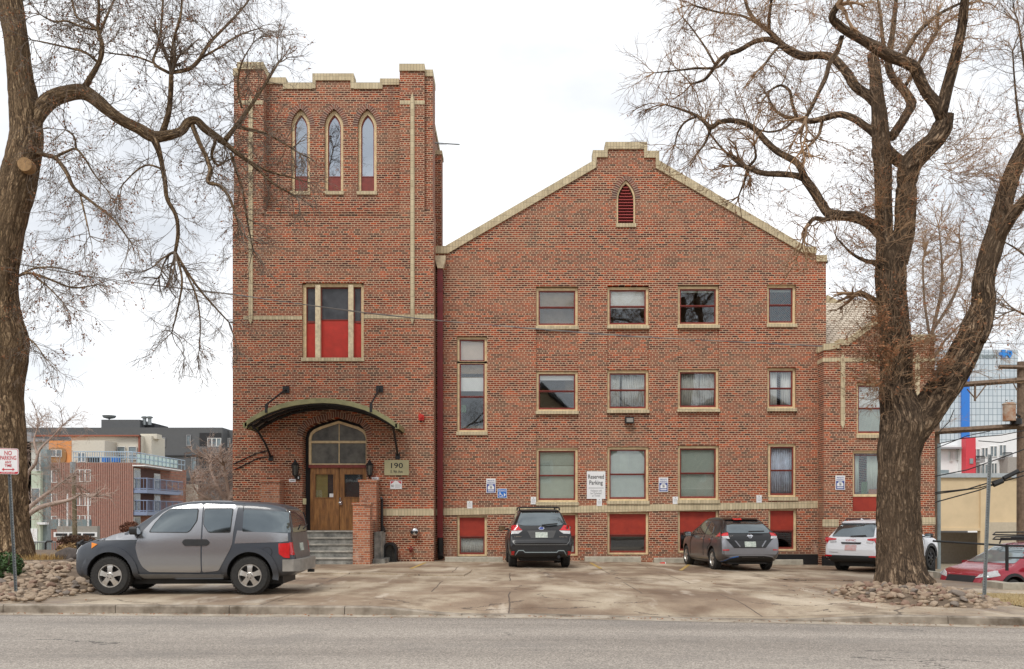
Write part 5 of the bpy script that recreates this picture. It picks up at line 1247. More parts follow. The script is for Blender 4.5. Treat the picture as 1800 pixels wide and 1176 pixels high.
for v in ('left', 'right'):
    le.patch('side_window', round_poly([(-.52, 1.04), (-.5, 1.41), (0, 1.41), (.25, 1.34), (.8, 1.03)], .03), v, M['car_glass'], off=.012)
    le.patch('side_window', round_poly([(-1.25, 1.06), (-1.12, 1.26), (-.92, 1.35), (-.6, 1.4), (-.6, 1.04), (-1.2, 1.03)], .03), v, M['car_glass'], off=.012)
    le.line('door_gap', [(-.56, 1.0), (-.56, .4)], v, M['ink'], .012); le.line('door_gap', [(.75, .98), (.8, .4)], v, M['ink'], .012); le.line('door_gap', [(-1.35, 1.0), (-1.3, .8), (-1.0, .65), (-.95, .4)], v, M['ink'], .012)
    for x in (-.42, -1.22): le.patch('door_handle', round_poly([(x-.1, .875), (x+.1, .88), (x+.1, .91), (x-.1, .905)], .01), v, M['chrome'], off=.03, t=.03)
    le.patch('side_sill', [(-.95, .22), (.95, .22), (.95, .27), (-.95, .27)], v, M['silvergrey'], off=.02)
le.mirror(.72, 1.02, M['blackpaint'], .9); le.wheels(5, M['alloy'], 1); le.under()
xl_ = XX(1313.5, 27.35)
hd_ = R(95.5); le.place((XX(1319, 26.8)+2.22*math.cos(hd_), 26.75+2.22*math.sin(hd_), lz(xl_, 28)), hd_, 1.0)

# --- white SUV half hidden by the big tree
gm = Car('parked_car', 'white sport utility car parked half hidden behind the big tree trunk', 'car', dict(
    xs=[-2.31, -2.3, -2.28, -2.24, -2.2, -2.16, -2.08, -1.98, -1.88, -1.75, -1.5, -1, -.4, .1, .45, .7, .95, 1.15, 1.3, 1.7, 2.0, 2.2, 2.28, 2.31],
    top=[(-2.31, .72), (-2.26, .9), (-2.22, 1.06), (-2.14, 1.16), (-2.02, 1.32), (-1.9, 1.48), (-1.78, 1.58), (-1.5, 1.64), (-.4, 1.67), (.1, 1.65), (.45, 1.57), (1.15, 1.15), (1.3, 1.11), (2.0, 1.03), (2.2, .93), (2.31, .66)],
    bot=[(-2.31, .42), (-2.2, .34), (-1.6, .25), (1.9, .25), (2.31, .36)], belt=[(-2.31, 1.06), (1.1, 1.02), (2.2, .92)],
    w=[(-2.31, .84), (-2.22, .9), (-2.0, .92), (1.6, .92), (2.05, .86), (2.31, .66)], wr=[(-2.2, .7), (-1.8, .63), (.4, .62), (1.2, .72)],
    half=.92, tyre=.36, axles=(1.36, -1.36), paint=M['whitepaint'], tw=.225))
def Gz(pts): return [(-(x-272)/235, (1135-y)/300) for x, y in pts]    # pixels of a 5.1x enlargement
gm.patch('rear_window', round_poly([(-.7, 1.12), (.7, 1.12), (.6, 1.52), (-.6, 1.52)], .05), 'rear', M['car_glass'], off=.01)
gm.patch('spoiler', [(-.62, 1.53), (.62, 1.53), (.6, 1.58), (-.6, 1.58)], 'rear', M['whitepaint'], off=.05, t=.05)
tl = [(.52, 1.06), (.9, 1.1), (.9, .88), (.82, .9), (.76, 1.0), (.52, 1.02)]
for p in (tl, mir(tl)): gm.patch('tail_light', round_poly(p, .012), 'rear', M['lens_red'], off=.02)
rv = [(.5, .985), (.74, .985), (.7, .93), (.5, .95)]
for p in (rv, mir(rv)): gm.patch('reverse_light', p, 'rear', M['lens_clear'], off=.018)
gm.patch('plate_trim', round_poly([(-.34, .95), (.34, .95), (.31, .9), (-.31, .9)], .01), 'rear', M['darkalloy'], off=.024)
gm.patch('number_plate', [(-.19, .7), (.19, .7), (.19, .87), (-.19, .87)], 'rear', plain('pink plate', (.6, .32, .3), .5, 0, .3, 12, c2=(.6, .5, .5)), off=.016)
gm.text('GMC', .02, 1.015, -2.25, .09, M['signred'], .34)
gm.text('TERRAIN', .56, .57+.06, -2.3, .04, M['darkalloy'], .3)
gm.patch('rear_bumper', round_poly([(-.92, .32), (.92, .32), (.93, .52), (.8, .54), (-.8, .54), (-.93, .52)], .02), 'rear', M['blackp'], off=.02, t=.03)
for p in ([(.62, .5), (.9, .5), (.9, .55), (.62, .545)], [(-.62, .5), (-.9, .5), (-.9, .55), (-.62, .545)]): gm.patch('reflector', p, 'rear', M['lens_red'], off=.03)
wp = MB(); wp.tube([(-2.2, .05, 1.14), (-2.19, -.45, 1.17)], .02, 6); wp.build('wiper', M['blackp'], gm.root, world=False)
q = MB(); q.prism([(-.12, 0), (.02, 0), (-.1, .06)], 'y', -.02, .02); q.v = [(v[0]-1.5, v[1], v[2]+1.64) for v in q.v]; q.build('roof_fin', M['whitepaint'], gm.root, world=False)
for sy in (-1, 1):
    rl = MB(); rl.tube([(.2, sy*.6, 1.63), (.1, sy*.6, 1.68), (-1.4, sy*.6, 1.68), (-1.6, sy*.6, 1.6)], .022, 6); rl.build('roof_rail', M['blackp'], gm.root, 40, world=False)
for v in ('left', 'right'):
    gm.patch('side_window', round_poly([(-.25, 1.1), (-.2, 1.54), (.3, 1.5), (.9, 1.12)], .03), v, M['car_glass'], off=.01); gm.patch('side_window', round_poly([(-1.5, 1.12), (-1.3, 1.48), (-.3, 1.54), (-.35, 1.1)], .03), v, M['car_glass'], off=.01)
    gm.line('door_gap', [(-.28, 1.07), (-.28, .42)], v, M['inkgrey'], .012); gm.line('door_gap', [(.85, 1.06), (.88, .42)], v, M['inkgrey'], .012)
    gm.patch('side_sill', [(-.95, .3), (.95, .3), (.95, .42), (-.95, .42)], v, M['blackp'], off=.012)
    for ax in (1.36, -1.36): gm.patch('wheel_arch', archp(ax, .38, .425, .5, -5, 185), v, M['blackp'], off=.016, t=.02)
    gm.patch('door_handle', round_poly([(-.2, .93), (.0, .935), (.0, .965), (-.2, .96)], .01), v, M['whitepaint'], off=.03, t=.03)
gm.mirror(.82, 1.14, M['blackp'], .96); gm.wheels(7, M['darkalloy'], 2); gm.under()
gth = R(90)-R(48)
gm.place((XX(1560, 28.6), 28.75, lz(XX(1560, 28.6), 28)), gth, .93)

# --- red car on the lower drive at the right
rd = Car('parked_car', 'dark red wagon with black roof rack standing on the lower drive', 'car', dict(
    xs=[-2.22, -2.2, -2.1, -2.0, -1.85, -1.6, -1.2, -.5, 0, .35, .6, .9, 1.15, 1.4, 1.8, 2.05, 2.18, 2.22],
    top=[(-2.22, .7), (-2.1, .98), (-2.0, 1.15), (-1.85, 1.35), (-1.6, 1.5), (-1.2, 1.54), (-.5, 1.57), (0, 1.55), (.35, 1.46), (1.15, 1.02), (1.4, .98), (1.8, .92), (2.05, .82), (2.22, .56)],
    bot=[(-2.22, .4), (-2.0, .28), (1.8, .26), (2.22, .34)], belt=[(-2.22, .98), (1.0, .94), (2.1, .82)],
    w=[(-2.22, .78), (-2.0, .87), (-1.6, .89), (1.4, .89), (1.9, .82), (2.22, .58)], wr=[(-2.1, .68), (-1.6, .6), (.3, .58), (1.2, .68)],
    half=.89, tyre=.34, axles=(1.3, -1.33), paint=M['redpaintcar'], tw=.215))
rd.patch('windshield', round_poly([(-.7, 1.06), (.7, 1.06), (.56, 1.45), (-.56, 1.45)], .04), 'front', plain('bright windscreen', (.3, .36, .38), .05, .5, .3, 1.5), off=.008)
for sy in (-1, 1): rd.patch('headlight', round_poly([(sy*.42, .7), (sy*.8, .78), (sy*.76, .9), (sy*.5, .8)], .02), 'front', M['lens_clear'], off=.014)
rd.patch('front_grille', round_poly([(-.4, .58), (.4, .58), (.42, .76), (-.42, .76)], .03), 'front', M['blackp'], off=.012); rd.patch('front_bumper', [(-.7, .34), (.7, .34), (.66, .5), (-.66, .5)], 'front', M['blackp'], off=.01)
for v in ('left', 'right'):
    rd.patch('side_window', round_poly([(-.35, 1.0), (-.3, 1.45), (.1, 1.44), (.32, 1.36), (.88, 1.0)], .03), v, M['car_glass'], off=.01); rd.patch('side_window', round_poly([(-1.6, 1.05), (-1.4, 1.36), (-.4, 1.45), (-.45, 1.0)], .03), v, M['car_glass'], off=.01)
    rd.line('door_gap', [(-.4, .98), (-.4, .4)], v, M['ink'], .012); rd.line('door_gap', [(.8, .98), (.85, .4)], v, M['ink'], .012)
    rd.patch('headlight', round_poly([(1.72, .78), (2.05, .72), (2.1, .8), (1.78, .9)], .02), v, M['lens_clear'], off=.014)
    for ax in (1.3, -1.33): rd.patch('wheel_arch', archp(ax, .36, .4, .47, -5, 185), v, M['blackp'], off=.016, t=.02)
rk = MB()
for sy in (-1, 1): rk.tube([(.1, sy*.5, 1.52), (.05, sy*.5, 1.62), (-1.3, sy*.5, 1.62), (-1.4, sy*.5, 1.52)], .02, 6)
for x in (0, -.4, -.8, -1.2): rk.tube([(x, -.55, 1.66), (x, .55, 1.66)], .02, 6)
for y in [-.5+.125*i for i in range(9)]: rk.tube([(.15, y, 1.7), (-1.3, y, 1.7)], .012, 5)
for z in (1.7, 1.82): rk.tube([(.35, -.5, z-.06), (.15, -.58, z), (-1.35, -.58, z), (-1.35, .58, z), (.15, .58, z), (.35, .5, z-.06), (.35, -.5, z-.06)], .018, 6)
rk.build('roof_rack', M['blackp'], rd.root, world=False)
rd.mirror(.72, 1.0, M['redpaintcar'], .9); rd.wheels(5, M['darkalloy'], 1); rd.under()
rd.place((XX(1795, 24.5), 24.6, -.78), R(180+24), 1.0)
# ------------------------------------------------------------------ trees
class Tree:
    def __init__(s, seed): s.rng = random.Random(seed); s.trunk = MB(); s.twigs = MB(); s.leaves = MB(); s.pts = []; s.nleaf = 0
    def limb(s, path, Y0=None, dy=0.0, n=10, sub=4, ridge=.0, rough=.06, start=False):
        """main limb through (px, py, radius px) points; its depth drifts by dy metres along its length"""
        if Y0 is None:
            px, py = path[0][:2]; Y0 = min(s.pts, key=lambda q: (q[0]-px)**2+(q[1]-py)**2)[2]
        P = [Vector((p[0], p[1], p[2])) for p in path]; out = []
        for i in range(len(P)-1):       # Catmull-Rom
            a, b, c, d = P[max(i-1, 0)], P[i], P[i+1], P[min(i+2, len(P)-1)]
            for k in range(sub):
                t = k/sub; out.append(.5*((2*b)+(c-a)*t+(2*a-5*b+4*c-d)*t*t+(3*b-a-3*c+d)*t**3))
        out.append(P[-1]); m = len(out); ph = s.rng.random()*9
        pts, rad = [], []
        for i, p in enumerate(out):
            Y = Y0+dy*(i/(m-1))**1.2+(.05*math.sin(i/sub*.9+ph) if i else 0)
            s.pts.append((p.x, p.y, Y)); q = W(p.x, p.y, Y); pts.append(q); rad.append(max(.006, p.z*(.88 if p.z < 17 else 1)*Y/F)*(1+rough*(mnoise.noise(Vector((i/sub*.9+ph, 3.1, 0))))*(1.6 if p.z < 24 else .4)))
        rf_ = None
        if ridge:
            def rf_(an, l, r, ph=ph):
                u = an*r; x, y = math.cos(an)*2.2, math.sin(an)*2.2
                k = mnoise.noise(Vector((x*1.2, y*1.2, l*.7+ph)))*.09+abs(mnoise.noise(Vector((x*4.2, y*4.2, l*2.1+ph))))*-.16*ridge+mnoise.noise(Vector((x*9, y*9, l*3.0)))*.035*ridge
                return r*(1.03+k)
        s.trunk.tube(pts, rad, n, True, rf_)
        return pts, rad
    def twig(s, p, d, L, r, lev, maxlev, kids, droop, leafy=0.0, wob=.32, ch=.5):
        rg = s.rng; ns = max(3, min(8, int(L/.13))); st = L/ns; pts = [p.copy()]; q = p.copy(); d = d.normalized(); ds = []
        for i in range(ns):
            d = d+Vector((rg.uniform(-1, 1), rg.uniform(-1, 1), rg.uniform(-1, 1)))*wob*(.7 if lev else 1)+Vector((0, 0, droop)); d.normalize()
            q = q+d*st; pts.append(q.copy()); ds.append(d.copy())
        s.twigs.tube(pts, [max(.0027, r*(1-.78*i/ns)) for i in range(ns+1)], 4 if lev == 0 else 3, False)
        if lev < maxlev:
            nk = max(1, int(kids[lev]*L+rg.random()))
            for k in range(nk):
                t = rg.uniform(.15, 1); i = min(ns-1, int(t*ns)); ax = Vector((rg.uniform(-1, 1), rg.uniform(-1, 1), rg.uniform(-1, 1)))
                nd = ds[i]+ax*.85; s.twig(pts[i].lerp(pts[i+1], t*ns-i), nd, L*rg.uniform(.3, .6)*(1.15-.4*t)+.05, max(.0034, r*.58), lev+1, maxlev, kids, droop, leafy, wob)
        if leafy and lev >= 1 and rg.random() < leafy:
            for k in range(rg.randint(2, 7)):
                i = rg.randrange(len(pts)); c = pts[i]+Vector((rg.gauss(0, .03), rg.gauss(0, .03), rg.gauss(-.02, .03))); a = rg.uniform(.022, .04)
                u = Vector((rg.uniform(-1, 1), rg.uniform(-1, 1), rg.uniform(-1, 1))).normalized(); v = u.orthogonal().normalized()
                s.leaves.poly([c-u*a, c-v*a*.5, c+u*a, c+v*a*.55]); s.nleaf += 1
    def clothe(s, pts, rad, per_m, L, kids=(5, 6), droop=0.0, up=.3, r=.011, t0=.1, maxlev=2, leafy=0.0, side=None, wob=.32):
        rg = s.rng; tot = sum((b-a).length for a, b in zip(pts[:-1], pts[1:]))
        for k in range(int(tot*per_m)):
            t = rg.uniform(t0, 1)*(len(pts)-1); i = min(len(pts)-2, int(t)); p = pts[i].lerp(pts[i+1], t-i); ax = (pts[i+1]-pts[i]).normalized()
            d = Vector((rg.gauss(0, 1), rg.gauss(0, .8), rg.gauss(0, 1))); d = d-ax*d.dot(ax)*.8; d.normalize()
            d = d+Vector((0, 0, up))+ax*rg.uniform(0, .6)
            if side: d = d+Vector(side)
            s.twig(p+d.normalized()*rad[i]*.8, d, L*rg.uniform(.5, 1.15), min(r*rg.uniform(.7, 1.2), rad[i]*.8), 0, maxlev, kids, droop, leafy, wob)
        if rad[-1] < .06:
            for k in range(4):
                d = (pts[-1]-pts[-3]).normalized()+Vector((rg.gauss(0, .5), rg.gauss(0, .5), rg.gauss(0, .4))); s.twig(pts[-1], d, L*rg.uniform(.6, 1.1), rad[-1]*.9, 0, maxlev, kids, droop, leafy, wob)
    def done(s, name, label, loc, mb_, mt, leaf=None, cat='tree', group=None):
        root = thing(name, label, cat, loc, group)
        s.trunk.build('trunk', M[mb_], root, True); s.twigs.build('crown', M[mt], root, fix=False)
        if s.nleaf: s.leaves.build('dead_leaves', M[leaf or 'dead_leaf'], root, fix=False)
        return root

# big tree at the left edge
T = Tree(3); Y0 = 24.0
T.limb([(10, 1000, 52), (10, 975, 46), (9, 930, 38), (8, 860, 37), (5, 780, 37), (2, 700, 34), (8, 620, 37), (8, 585, 36), (2, 540, 30), (-2, 490, 30), (10, 410, 30), (26, 340, 30), (38, 290, 29), (46, 245, 27), (44, 200, 25), (36, 140, 21), (28, 70, 20), (18, 0, 21), (5, -70, 20)], Y0, 0, 56, 6, 1.0)
A = T.limb([(48, 232, 20), (66, 200, 16), (88, 176, 15.5), (115, 165, 14.5), (145, 162, 14), (168, 175, 13), (190, 194, 12), (215, 212, 11), (243, 226, 10.5), (268, 240, 11), (292, 239, 9.5), (318, 231, 8.5), (330, 216, 8.5), (345, 212, 7.5), (360, 226, 8), (380, 240, 7), (396, 252, 6)], None, 1.2, 18, 5, .5)
a1 = [T.limb([(148, 156, 7), (158, 138, 5.5), (170, 118, 5), (178, 98, 4.8), (179, 76, 4.5), (172, 50, 3.6), (174, 20, 3), (172, -20, 2.5)], None, -.5), T.limb([(172, 54, 3), (155, 40, 2.5), (135, 30, 2.2), (128, 5, 2), (126, -20, 1.6)], None, .8), T.limb([(168, 52, 2.6), (145, 48, 2.2), (118, 37, 2), (95, 38, 1.8), (70, 25, 1.2)], None, -1), T.limb([(170, 108, 2.6), (150, 92, 2.4), (120, 84, 2), (85, 76, 1.5), (55, 70, 1)], None, -.8), T.limb([(176, 58, 3), (188, 28, 2.5), (205, -10, 2)], None, .6)]
a2 = [T.limb([(286, 232, 6.5), (296, 200, 5.5), (300, 165, 5), (301, 130, 4.6)], None, -.4), T.limb([(303, 127, 4), (330, 122, 4), (348, 108, 3.8), (368, 76, 3.2), (398, 45, 2.6), (430, 10, 2), (450, -20, 1.6)], None, 1.2), T.limb([(301, 130, 3.6), (302, 95, 3.2), (308, 60, 2.8), (318, 25, 2.4), (320, -20, 2)], None, -.6), T.limb([(297, 128, 3.2), (270, 110, 2.8), (278, 80, 2.5), (284, 40, 2.2), (287, -10, 2)], None, .5), T.limb([(350, 104, 2.4), (385, 84, 2), (420, 62, 1.6), (455, 50, 1)], None, -.6), T.limb([(268, 110, 2), (240, 100, 1.8), (205, 95, 1.5), (180, 92, 1)], None, .3)]
a3 = [T.limb([(270, 242, 8), (278, 262, 6.5), (284, 285, 5), (290, 320, 4.6), (294, 350, 4.2), (309, 378, 4), (313, 410, 3.8), (308, 443, 3.6)], None, .6), T.limb([(308, 443, 3), (324, 470, 2.6), (350, 508, 2.2), (378, 540, 1.8), (402, 566, 1.3)], None, .3), T.limb([(309, 446, 2.6), (320, 490, 2.2), (314, 535, 1.8), (302, 585, 1.2)], None, -.4), T.limb([(322, 470, 2), (345, 520, 1.8), (352, 570, 1.4), (350, 615, 1)], None, .2), T.limb([(304, 443, 2), (285, 455, 1.6), (268, 470, 1.2)], None, -.5), T.limb([(291, 300, 2.2), (262, 290, 1.9), (240, 300, 1.6), (215, 325, 1.2)], None, -.5)]
a4 = [T.limb([(338, 220, 5), (350, 250, 4.5), (362, 275, 4.2), (370, 300, 4.6), (366, 320, 4.4), (385, 326, 3.4), (402, 345, 2.8), (415, 380, 2)], None, -.5), T.limb([(360, 228, 4), (378, 245, 3.6), (372, 272, 3), (382, 290, 2.5), (395, 285, 2)], None, .6)]
a5 = [T.limb([(392, 248, 5.5), (415, 268, 4.6), (445, 290, 3.6), (480, 322, 2.4), (520, 345, 1.4)], None, .4), T.limb([(396, 246, 5), (420, 215, 4.2), (445, 180, 3.4), (468, 145, 2.6), (490, 110, 1.6)], None, .8), T.limb([(415, 222, 4.2), (440, 228, 3.6), (475, 238, 2.6), (515, 262, 1.5)], None, .5), T.limb([(425, 190, 2.2), (418, 150, 2), (425, 110, 1.6), (445, 75, 1)], None, -.5), T.limb([(405, 268, 3.2), (425, 330, 2.6), (435, 390, 2), (445, 440, 1.3)], None, .6), T.limb([(440, 285, 3), (470, 300, 2.4), (505, 310, 1.6), (540, 320, 1)], None, .2)]
b1 = [T.limb([(60, 268, 5), (82, 273, 4.5), (100, 280, 4.2), (118, 305, 4), (130, 330, 3.4), (160, 354, 2.8), (198, 384, 2.2), (226, 420, 1.4)], None, -1.5), T.limb([(95, 277, 3), (118, 266, 2.6), (134, 262, 2.2), (150, 280, 2), (165, 305, 1.6), (185, 330, 1)], None, -.6), T.limb([(134, 262, 2.2), (130, 240, 1.8), (115, 228, 1.4)], None, -.5), T.limb([(140, 338, 2), (150, 380, 1.7), (158, 415, 1)], None, -.4)]
c1 = [T.limb([(30, 486, 3), (50, 480, 2.6), (75, 486, 2.4), (95, 494, 2.2), (130, 506, 1.8), (172, 500, 1)], None, -1), T.limb([(32, 485, 2.4), (60, 472, 2), (95, 470, 1.6), (130, 478, 1)], None, -.4), T.limb([(60, 484, 2), (85, 505, 1.6), (110, 530, 1)], None, -.8), T.limb([(44, 590, 2), (62, 605, 1.5), (80, 630, 1)], None, -.6)]
for lm in [A]: T.clothe(*lm, per_m=7, L=1.0, kids=(6, 6), up=.35, t0=.2, leafy=.03)
for lm in a1+a2: T.clothe(*lm, per_m=8.5, L=1.15, kids=(6, 7), up=.25, droop=-.01, r=.011, leafy=.11)
for lm in a3: T.clothe(*lm, per_m=9, L=1.05, kids=(6, 7), up=-.35, droop=-.05, r=.009, leafy=.02)
for lm in a4+a5: T.clothe(*lm, per_m=12, L=1.0, kids=(6, 7), up=.05, droop=-.03, r=.01, leafy=.06)
for lm in b1+c1: T.clothe(*lm, per_m=9, L=1.05, kids=(6, 7), up=-.15, droop=-.04, r=.008, leafy=.1)
for k in range(26):     # sprouts straight off the trunk
    py = T.rng.uniform(-10, 620); c = min(T.pts[:109], key=lambda q: abs(q[1]-py)); T.twig(W(c[0]+20, c[1], Y0-.2), Vector((1, T.rng.uniform(-.8, .4), T.rng.uniform(-.5, .5))), T.rng.uniform(.5, 1.2), .008, 0, 2, (5, 5), -.02, .06)
for k in range(42):
    T.twig(W(T.rng.uniform(60, 480), -30, Y0+T.rng.uniform(-1.5, 1.5)), Vector((T.rng.uniform(-.6, .6), 0, -1)), T.rng.uniform(.7, 1.5), .009, 0, 2, (5, 6), -.03, .05)
lt_ = T.done('bare_tree', 'huge bare tree with furrowed trunk and long arching limb at the left edge', (XX(8, Y0), Y0, .2), 'bark', 'twig_grey')
cw = MB(); c = W(43, 287, Y0-.52); cw.tube([c+Vector((-.05, .3, 0)), c+Vector((0, 0, -.02))], [.19, .17], 16); cw.build('cut_stub', M['cutwood'], lt_)

# big tree at the right, between the lot and the street
T = Tree(11); Y0 = 19.75
tr_ = T.limb([(1588, 1054, 62), (1587, 1034, 53), (1584, 1008, 43.5), (1582, 975, 38.5), (1580, 920, 35.5), (1579, 860, 34.5), (1580, 800, 35), (1586, 760, 38), (1586, 735, 38), (1578, 700, 30), (1576, 660, 26.5), (1576, 610, 25.5), (1571, 560, 25), (1566, 510, 25.5), (1566, 462, 25), (1562, 430, 20)], Y0, 0, 64, 7, 1.15)
rr1 = T.limb([(1590, 775, 28), (1616, 740, 29), (1646, 698, 27.5), (1674, 657, 26), (1697, 615, 25), (1716, 572, 23), (1729, 535, 20.5), (1728, 500, 18), (1738, 455, 17.5), (1756, 395, 17.5), (1770, 335, 16.5), (1788, 285, 15), (1815, 235, 13), (1850, 190, 11)], None, -.8, 40, 5, 1.0)
rr2 = T.limb([(1742, 452, 13), (1758, 415, 12), (1780, 378, 12), (1806, 348, 11), (1850, 310, 10)], None, -.8, 20)
rr3 = T.limb([(1735, 520, 10), (1738, 570, 8), (1728, 600, 6)], None, -.3, 12)
ls = T.limb([(1562, 460, 20), (1556, 415, 16.5), (1553, 360, 16), (1552, 310, 16), (1550, 270, 17), (1548, 238, 16.5), (1546, 200, 14.5), (1541, 160, 13), (1538, 120, 11), (1533, 98, 9)], None, .7, 26, 5, .7)
rs = T.limb([(1576, 460, 20), (1588, 415, 17.5), (1592, 360, 17.5), (1594, 318, 17), (1602, 288, 19), (1622, 266, 17.5), (1645, 244, 17), (1658, 220, 17), (1662, 200, 15)], None, -.5, 26, 5, .8)
xx_ = T.limb([(1555, 262, 13), (1570, 275, 12), (1585, 285, 12), (1600, 282, 12)], None, -.1, 14)
R1 = T.limb([(1656, 206, 12), (1646, 184, 12), (1630, 164, 10.5), (1618, 142, 10.5), (1608, 120, 10.5), (1588, 108, 10.5), (1562, 98, 11), (1540, 84, 11), (1515, 70, 9), (1490, 56, 8), (1474, 44, 8), (1462, 30, 7), (1472, 10, 6)], None, -1.2, 18, 5, .6)
R2_ = T.limb([(1654, 200, 12), (1663, 160, 11), (1674, 120, 10.5), (1684, 80, 9.5), (1692, 40, 9), (1696, 0, 8.5), (1702, -40, 7)], None, -.8, 18, 5, .6)
md = [T.limb([(1568, 240, 9.5), (1582, 220, 9), (1594, 200, 9), (1602, 182, 9.5), (1590, 160, 8.5), (1572, 140, 7.5), (1562, 118, 7), (1564, 90, 6), (1570, 50, 5), (1575, 0, 4), (1578, -30, 3)], None, 1.2, 12), T.limb([(1560, 112, 4.5), (1552, 70, 4), (1548, 30, 3), (1540, -20, 2)], None, .5), T.limb([(1585, 105, 5), (1605, 70, 4.5), (1625, 45, 4), (1655, 22, 3.2), (1690, 5, 2.4)], None, .5), T.limb([(1592, 150, 4), (1610, 120, 4), (1632, 80, 4), (1650, 50, 3)], None, 1)]
L1 = [T.limb([(1545, 185, 12), (1526, 168, 9.5), (1504, 152, 9.5), (1490, 130, 9), (1476, 113, 8.5), (1462, 101, 8), (1440, 97, 7), (1415, 99, 8), (1396, 93, 8), (1378, 82, 7), (1366, 70, 6), (1350, 54, 4.6), (1328, 36, 4), (1314, 14, 3.4), (1306, -20, 2.6)], None, 1.8, 14), T.limb([(1376, 78, 5), (1350, 69, 5), (1325, 74, 4.6), (1300, 88, 4.6), (1278, 96, 4.4), (1264, 106, 4.2), (1252, 124, 3.6), (1238, 140, 2.8), (1215, 148, 1.8)], None, .8), T.limb([(1282, 96, 3), (1262, 118, 2.6), (1225, 120, 2.2), (1190, 124, 1.6), (1150, 128, 1)], None, -.4), T.limb([(1256, 112, 2.6), (1240, 84, 2), (1220, 55, 1.6), (1200, 30, 1.2)], None, .6), T.limb([(1352, 56, 4), (1352, 30, 3.4), (1356, 0, 2.8), (1358, -30, 2)], None, -.6), T.limb([(1345, 48, 3), (1305, 28, 2.4), (1265, 22, 2), (1222, 10, 1.4)], None, .3), T.limb([(1400, 90, 3), (1372, 82, 2.8), (1355, 98, 2.4), (1345, 112, 1.8)], None, -.6)]
L1b = [T.limb([(1480, 64, 5), (1472, 90, 5), (1458, 112, 5), (1452, 135, 4.5), (1440, 160, 4.2), (1428, 185, 4), (1418, 205, 3.6)], None, -.2)]
L2 = [T.limb([(1542, 238, 9), (1524, 224, 7.5), (1500, 208, 7), (1476, 201, 6.6), (1452, 207, 6), (1425, 213, 5.4), (1402, 209, 4.6), (1380, 205, 3.6), (1362, 193, 2.6), (1355, 180, 1.6)], None, 1.4, 12), T.limb([(1400, 206, 3.6), (1392, 180, 3.4), (1388, 160, 3), (1372, 150, 2.4), (1352, 160, 1.6)], None, .4), T.limb([(1446, 210, 3.4), (1440, 235, 3.2), (1432, 246, 3)], None, -.3), T.limb([(1396, 210, 2.6), (1380, 225, 2.2), (1350, 232, 1.8), (1320, 222, 1.2)], None, .4)]
L3 = [T.limb([(1560, 428, 14), (1544, 406, 12.5), (1524, 390, 10.5), (1500, 381, 10.5), (1476, 379, 10), (1456, 374, 9.5), (1444, 358, 9), (1432, 338, 9), (1416, 316, 8.5)], None, 1.0, 16, 5, .5), T.limb([(1420, 318, 7), (1400, 309, 6.2), (1372, 306, 6), (1345, 305, 5.4), (1324, 299, 5), (1312, 294, 4.6)], None, .5, 10), T.limb([(1416, 316, 7), (1404, 290, 6.6), (1388, 278, 6.4), (1366, 266, 6.2), (1346, 248, 6), (1328, 228, 5.5), (1308, 216, 5.2), (1285, 212, 5), (1264, 215, 4.6), (1250, 224, 4.6), (1236, 212, 3.6), (1222, 202, 3), (1196, 192, 2.2), (1170, 184, 1.4)], None, .9, 10), T.limb([(1312, 296, 3.4), (1295, 285, 2.8), (1270, 262, 2.2), (1248, 235, 1.8)], None, .2), T.limb([(1314, 298, 3), (1308, 320, 2.4), (1298, 345, 1.4)], None, .3), T.limb([(1226, 204, 2.6), (1205, 214, 2.2), (1192, 232, 1.8), (1186, 255, 1.2)], None, .2), T.limb([(1316, 292, 3), (1328, 278, 2.6), (1326, 255, 2)], None, -.4), T.limb([(1470, 380, 4.5), (1450, 386, 5), (1432, 384, 4.4), (1420, 394, 3)], None, -.5), T.limb([(1250, 222, 3), (1240, 250, 2.4), (1225, 270, 1.6)], None, .2)]
L4 = [T.limb([(1552, 470, 9), (1538, 462, 6), (1520, 458, 4), (1498, 446, 2.6), (1474, 422, 1.6), (1468, 412, 1)], None, -.3), T.limb([(1548, 535, 8), (1530, 524, 6), (1514, 516, 6), (1503, 518, 5)], None, -.3)]
for lm in L1+L2: T.clothe(*lm, per_m=8, L=.95, kids=(7, 7), up=.1, droop=-.01, r=.009, leafy=.035, t0=.3)
for lm in L3: T.clothe(*lm, per_m=8, L=.95, kids=(7, 7), up=0, droop=-.04, r=.008, leafy=.035, t0=.25)
for lm in L1b+md+[R1, R2_]: T.clothe(*lm, per_m=8, L=.9, kids=(7, 7), up=.3, r=.009, leafy=.1, t0=.08)
for lm in [ls, rs, xx_]: T.clothe(*lm, per_m=11, L=.8, kids=(7, 7), up=.2, r=.007, leafy=.16, t0=.1)
for lm in [rr1]: T.clothe(*lm, per_m=7, L=1.0, kids=(6, 6), up=.45, r=.008, leafy=.06, t0=.2, side=(.5, 0, .1))
for lm in [rr2, rr3]: T.clothe(*lm, per_m=9, L=1.0, kids=(6, 6), up=.3, r=.008, leafy=.1, t0=.1)
for lm in L4: T.clothe(*lm, per_m=12, L=.6, kids=(6, 6), up=.1, r=.006, leafy=.04, t0=.3)
for k in range(230):    # shaggy sprouts on the trunk and both stems
    py = T.rng.choice([T.rng.uniform(470, 730), T.rng.uniform(290, 470), T.rng.uniform(560, 680)])
    sd = T.rng.choice([-1, -1, 1]); cx_ = 1568+(10 if py > 560 else 0)+sd*T.rng.uniform(5, 28)
    T.twig(W(cx_, py, Y0-.32), Vector((sd*.8+T.rng.gauss(0, .6), T.rng.uniform(-.9, .1), T.rng.uniform(-.2, 1))), T.rng.uniform(.35, 1.0), .006, 0, 2, (7, 7), .02, .3 if 560 < py < 680 else .1)
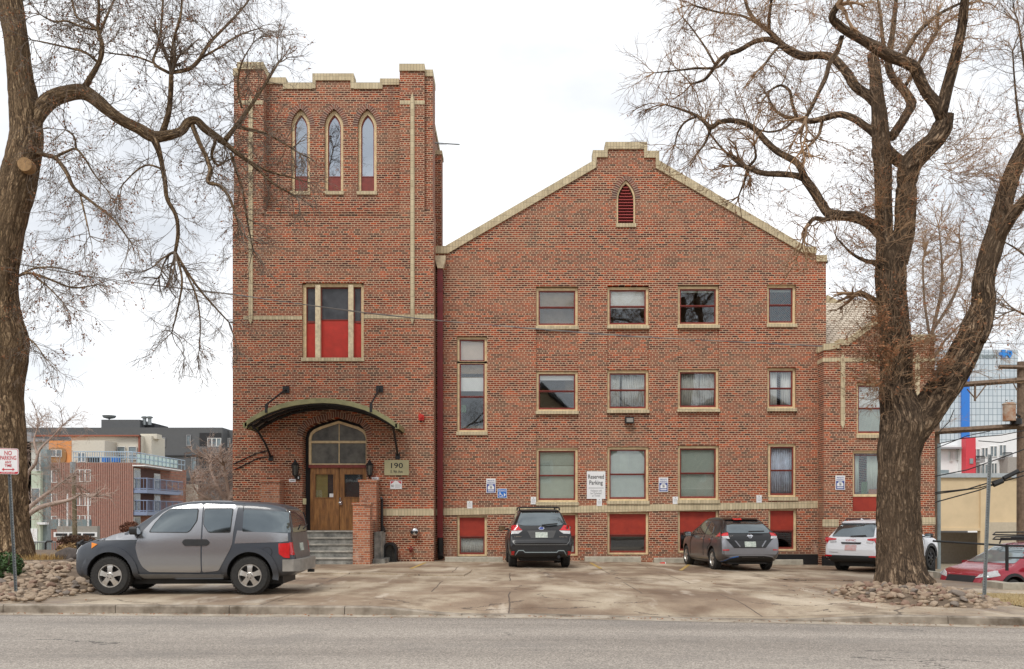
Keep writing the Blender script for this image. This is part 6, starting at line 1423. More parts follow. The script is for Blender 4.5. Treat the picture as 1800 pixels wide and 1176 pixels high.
for k in range(50):
    T.twig(W(1640+T.rng.uniform(0, 60), 285+T.rng.uniform(-40, 40), Y0-.6), Vector((1+T.rng.gauss(0, .4), T.rng.gauss(0, .4), T.rng.gauss(.1, .4))), T.rng.uniform(.6, 1.3), .007, 0, 2, (5, 6), 0, .05)
for k in range(50):
    T.twig(W(T.rng.uniform(1240, 1800), -20, Y0+T.rng.uniform(-1.5, 1.5)), Vector((T.rng.uniform(-.6, .6), 0, -1)), T.rng.uniform(.6, 1.3), .008, 0, 2, (5, 6), -.02, .06)
rt_ = T.done('bare_tree', 'big bare tree with forked dark trunk and dead leaves in the cobble bed', (XX(1585, Y0), Y0, -.1), 'bark_dark', 'twig_tan')
wd = MB(); pts = [W(x, y, Y0-.5) for x, y in [(1733, 480), (1728, 500), (1726, 522), (1722, 545)]]; 
wd.tube(pts, [.03, .085, .1, .04], 10); wd.build('bare_wood', M['cutwood'], rt_, True)
cs = MB(); c = W(1741, 566, Y0-.42); cs.tube([c+Vector((-.3, .3, -.25)), c], [.12, .11], 12); cs.build('cut_stub', M['bark_dark'], rt_)

def small_tree(seed, name, label, limbs, Y, bark, twig, per_m, L, kids=(5, 5), up=.2, droop=0, r=.01, leafy=0, leaf=None, side=None, group=None, maxlev=2):
    T = Tree(seed); out = []
    for i, (path, dy) in enumerate(limbs): out.append(T.limb(path, Y if i == 0 else None, dy, 10))
    for lm in out: T.clothe(*lm, per_m=per_m, L=L, kids=kids, up=up, droop=droop, r=r, leafy=leafy, t0=.2, side=side, maxlev=maxlev)
    b = limbs[0][0][0]
    return T.done(name, label, (XX(b[0], Y), Y, ZZ(b[1], Y)), bark, twig, leaf, group=group)
small_tree(5, 'bare_tree', 'small pale bare tree spreading behind the big left trunk in front of the brick flats', [([(38, 960, 5), (40, 920, 5), (44, 900, 5)], 0), ([(42, 910, 5), (70, 892, 4.6), (100, 884, 4), (125, 878, 3), (143, 868, 2)], -.5), ([(42, 900, 4.5), (66, 880, 4), (90, 862, 3), (108, 848, 2)], .5), ([(44, 880, 4), (48, 835, 3.6), (62, 815, 3), (70, 790, 2.4), (95, 765, 1.6), (110, 748, 1)], .5), ([(66, 800, 2.4), (60, 775, 2), (65, 755, 1.2)], .3)], 34, 'twig_pink', 'twig_pink', 11, 1.0, (7, 8), .1, -.02, .009)
small_tree(6, 'bare_tree', 'dense pinkish bare tree beside the left corner of the tower before the dark flats', [([(400, 930, 6), (402, 890, 5), (405, 870, 4)], 0), ([(402, 890, 4), (385, 860, 3.4), (372, 830, 2.6), (370, 812, 1.6)], .8), ([(402, 895, 3.6), (375, 880, 3), (350, 868, 2.2), (338, 850, 1.4)], -.6), ([(404, 880, 3.6), (398, 845, 3), (393, 818, 2)], -.5), ([(404, 900, 3), (380, 905, 2.6), (352, 905, 1.6)], .4), ([(405, 870, 3), (420, 840, 2.4), (425, 815, 1.4)], .4)], 44, 'twig_pink', 'twig_pink', 17, 1.1, (8, 8), .2, 0, .011, .05)
small_tree(7, 'bare_tree', 'slender bare tree with upright twigs rising behind the annex right of the big trunk', [([(1612, 1000, 6), (1615, 800, 5.5), (1622, 680, 5), (1640, 580, 4), (1655, 510, 3), (1655, 450, 2), (1650, 400, 1.2)], 0), ([(1640, 580, 3.4), (1672, 530, 3), (1690, 480, 2.4), (1688, 430, 1.6)], .8), ([(1636, 600, 3), (1625, 530, 2.4), (1622, 460, 1.8)], -.5), ([(1624, 660, 3), (1660, 600, 2.4), (1700, 560, 1.6)], .6)], 42, 'twig_grey', 'twig_tan', 6, 1.5, (6, 6), .35, .01, .013, .05)
small_tree(8, 'bare_tree', 'loose bare tree at the right edge with fine drooping twigs above the leaning limb', [([(1880, 900, 12), (1870, 600, 9), (1858, 400, 8), (1850, 250, 6), (1845, 100, 5)], 0), ([(1856, 380, 5), (1820, 300, 4), (1795, 230, 3), (1785, 160, 2), (1780, 90, 1.4)], .5), ([(1850, 260, 4), (1815, 190, 3), (1800, 110, 2.4), (1790, 40, 1.6)], -.6), ([(1864, 520, 4), (1825, 470, 3), (1790, 440, 2), (1765, 425, 1.2)], .5), ([(1866, 560, 4), (1820, 560, 3), (1785, 545, 2)], -.4)], 26, 'bark_dark', 'twig_grey', 5, 1.2, (5, 6), .2, 0, .01, .05)

# ------------------------------------------------------------------ planting beds, cobbles, shrubs
def bed_left(x, y):
    return .36*sm((y-16.4)/4.5)*sm((-8.0-x+(.0 if y < 20 else 0))/1.5)
def bl(t): return -8.35-.55*math.sin(t*1.3)-.05*t
bx = [-18+.4*i for i in range(26)]+[-7.95]; by = [15.85, 16.1, 16.6, 17.2, 18, 19, 20, 21, 22, 23, 24, 25, 26, 27, 28, 29, 30]
tag(grid(bx, by, lambda x, y: -.12+.16*sm((y-15.8)/.5)*sm((-8.0-x)/.5)+bed_left(x, y)-.0*x, lambda x, y: x < -8.6 or y < 23).build('planting_bed', M['soil'], smooth=True), kind='structure')
RC = (7.55, 18.3)       # the right bed, an oval round the tree and the post
def in_right(x, y): return ((x-7.75)/1.45)**2+((y-18.25)/2.15)**2
def bed_right(x, y): return lz(x, y)-.04+.2*sm((1.12-in_right(x, y))/.8)
tag(grid([5.0+.16*i for i in range(30)], [15.3+.2*i for i in range(28)], bed_right, lambda x, y: in_right(x, y) < 1.25).build('planting_bed', M['soil'], smooth=True), kind='structure')
lw = grid([9.0+.5*i for i in range(15)], [lambda x: yk(x)+1.25, lambda x: yk(x)+2, lambda x: yk(x)+3, lambda x: yk(x)+4, lambda x: 19.3], lambda x, y: lz(x, y)+.02+.02*math.sin(x*2+y)); tag(lw.build('lawn', M['drygrass']), kind='structure')
gb = MB(); rg = random.Random(5)
for k in range(5200):
    x, y = rg.uniform(8.9, 15.5), rg.uniform(16.0, 19.3)
    if in_right(x, y) < 1.05: continue
    z = lz(x, y)+.01; h = rg.uniform(.03, .08); a = rg.uniform(0, 6.28); w = .006
    gb.poly([(x-w*math.cos(a), y-w*math.sin(a), z), (x+w*math.cos(a), y+w*math.sin(a), z), (x+rg.gauss(0, .03), y+rg.gauss(0, .03), z+h)])
tag(gb.build('grass', plain('straw blade', (.5, .39, .2), .9, 0, .5, 4, c2=(.3, .2, .09)), fix=False), 'dry yellow grass blades on the strip beside the right cobble bed', 'grass', kind='stuff')
def rock_mesh(seed):
    b = bmesh.new(); bmesh.ops.create_icosphere(b, subdivisions=3, radius=1); r = random.Random(seed); o = Vector((r.uniform(0, 50), r.uniform(0, 50), 0))
    sx, sy, sz = r.uniform(.85, 1.25), r.uniform(.75, 1.05), r.uniform(.45, .7)
    cuts = [(Vector((r.gauss(0, 1), r.gauss(0, 1), r.gauss(.2, 1))).normalized(), r.uniform(.55, .85)) for _ in range(6)]
    for v in b.verts:
        v.co *= 1+.26*mnoise.noise(v.co*.9+o)+.09*mnoise.noise(v.co*2.4+o)
        for n_, d_ in cuts:
            e_ = v.co.dot(n_)-d_
            if e_ > 0: v.co -= n_*e_*.8
        v.co.x *= sx; v.co.y *= sy; v.co.z *= sz
    me = bpy.data.meshes.new('river_rock'); b.to_mesh(me); b.free(); me.polygons.foreach_set('use_smooth', [True]*len(me.polygons)); return me
rcol = [(.34, .24, .165), (.31, .2, .145), (.4, .3, .21), (.28, .175, .125), (.25, .205, .17), (.44, .34, .25)]
rms = []
for i in range(18):
    me = rock_mesh(40+i); c = rcol[i % 6]; me.materials.append(plain('cobble', c, .85, 0, .3, 14, bump=.3, c2=tuple(x*.55 for x in c)) if i < 6 else rms[i % 6].materials[0]); rms.append(me)
rg = random.Random(9); NR = 0; small = MB()
def rock(x, y, z, s, lab, grp):
    o = bpy.data.objects.new('river_rock', rms[rg.randrange(18)]); COL.objects.link(o)
    o.location = (x, y, z+s*.32); o.scale = (s, s, s); o.rotation_euler = (rg.gauss(0, .3), rg.gauss(0, .3), rg.uniform(0, 6.28)); tag(o, lab, 'rock', grp)
def scatter(n, gen, zf, lab, grp, s0, s1):
    placed = []; tries = 0
    while len(placed) < n and tries < n*60:
        tries += 1; p = gen()
        if p is None: continue
        s = rg.uniform(s0, s1)*(1.35 if rg.random() < .12 else 1)
        if any((p[0]-q[0])**2+(p[1]-q[1])**2 < ((s+q[2])*.74)**2 for q in placed): continue
        placed.append((p[0], p[1], s)); rock(p[0], p[1], zf(*p), s, lab, grp)
    return placed
def gl_():
    x, y = rg.uniform(-11.2, -8.05), rg.uniform(15.95, 21.5)
    if x > -8.3-.3*max(0, y-16.5) and y > 19: return None
    if x < -9.6-.06*(y-16)*10 and False: return None
    if math.hypot(x+12.97, y-24) < .9: return None
    return x, y
def gr_():
    x, y = rg.uniform(5.2, 9.4), rg.uniform(15.5, 20.3)
    if in_right(x, y) > 1.02+.12*math.sin(x*5+y*3) or math.hypot(x-8.2, y-19.75) < .62: return None
    return x, y
pl_ = scatter(128, gl_, lambda x, y: .04+bed_left(x, y), 'rounded tan river rock in the cobble bed under the no parking sign', 'river rocks in the left bed', .05, .1)
pr_ = scatter(172, gr_, lambda x, y: bed_right(x, y), 'rounded pinkish river rock in the cobble bed round the forked tree', 'river rocks in the right bed', .05, .098)
sb_ = MB(); smalls = [rock_mesh(90+i) for i in range(1)]; tmpl = smalls[0]
def small_rock(x, y, z, s):
    n = len(sb_.v); a = rg.uniform(0, 6.28); c, s_ = math.cos(a), math.sin(a)
    for v in tmpl.vertices: sb_.v.append((x+(v.co.x*c-v.co.y*s_)*s, y+(v.co.x*s_+v.co.y*c)*s, z+v.co.z*s+s*.3))
    for p in tmpl.polygons: sb_.face([n+i for i in p.vertices])
for k in range(1700):
    p = gl_() if k % 2 == 0 else gr_()
    if p: small_rock(p[0], p[1], (.03+bed_left(*p)) if p[0] < 0 else bed_right(*p)-.01, rg.uniform(.03, .08))
tag(sb_.build('gravel', [rms[2].materials[0]], None, True, fix=False), 'small loose stones filling the gaps between the cobbles', 'gravel', kind='stuff')

def tuft(name, label, cat, px, py, Y, z, wd, ht, n, m, group=None, lean=.5, wblade=.012):
    rg2 = random.Random(int(px*7+py)); mb = MB(); c = Vector((XX(px, Y), Y, z))
    for k in range(n):
        a = rg2.uniform(0, 6.28); rr = rg2.random()**.5*wd; b = c+Vector((rr*math.cos(a), rr*math.sin(a), 0)); h = ht*rg2.uniform(.5, 1.1); tip = b+Vector((math.cos(a)*lean*h*rg2.random()+rg2.gauss(0, .05), math.sin(a)*lean*h*rg2.random(), h)); mid = b.lerp(tip, .55)+Vector((0, 0, h*.1)); w = Vector((math.sin(a), -math.cos(a), 0))*wblade
        mb.poly([b-w, b+w, mid+w*.7, mid-w*.7]); mb.poly([mid-w*.7, mid+w*.7, tip])
    root = thing(name, label, cat, c, group); mb.build('foliage', m, root, fix=False); return root
def bush(name, label, cat, px0, px1, py0, py1, Y, depth, n, leaf, m, stem='twig_grey', shape=.5):
    rg2 = random.Random(int(px0*3+py0)); x0, x1, z0, z1 = XX(px0, Y), XX(px1, Y), ZZ(py1, Y), ZZ(py0, Y); root = thing(name, label, cat, ((x0+x1)/2, Y+depth/2, z0)); mb = MB(); sm_ = MB()
    cx_, cz = (x0+x1)/2, (z0+z1)/2
    while len(mb.f) < n:
        u, v, w = rg2.uniform(-1, 1), rg2.uniform(-1, 1), rg2.uniform(-1, 1); rr = (abs(u)**(1/shape)+abs(v)**(1/shape)+abs(w)**(1/shape))
        if rr > 1+.35*mnoise.noise(Vector((u*2.5, v*2.5, w*2.5+px0))): continue
        if mnoise.noise(Vector((u*4+5, v*4, w*4))) < -.18: continue
        c = Vector((cx_+u*(x1-x0)/2, Y+depth/2+v*depth/2, cz+w*(z1-z0)/2)); a = leaf*rg2.uniform(.6, 1.3); d = Vector((rg2.gauss(0, 1), rg2.gauss(0, 1), rg2.gauss(0, 1))).normalized(); e = d.orthogonal().normalized()
        mb.poly([c-d*a, c-e*a*.5, c+d*a, c+e*a*.5])
    for k in range(14):
        b = Vector((cx_+rg2.gauss(0, .12)*(x1-x0), Y+depth/2, z0-.1)); t = Vector((cx_+rg2.uniform(-.45, .45)*(x1-x0), Y+depth/2+rg2.uniform(-.4, .4)*depth, z0+(z1-z0)*rg2.uniform(.6, .95))); sm_.tube([b, b.lerp(t, .5)+Vector((0, 0, .05)), t], [.02, .014, .006], 5)
    mb.build('foliage', m, root, fix=False); sm_.build('stem', M[stem], root, fix=False); return root
bush('evergreen_shrub', 'dark green clipped evergreen shrub at the left edge beside the sign post', 'shrub', -34, 19, 972, 1026, 18.6, .8, 1900, .035, plain('evergreen leaf', (.055, .12, .022), .6, 0, .6, 7, c2=(.015, .035, .008)))
bush('brown_hedge', 'low russet brown clipped hedge behind the nose of the silver car', 'hedge', 92, 152, 941, 972, 25.5, .9, 2200, .035, plain('russet leaf', (.16, .075, .035), .8, 0, .5, 6, c2=(.06, .035, .02)), shape=.35)
bush('brown_bush', 'rusty brown bush showing above the hood of the silver car', 'shrub', 203, 240, 917, 940, 27, .7, 900, .04, plain('rusty leaf', (.26, .1, .05), .8, 0, .5, 6, c2=(.12, .05, .03)))
bush('dry_shrub', 'pale straw coloured shrub left of the dark boulder', 'shrub', 92, 122, 955, 985, 24.5, .7, 500, .05, plain('straw leaf', (.42, .28, .13), .9, 0, .5, 6, c2=(.22, .13, .06)))
straw = plain('straw grass', (.52, .36, .14), .9, 0, .5, 6, c2=(.3, .17, .06))
for px, lb in ((64, 'yellow dry grass tuft at the foot of the big left trunk'), (78, 'yellow dry grass tuft second from the big left trunk'), (92, 'yellow dry grass tuft beside the pale straw shrub')):
    tuft('grass_tuft', lb, 'grass', px, 982, 23.2, .25, .3, .3, 150, straw, 'dry grass tufts behind the left bed')
bo = MB(); me = rock_mesh(77); c = W(124, 975, 23.5)
for v in me.vertices: bo.v.append((c.x+v.co.x*.4, c.y+v.co.y*.4, c.z+v.co.z*.45))
for p in me.polygons: bo.face(list(p.vertices))
tag(bo.build('boulder', plain('dark boulder', (.11, .09, .08), .9, 0, .5, 8, bump=.5), None, True), 'dark brown boulder just left of the silver car nose', 'boulder')

# dead leaves and grit swept into the gutter and round the beds
fl2 = MB(); rg = random.Random(21)
for k in range(1500):
    if k % 3 == 0: x = rg.uniform(-9, 10); y = yk(x)-abs(rg.gauss(0, .16))-.01; z = rz(x)+.008
    elif k % 3 == 1: x = rg.uniform(-8.4, 10); y = yk(x)+rg.uniform(.2, 9); z = lz(x, y)+.006; 
    else: x = 7.75+rg.gauss(0, 1.1); y = 18.1+rg.gauss(0, 1.4); z = (bed_right(x, y) if in_right(x, y) < 1.2 else lz(x, y))+.01
    if k % 3 == 1 and rg.random() < .75: continue
    a = rg.uniform(.012, .03); th = rg.uniform(0, 6.28); u = Vector((math.cos(th), math.sin(th), rg.uniform(-.2, .4)))*a; v = Vector((-math.sin(th), math.cos(th), rg.uniform(-.3, .3)))*a*.6; c = Vector((x, y, z+.004))
    fl2.poly([c-u, c-v, c+u, c+v])
tag(fl2.build('fallen_leaves', M['dead_leaf'], fix=False), 'scattered brown dead leaves along the gutter and round the cobble bed', 'leaves', kind='stuff')

# ------------------------------------------------------------------ street furniture
def upost(px0, py0, px1, py1, Y, w=.055):
    a, b = W(px1, py1, Y), W(px0, py0, Y); mb = MB(); d = (b-a)
    n = len(mb.v); sec = [(-w/2, -.02), (-w*.3, .02), (w*.3, .02), (w/2, -.02), (w*.42, -.026), (w*.2, .008), (-w*.2, .008), (-w*.42, -.026)]
    for p in (a-d.normalized()*.1, b):
        for x, y in sec: mb.v.append((p.x+x, p.y+y, p.z))
    for i in range(8): j = (i+1) % 8; mb.face([n+i, n+j, n+8+j, n+8+i])
    mb.face([n+8+i for i in range(8)]); hl = MB(); L = d.length; k = 0
    while k*.05 < L-.1:
        p = a+d.normalized()*(.06+k*.05); hl.box(p.x-.006, p.x+.006, p.y+.006, p.y+.0065-.002, p.z-.009, p.z+.009); k += 1
    return mb, hl
Yp = 17.2
mb, hl = upost(15, 790, 28.6, 1040, Yp); sg = thing('no_parking_sign', 'red and white no parking sign on a leaning perforated steel post', 'sign', W(28.6, 1040, Yp))
n_ = len(mb.v); mb.v += hl.v; mb.cm = 1; [mb.face([n_+i for i in f]) for f in hl.f]; mb.build('post', [M['galv'], M['ink']], sg)
rp_ = round_poly([F2(x, y, Yp) for x, y in [(-2, 787.5), (34.2, 789), (34.8, 834), (-2.5, 833)]], .04)
pm = MB(); pm.plate(rp_, [], Yp-.035, Yp-.03); pt = pm.build('plate', M['white'], sg)
cxp, czp = sum(p[0] for p in rp_)/len(rp_), sum(p[1] for p in rp_)/len(rp_)
def inset(k, k2): return [(cxp+(p[0]-cxp)*k, czp+(p[1]-czp)*k2) for p in rp_]
bm2 = MB(); bm2.plate(inset(.955, .97), [inset(.915, .935)], Yp-.037, Yp-.035); bm2.pbox(-.4, 32.8, 829.5, 832.5, Yp, -.0372, -.035); bm2.build('red_border', M['signred'], pt)
tm = MB()
for body, y, h_, w_ in (('NO', 796.5, 7.6, 13), ('PARKING', 805, 7.2, 28.5), ('ANY', 812.6, 4.6, 11.5), ('TIME', 818.6, 4.6, 12.5)): text_into(tm, body, XX(16.2, Yp), ZZ(y, Yp), h_*Yp/F*1.4, Yp-.038, w_*Yp/F, .0012)
tm.plate([F2(x, y, Yp) for x, y in [(5, 825.2), (8.6, 822.4), (8.6, 824.4), (24, 824.6), (24, 822.6), (27.6, 825.4), (24, 828), (24, 826.2), (8.6, 826), (8.6, 828)]], [], Yp-.039, Yp-.0355)
tm.build('lettering', M['signred'], pt, fix=False)
tw_ = MB(); text_into(tw_, 'TOW AWAY ZONE', XX(16.2, Yp), ZZ(831, Yp), 2.2*Yp/F*1.4, Yp-.0385, 24*Yp/F); tw_.build('lettering', M['white'], pt, fix=False)
mb, hl = upost(1739.5, 799, 1729.5, 1046, 18.3, .075); sg = thing('sign_post', 'bare leaning grey steel sign post in the right cobble bed', 'post', W(1729.5, 1046, 18.3)); n_ = len(mb.v); mb.v += hl.v; mb.cm = 1; [mb.face([n_+i for i in f]) for f in hl.f]; mb.build('post', [M['galv'], M['ink']], sg)
# railing and kerb wall at the lower drive
rl = thing('pipe_railing', 'black pipe railing in front of the red car', 'railing', (XX(1770, 21.6), 21.6, -.2)); q = MB()
q.tube([W(1640, 951, 21.6), W(1770, 959, 21.6), W(1840, 960, 21.6)], .024, 8); q.tube([W(1770, 980.5, 21.6), W(1840, 981, 21.6)], .02, 6); q.build('rail', M['black'], rl)
q = MB(); q.tube([W(1770, 1003, 21.6), W(1770, 957, 21.6)], .038, 8); q.build('post', M['black'], rl)
q = MB(); q.box(12.4, 12.6, 21.3, 30, -2, -.17); q.box(12.4, 20, 21.3, 21.5, -2, -.19); tag(q.build('retaining_wall', M['concrete']), 'low concrete retaining wall along the edge of the lower drive', 'wall')
q = MB(); q.box(XX(1757, 21.1), 16, 20.95, 21.25, -.3, -.03); q.box(XX(1757, 21.1), XX(1757, 21.1)+.3, 21.25, 21.9, -.3, -.03); tag(q.build('concrete_kerb_block', M['concrete']), 'rough concrete kerb block under the black pipe railing', 'kerb block')
q = MB(); q.box(XX(1646, 25), XX(1658, 25), 24.8, 25.2, -.4, -.02); tag(q.build('concrete_block', M['concrete']), 'small concrete block by the front wheel of the white car', 'block')

# ------------------------------------------------------------------ background, left
def facade_window(par, x0, x1, y0, y1, Y, split=2, frame='whitewood', glass='far_glass'):
    t = .10*Y/95; fr = MB(); fr.plate(R2(x0, x1, y0, y1, Y), [R2(lerp(x0, x1, i/split)+.8, lerp(x0, x1, (i+1)/split)-.8, y0+.9, y1-.9, Y) for i in range(split)], Y-t, Y+.02); f = fr.build('window', M[frame], par)
    gm_ = MB(); gm_.pbox(x0+.5, x1-.5, y0+.5, y1-.5, Y, -t*.35, .01); gm_.build('pane', M[glass], f); return f
def block(par, x0, x1, ytop, ybot, Y, depth, m, name='wall'):
    b = MB(); b.box(XX(x0, Y), XX(x1, Y), Y, Y+depth, min(ZZ(ybot, Y), -2.4), ZZ(ytop, Y)); return b.build(name, m, par)
Yb = 95.0
fb = thing('brick_flats', 'red brick apartment block with blue balconies and a cream rooftop penthouse', 'building', (XX(160, Yb), Yb, -2.2))
xs_ = XX(233.5, Yb)
block(fb, 20, 233.5, 813, 960, Yb, 15.6, M['brick_far'])
rib = MB()
for i in range(40):
    x = lerp(84, 233, i/39); rib.box(XX(x, Yb)-.07, XX(x, Yb)+.07, Yb-.06, Yb, -2.2, ZZ(814, Yb))
rib.build('pilaster_ribs', plain('pale rib brick', (.36, .2, .16), .9, 0, .2), fb)
def side_pt(px, py): # a photo pixel on the right-hand side wall, which runs back from the corner
    Y = F*xs_/(px-CX); return Vector((xs_, Y, ZZ(py, Y)))
for x0, x1, y0, y1, n in ((82, 101, 826.5, 848.5, 2), (131, 160, 825.5, 847, 3), (82, 101, 868, 888, 2), (131, 160, 867, 889, 3), (82, 101, 907, 930, 2), (131, 160, 906, 930, 3)): facade_window(fb, x0, x1, y0, y1, Yb, n)
def side_box(name, p0, p1, z0, z1, out, m, par):
    b = MB(); ya, yb_ = F*xs_/(p0-CX), F*xs_/(p1-CX); b.box(xs_-.02, xs_+out, ya, yb_, z0, z1); return b.build(name, m, par)
for (yb_, yt_) in ((862, 841), (900, 881)):
    z = ZZ(yb_, 98); b = side_box('balcony', 234, 300, z-.35, z, 1.4, M['bluepaint'] if 'bluepaint' in M else M.setdefault('bluepaint', plain('blue grey balcony paint', (.22, .27, .4), .5)), fb)
    ra = MB(); ya, ye = F*xs_/(234-CX), F*xs_/(300-CX); zz_ = z+1.15
    for zt_ in (zz_, z+.1): ra.tube([(xs_, ya+.1, zt_), (xs_+1.36, ya+.1, zt_), (xs_+1.36, ye, zt_), (xs_, ye, zt_)], .05, 5)
    for i in range(30): y = lerp(ya+.1, ye, i/29); ra.tube([(xs_+1.36, y, z), (xs_+1.36, y, zz_)], .022 if i % 5 else .06, 4)
    for i in range(5): ra.tube([(xs_+1.36*i/4, ya+.1, z), (xs_+1.36*i/4, ya+.1, zz_)], .03, 4)
    ra.build('balcony_rail', M['bluepaint'], b)
for (p0, p1, yt_, yb_) in ((234.5, 246, 826, 862), (270, 281, 831, 862), (234.5, 246, 866, 900), (270, 281, 868, 900), (234.5, 246, 908, 935)):
    z0, z1 = ZZ(yb_, 99), ZZ(yt_, 99); w_ = side_box('balcony_door', p0, p1, z0, z1, .06, M['whitewood'], fb); side_box('pane', p0+1.2, p1-1.2, z0+.15, z1-.2, .09, M['far_glass'], w_)
rec = side_box('painted_recess_shade', 234, 281.5, ZZ(905, 98), ZZ(824, 98), .03, plain('brick dark with painted shade', (.12, .06, .05), .9), fb)  # flat dark panel on the wall, painting the shade behind the balconies
can = side_box('balcony_canopy', 233, 300, ZZ(822, 98), ZZ(820, 98), 1.3, M['white'], fb)
ra = MB(); zt_ = ZZ(813, Yb)
for dz in (.55, 1.1): ra.tube([(XX(128, Yb), Yb+.15, zt_+dz), (xs_-.1, Yb+.15, zt_+dz), (xs_-.1, Yb+15.4, zt_+dz)], .05, 5)
for i in range(26): ra.tube([(lerp(XX(128, Yb), xs_-.1, i/25), Yb+.15, zt_), (lerp(XX(128, Yb), xs_-.1, i/25), Yb+.15, zt_+1.1)], .035, 4)
for i in range(14): ra.tube([(xs_-.1, lerp(Yb, Yb+15.4, i/13), zt_), (xs_-.1, lerp(Yb, Yb+15.4, i/13), zt_+1.1)], .035, 4)
ra.build('roof_rail', M.setdefault('tealrail', plain('pale blue railing', (.35, .45, .55), .5)), fb)
q = MB(); q.box(xs_-.16, xs_-.13, Yb+1.5, Yb+13, zt_+.1, zt_+1.0); q.build('glass_screen', plain('pale green screen', (.45, .6, .56), .2), fb)
Yp2 = 99.0
M['stucco'] = plain('cream stucco', (.62, .58, .49), .9, 0, .1); M['orange'] = plain('orange stucco', (.72, .3, .1), .9, 0, .12); M['brownst'] = plain('brown stucco', (.34, .18, .07), .9, 0, .15)
block(fb, 125, 247, 765.5, 815, Yp2+3, 4.5, M['stucco'], 'penthouse_wall'); block(fb, 126, 184, 774, 815, Yp2, 3.0, M['stucco'], 'penthouse_wall')
block(fb, 60, 125.6, 774.5, 815, Yp2, 3, M['orange'], 'orange_wall')
bp_ = round_poly([F2(x, y, Yp2) for x, y in [(84, 815), (117, 815), (117, 787), (84, 787)]], .6, 5); q = MB(); q.plate(bp_, [], Yp2-.12, Yp2+.02); q.build('brown_panel', M['brownst'], fb)
facade_window(fb, 89.5, 109, 790.5, 803, Yp2-.1, 2, 'whitewood')
for x0 in (186, 206, 226): facade_window(fb, x0, x0+14.5, 785, 797, Yp2+2.9, 1); facade_window(fb, x0, x0+14.5, 799, 808, Yp2+2.9, 1)
facade_window(fb, 138, 150, 796, 812, Yp2-.02, 2); q = MB(); q.pbox(50, 247, 765, 767.5, Yp2+3, -.5, .2); q.pbox(244.5, 247, 765, 813, Yp2+3, -.25, .1); q.build('roof_fascia', plain('rust fascia', (.3, .1, .06), .7), fb)
q = MB(); q.box(XX(247, Yp2+3), XX(247, Yp2+3)+.8, Yp2+4, Yp2+8, ZZ(815, Yp2), ZZ(760, Yp2)); q.box(XX(247, Yp2+3)-.6, XX(247, Yp2+3)+1.2, Yp2+4.5, Yp2+6, ZZ(765, Yp2), ZZ(756, Yp2)); q.build('penthouse_wall', M['stucco'], fb)
for px, cl in ((152, 'ink'), (178, 'signblue'), (196, 'signblue')):
    q = MB(); q.pbox(px, px+ (18 if cl == 'ink' else 10), 803, 812, Yb+1.5, 0, .8); q.build('terrace_seat', M[cl], fb)
# dark grey flats behind
Yg = 150.0
M['charcoal'] = plain('charcoal cladding', (.105, .108, .112), .8, 0, .1, 2); M['charcoal2'] = plain('darker charcoal cladding', (.045, .046, .05), .8, 0, .1, 2)
gf = thing('grey_flats', 'dark grey flat roofed apartment block with recessed balcony behind the brick flats', 'building', (XX(220, Yg), Yg, -2.2))
block(gf, 20, 391, 751.5, 960, Yg, 14, M['charcoal']); block(gf, 178, 246, 737.5, 760, Yg+2, 8, M['charcoal'], 'roof_house'); block(gf, 246, 272, 744, 760, Yg+4, 6, M['charcoal2'], 'roof_house')
q = MB(); q.box(XX(391, Yg), XX(391, Yg)+9, Yg+3, Yg+14, -2.4, ZZ(753, Yg)); q.build('wall', M['charcoal'], gf)
block(gf, 237, 351, 840, 960, Yg-1, 1.0, M['charcoal2'], 'lower_wall'); q = MB(); q.pbox(267, 390, 800, 801.5, Yg, -.25, .1); q.build('string_course', M['charcoal2'], gf)
for x0, x1, y0, y1, n in ((267, 291, 769, 785.5, 2), (328, 336, 764.5, 784, 1), (337, 345, 804, 830, 1), (20, 34, 800, 820, 1)): facade_window(gf, x0, x1, y0, y1, Yg, n, 'inkgrey')
q = MB(); q.pbox(351, 389, 761, 786, Yg, -.1, 0); q.build('painted_recess_shade', M['ink'], gf); q = MB(); q.pbox(351, 389, 801, 840, Yg, -.1, 0); q.build('painted_recess_shade', M['ink'], gf)  # black panels on a flat wall paint the shade of the recesses
facade_window(gf, 365, 389, 770, 785, Yg-.12, 3, 'whitewood'); q = MB(); q.pbox(351, 389, 785, 800, Yg, -.5, 0); q.build('balcony_front', M['charcoal'], gf)
facade_window(gf, 397, 405, 770, 786, Yg+2.9, 2, 'whitewood')
for px in (254, 263):
    q = MB(); q.tube([W(px, 747, Yg+3), W(px, 735.5, Yg+3)], .32, 8); q.lathe([(.5, 0), (.55, .2), (.2, .35)], W(px, 735, Yg+3), 'z', 10); q.build('roof_vent', M['galv'], gf)
q = MB(); q.lathe([(.05, -.3), (.9, -.1), (1.1, .25), (1.05, .28), (.05, 0)], W(192, 733.5, Yg+3), 'z', 14); q.tube([W(192, 738, Yg+3), W(192, 733, Yg+3)], .12, 6); q.build('roof_dish', M['galv'], gf)
wf = thing('white_balcony_house', 'small cream house front with balcony between the brick flats and the pinkish tree', 'building', (XX(327, 112), 112, -2.2)); block(wf, 312, 341, 868, 960, 112, 6, plain('cream in painted shade', (.2, .18, .15), .9)); block(wf, 312, 341, 851, 869, 110.5, 1.4, M['stucco'], 'balcony_front'); facade_window(wf, 318, 334, 872, 890, 111.9, 2)  # wall behind the balcony is cream darkened to stand for shade
Yw = 70.0
gw = thing('pale_green_house', 'pale green and white rendered house just right of the big left trunk', 'building', (XX(60, Yw), Yw, -2.2))
M['mint'] = plain('pale green render', (.5, .56, .45), .9, 0, .12); M['whiter'] = plain('white painted block', (.62, .61, .57), .9, 0, .18, 3)
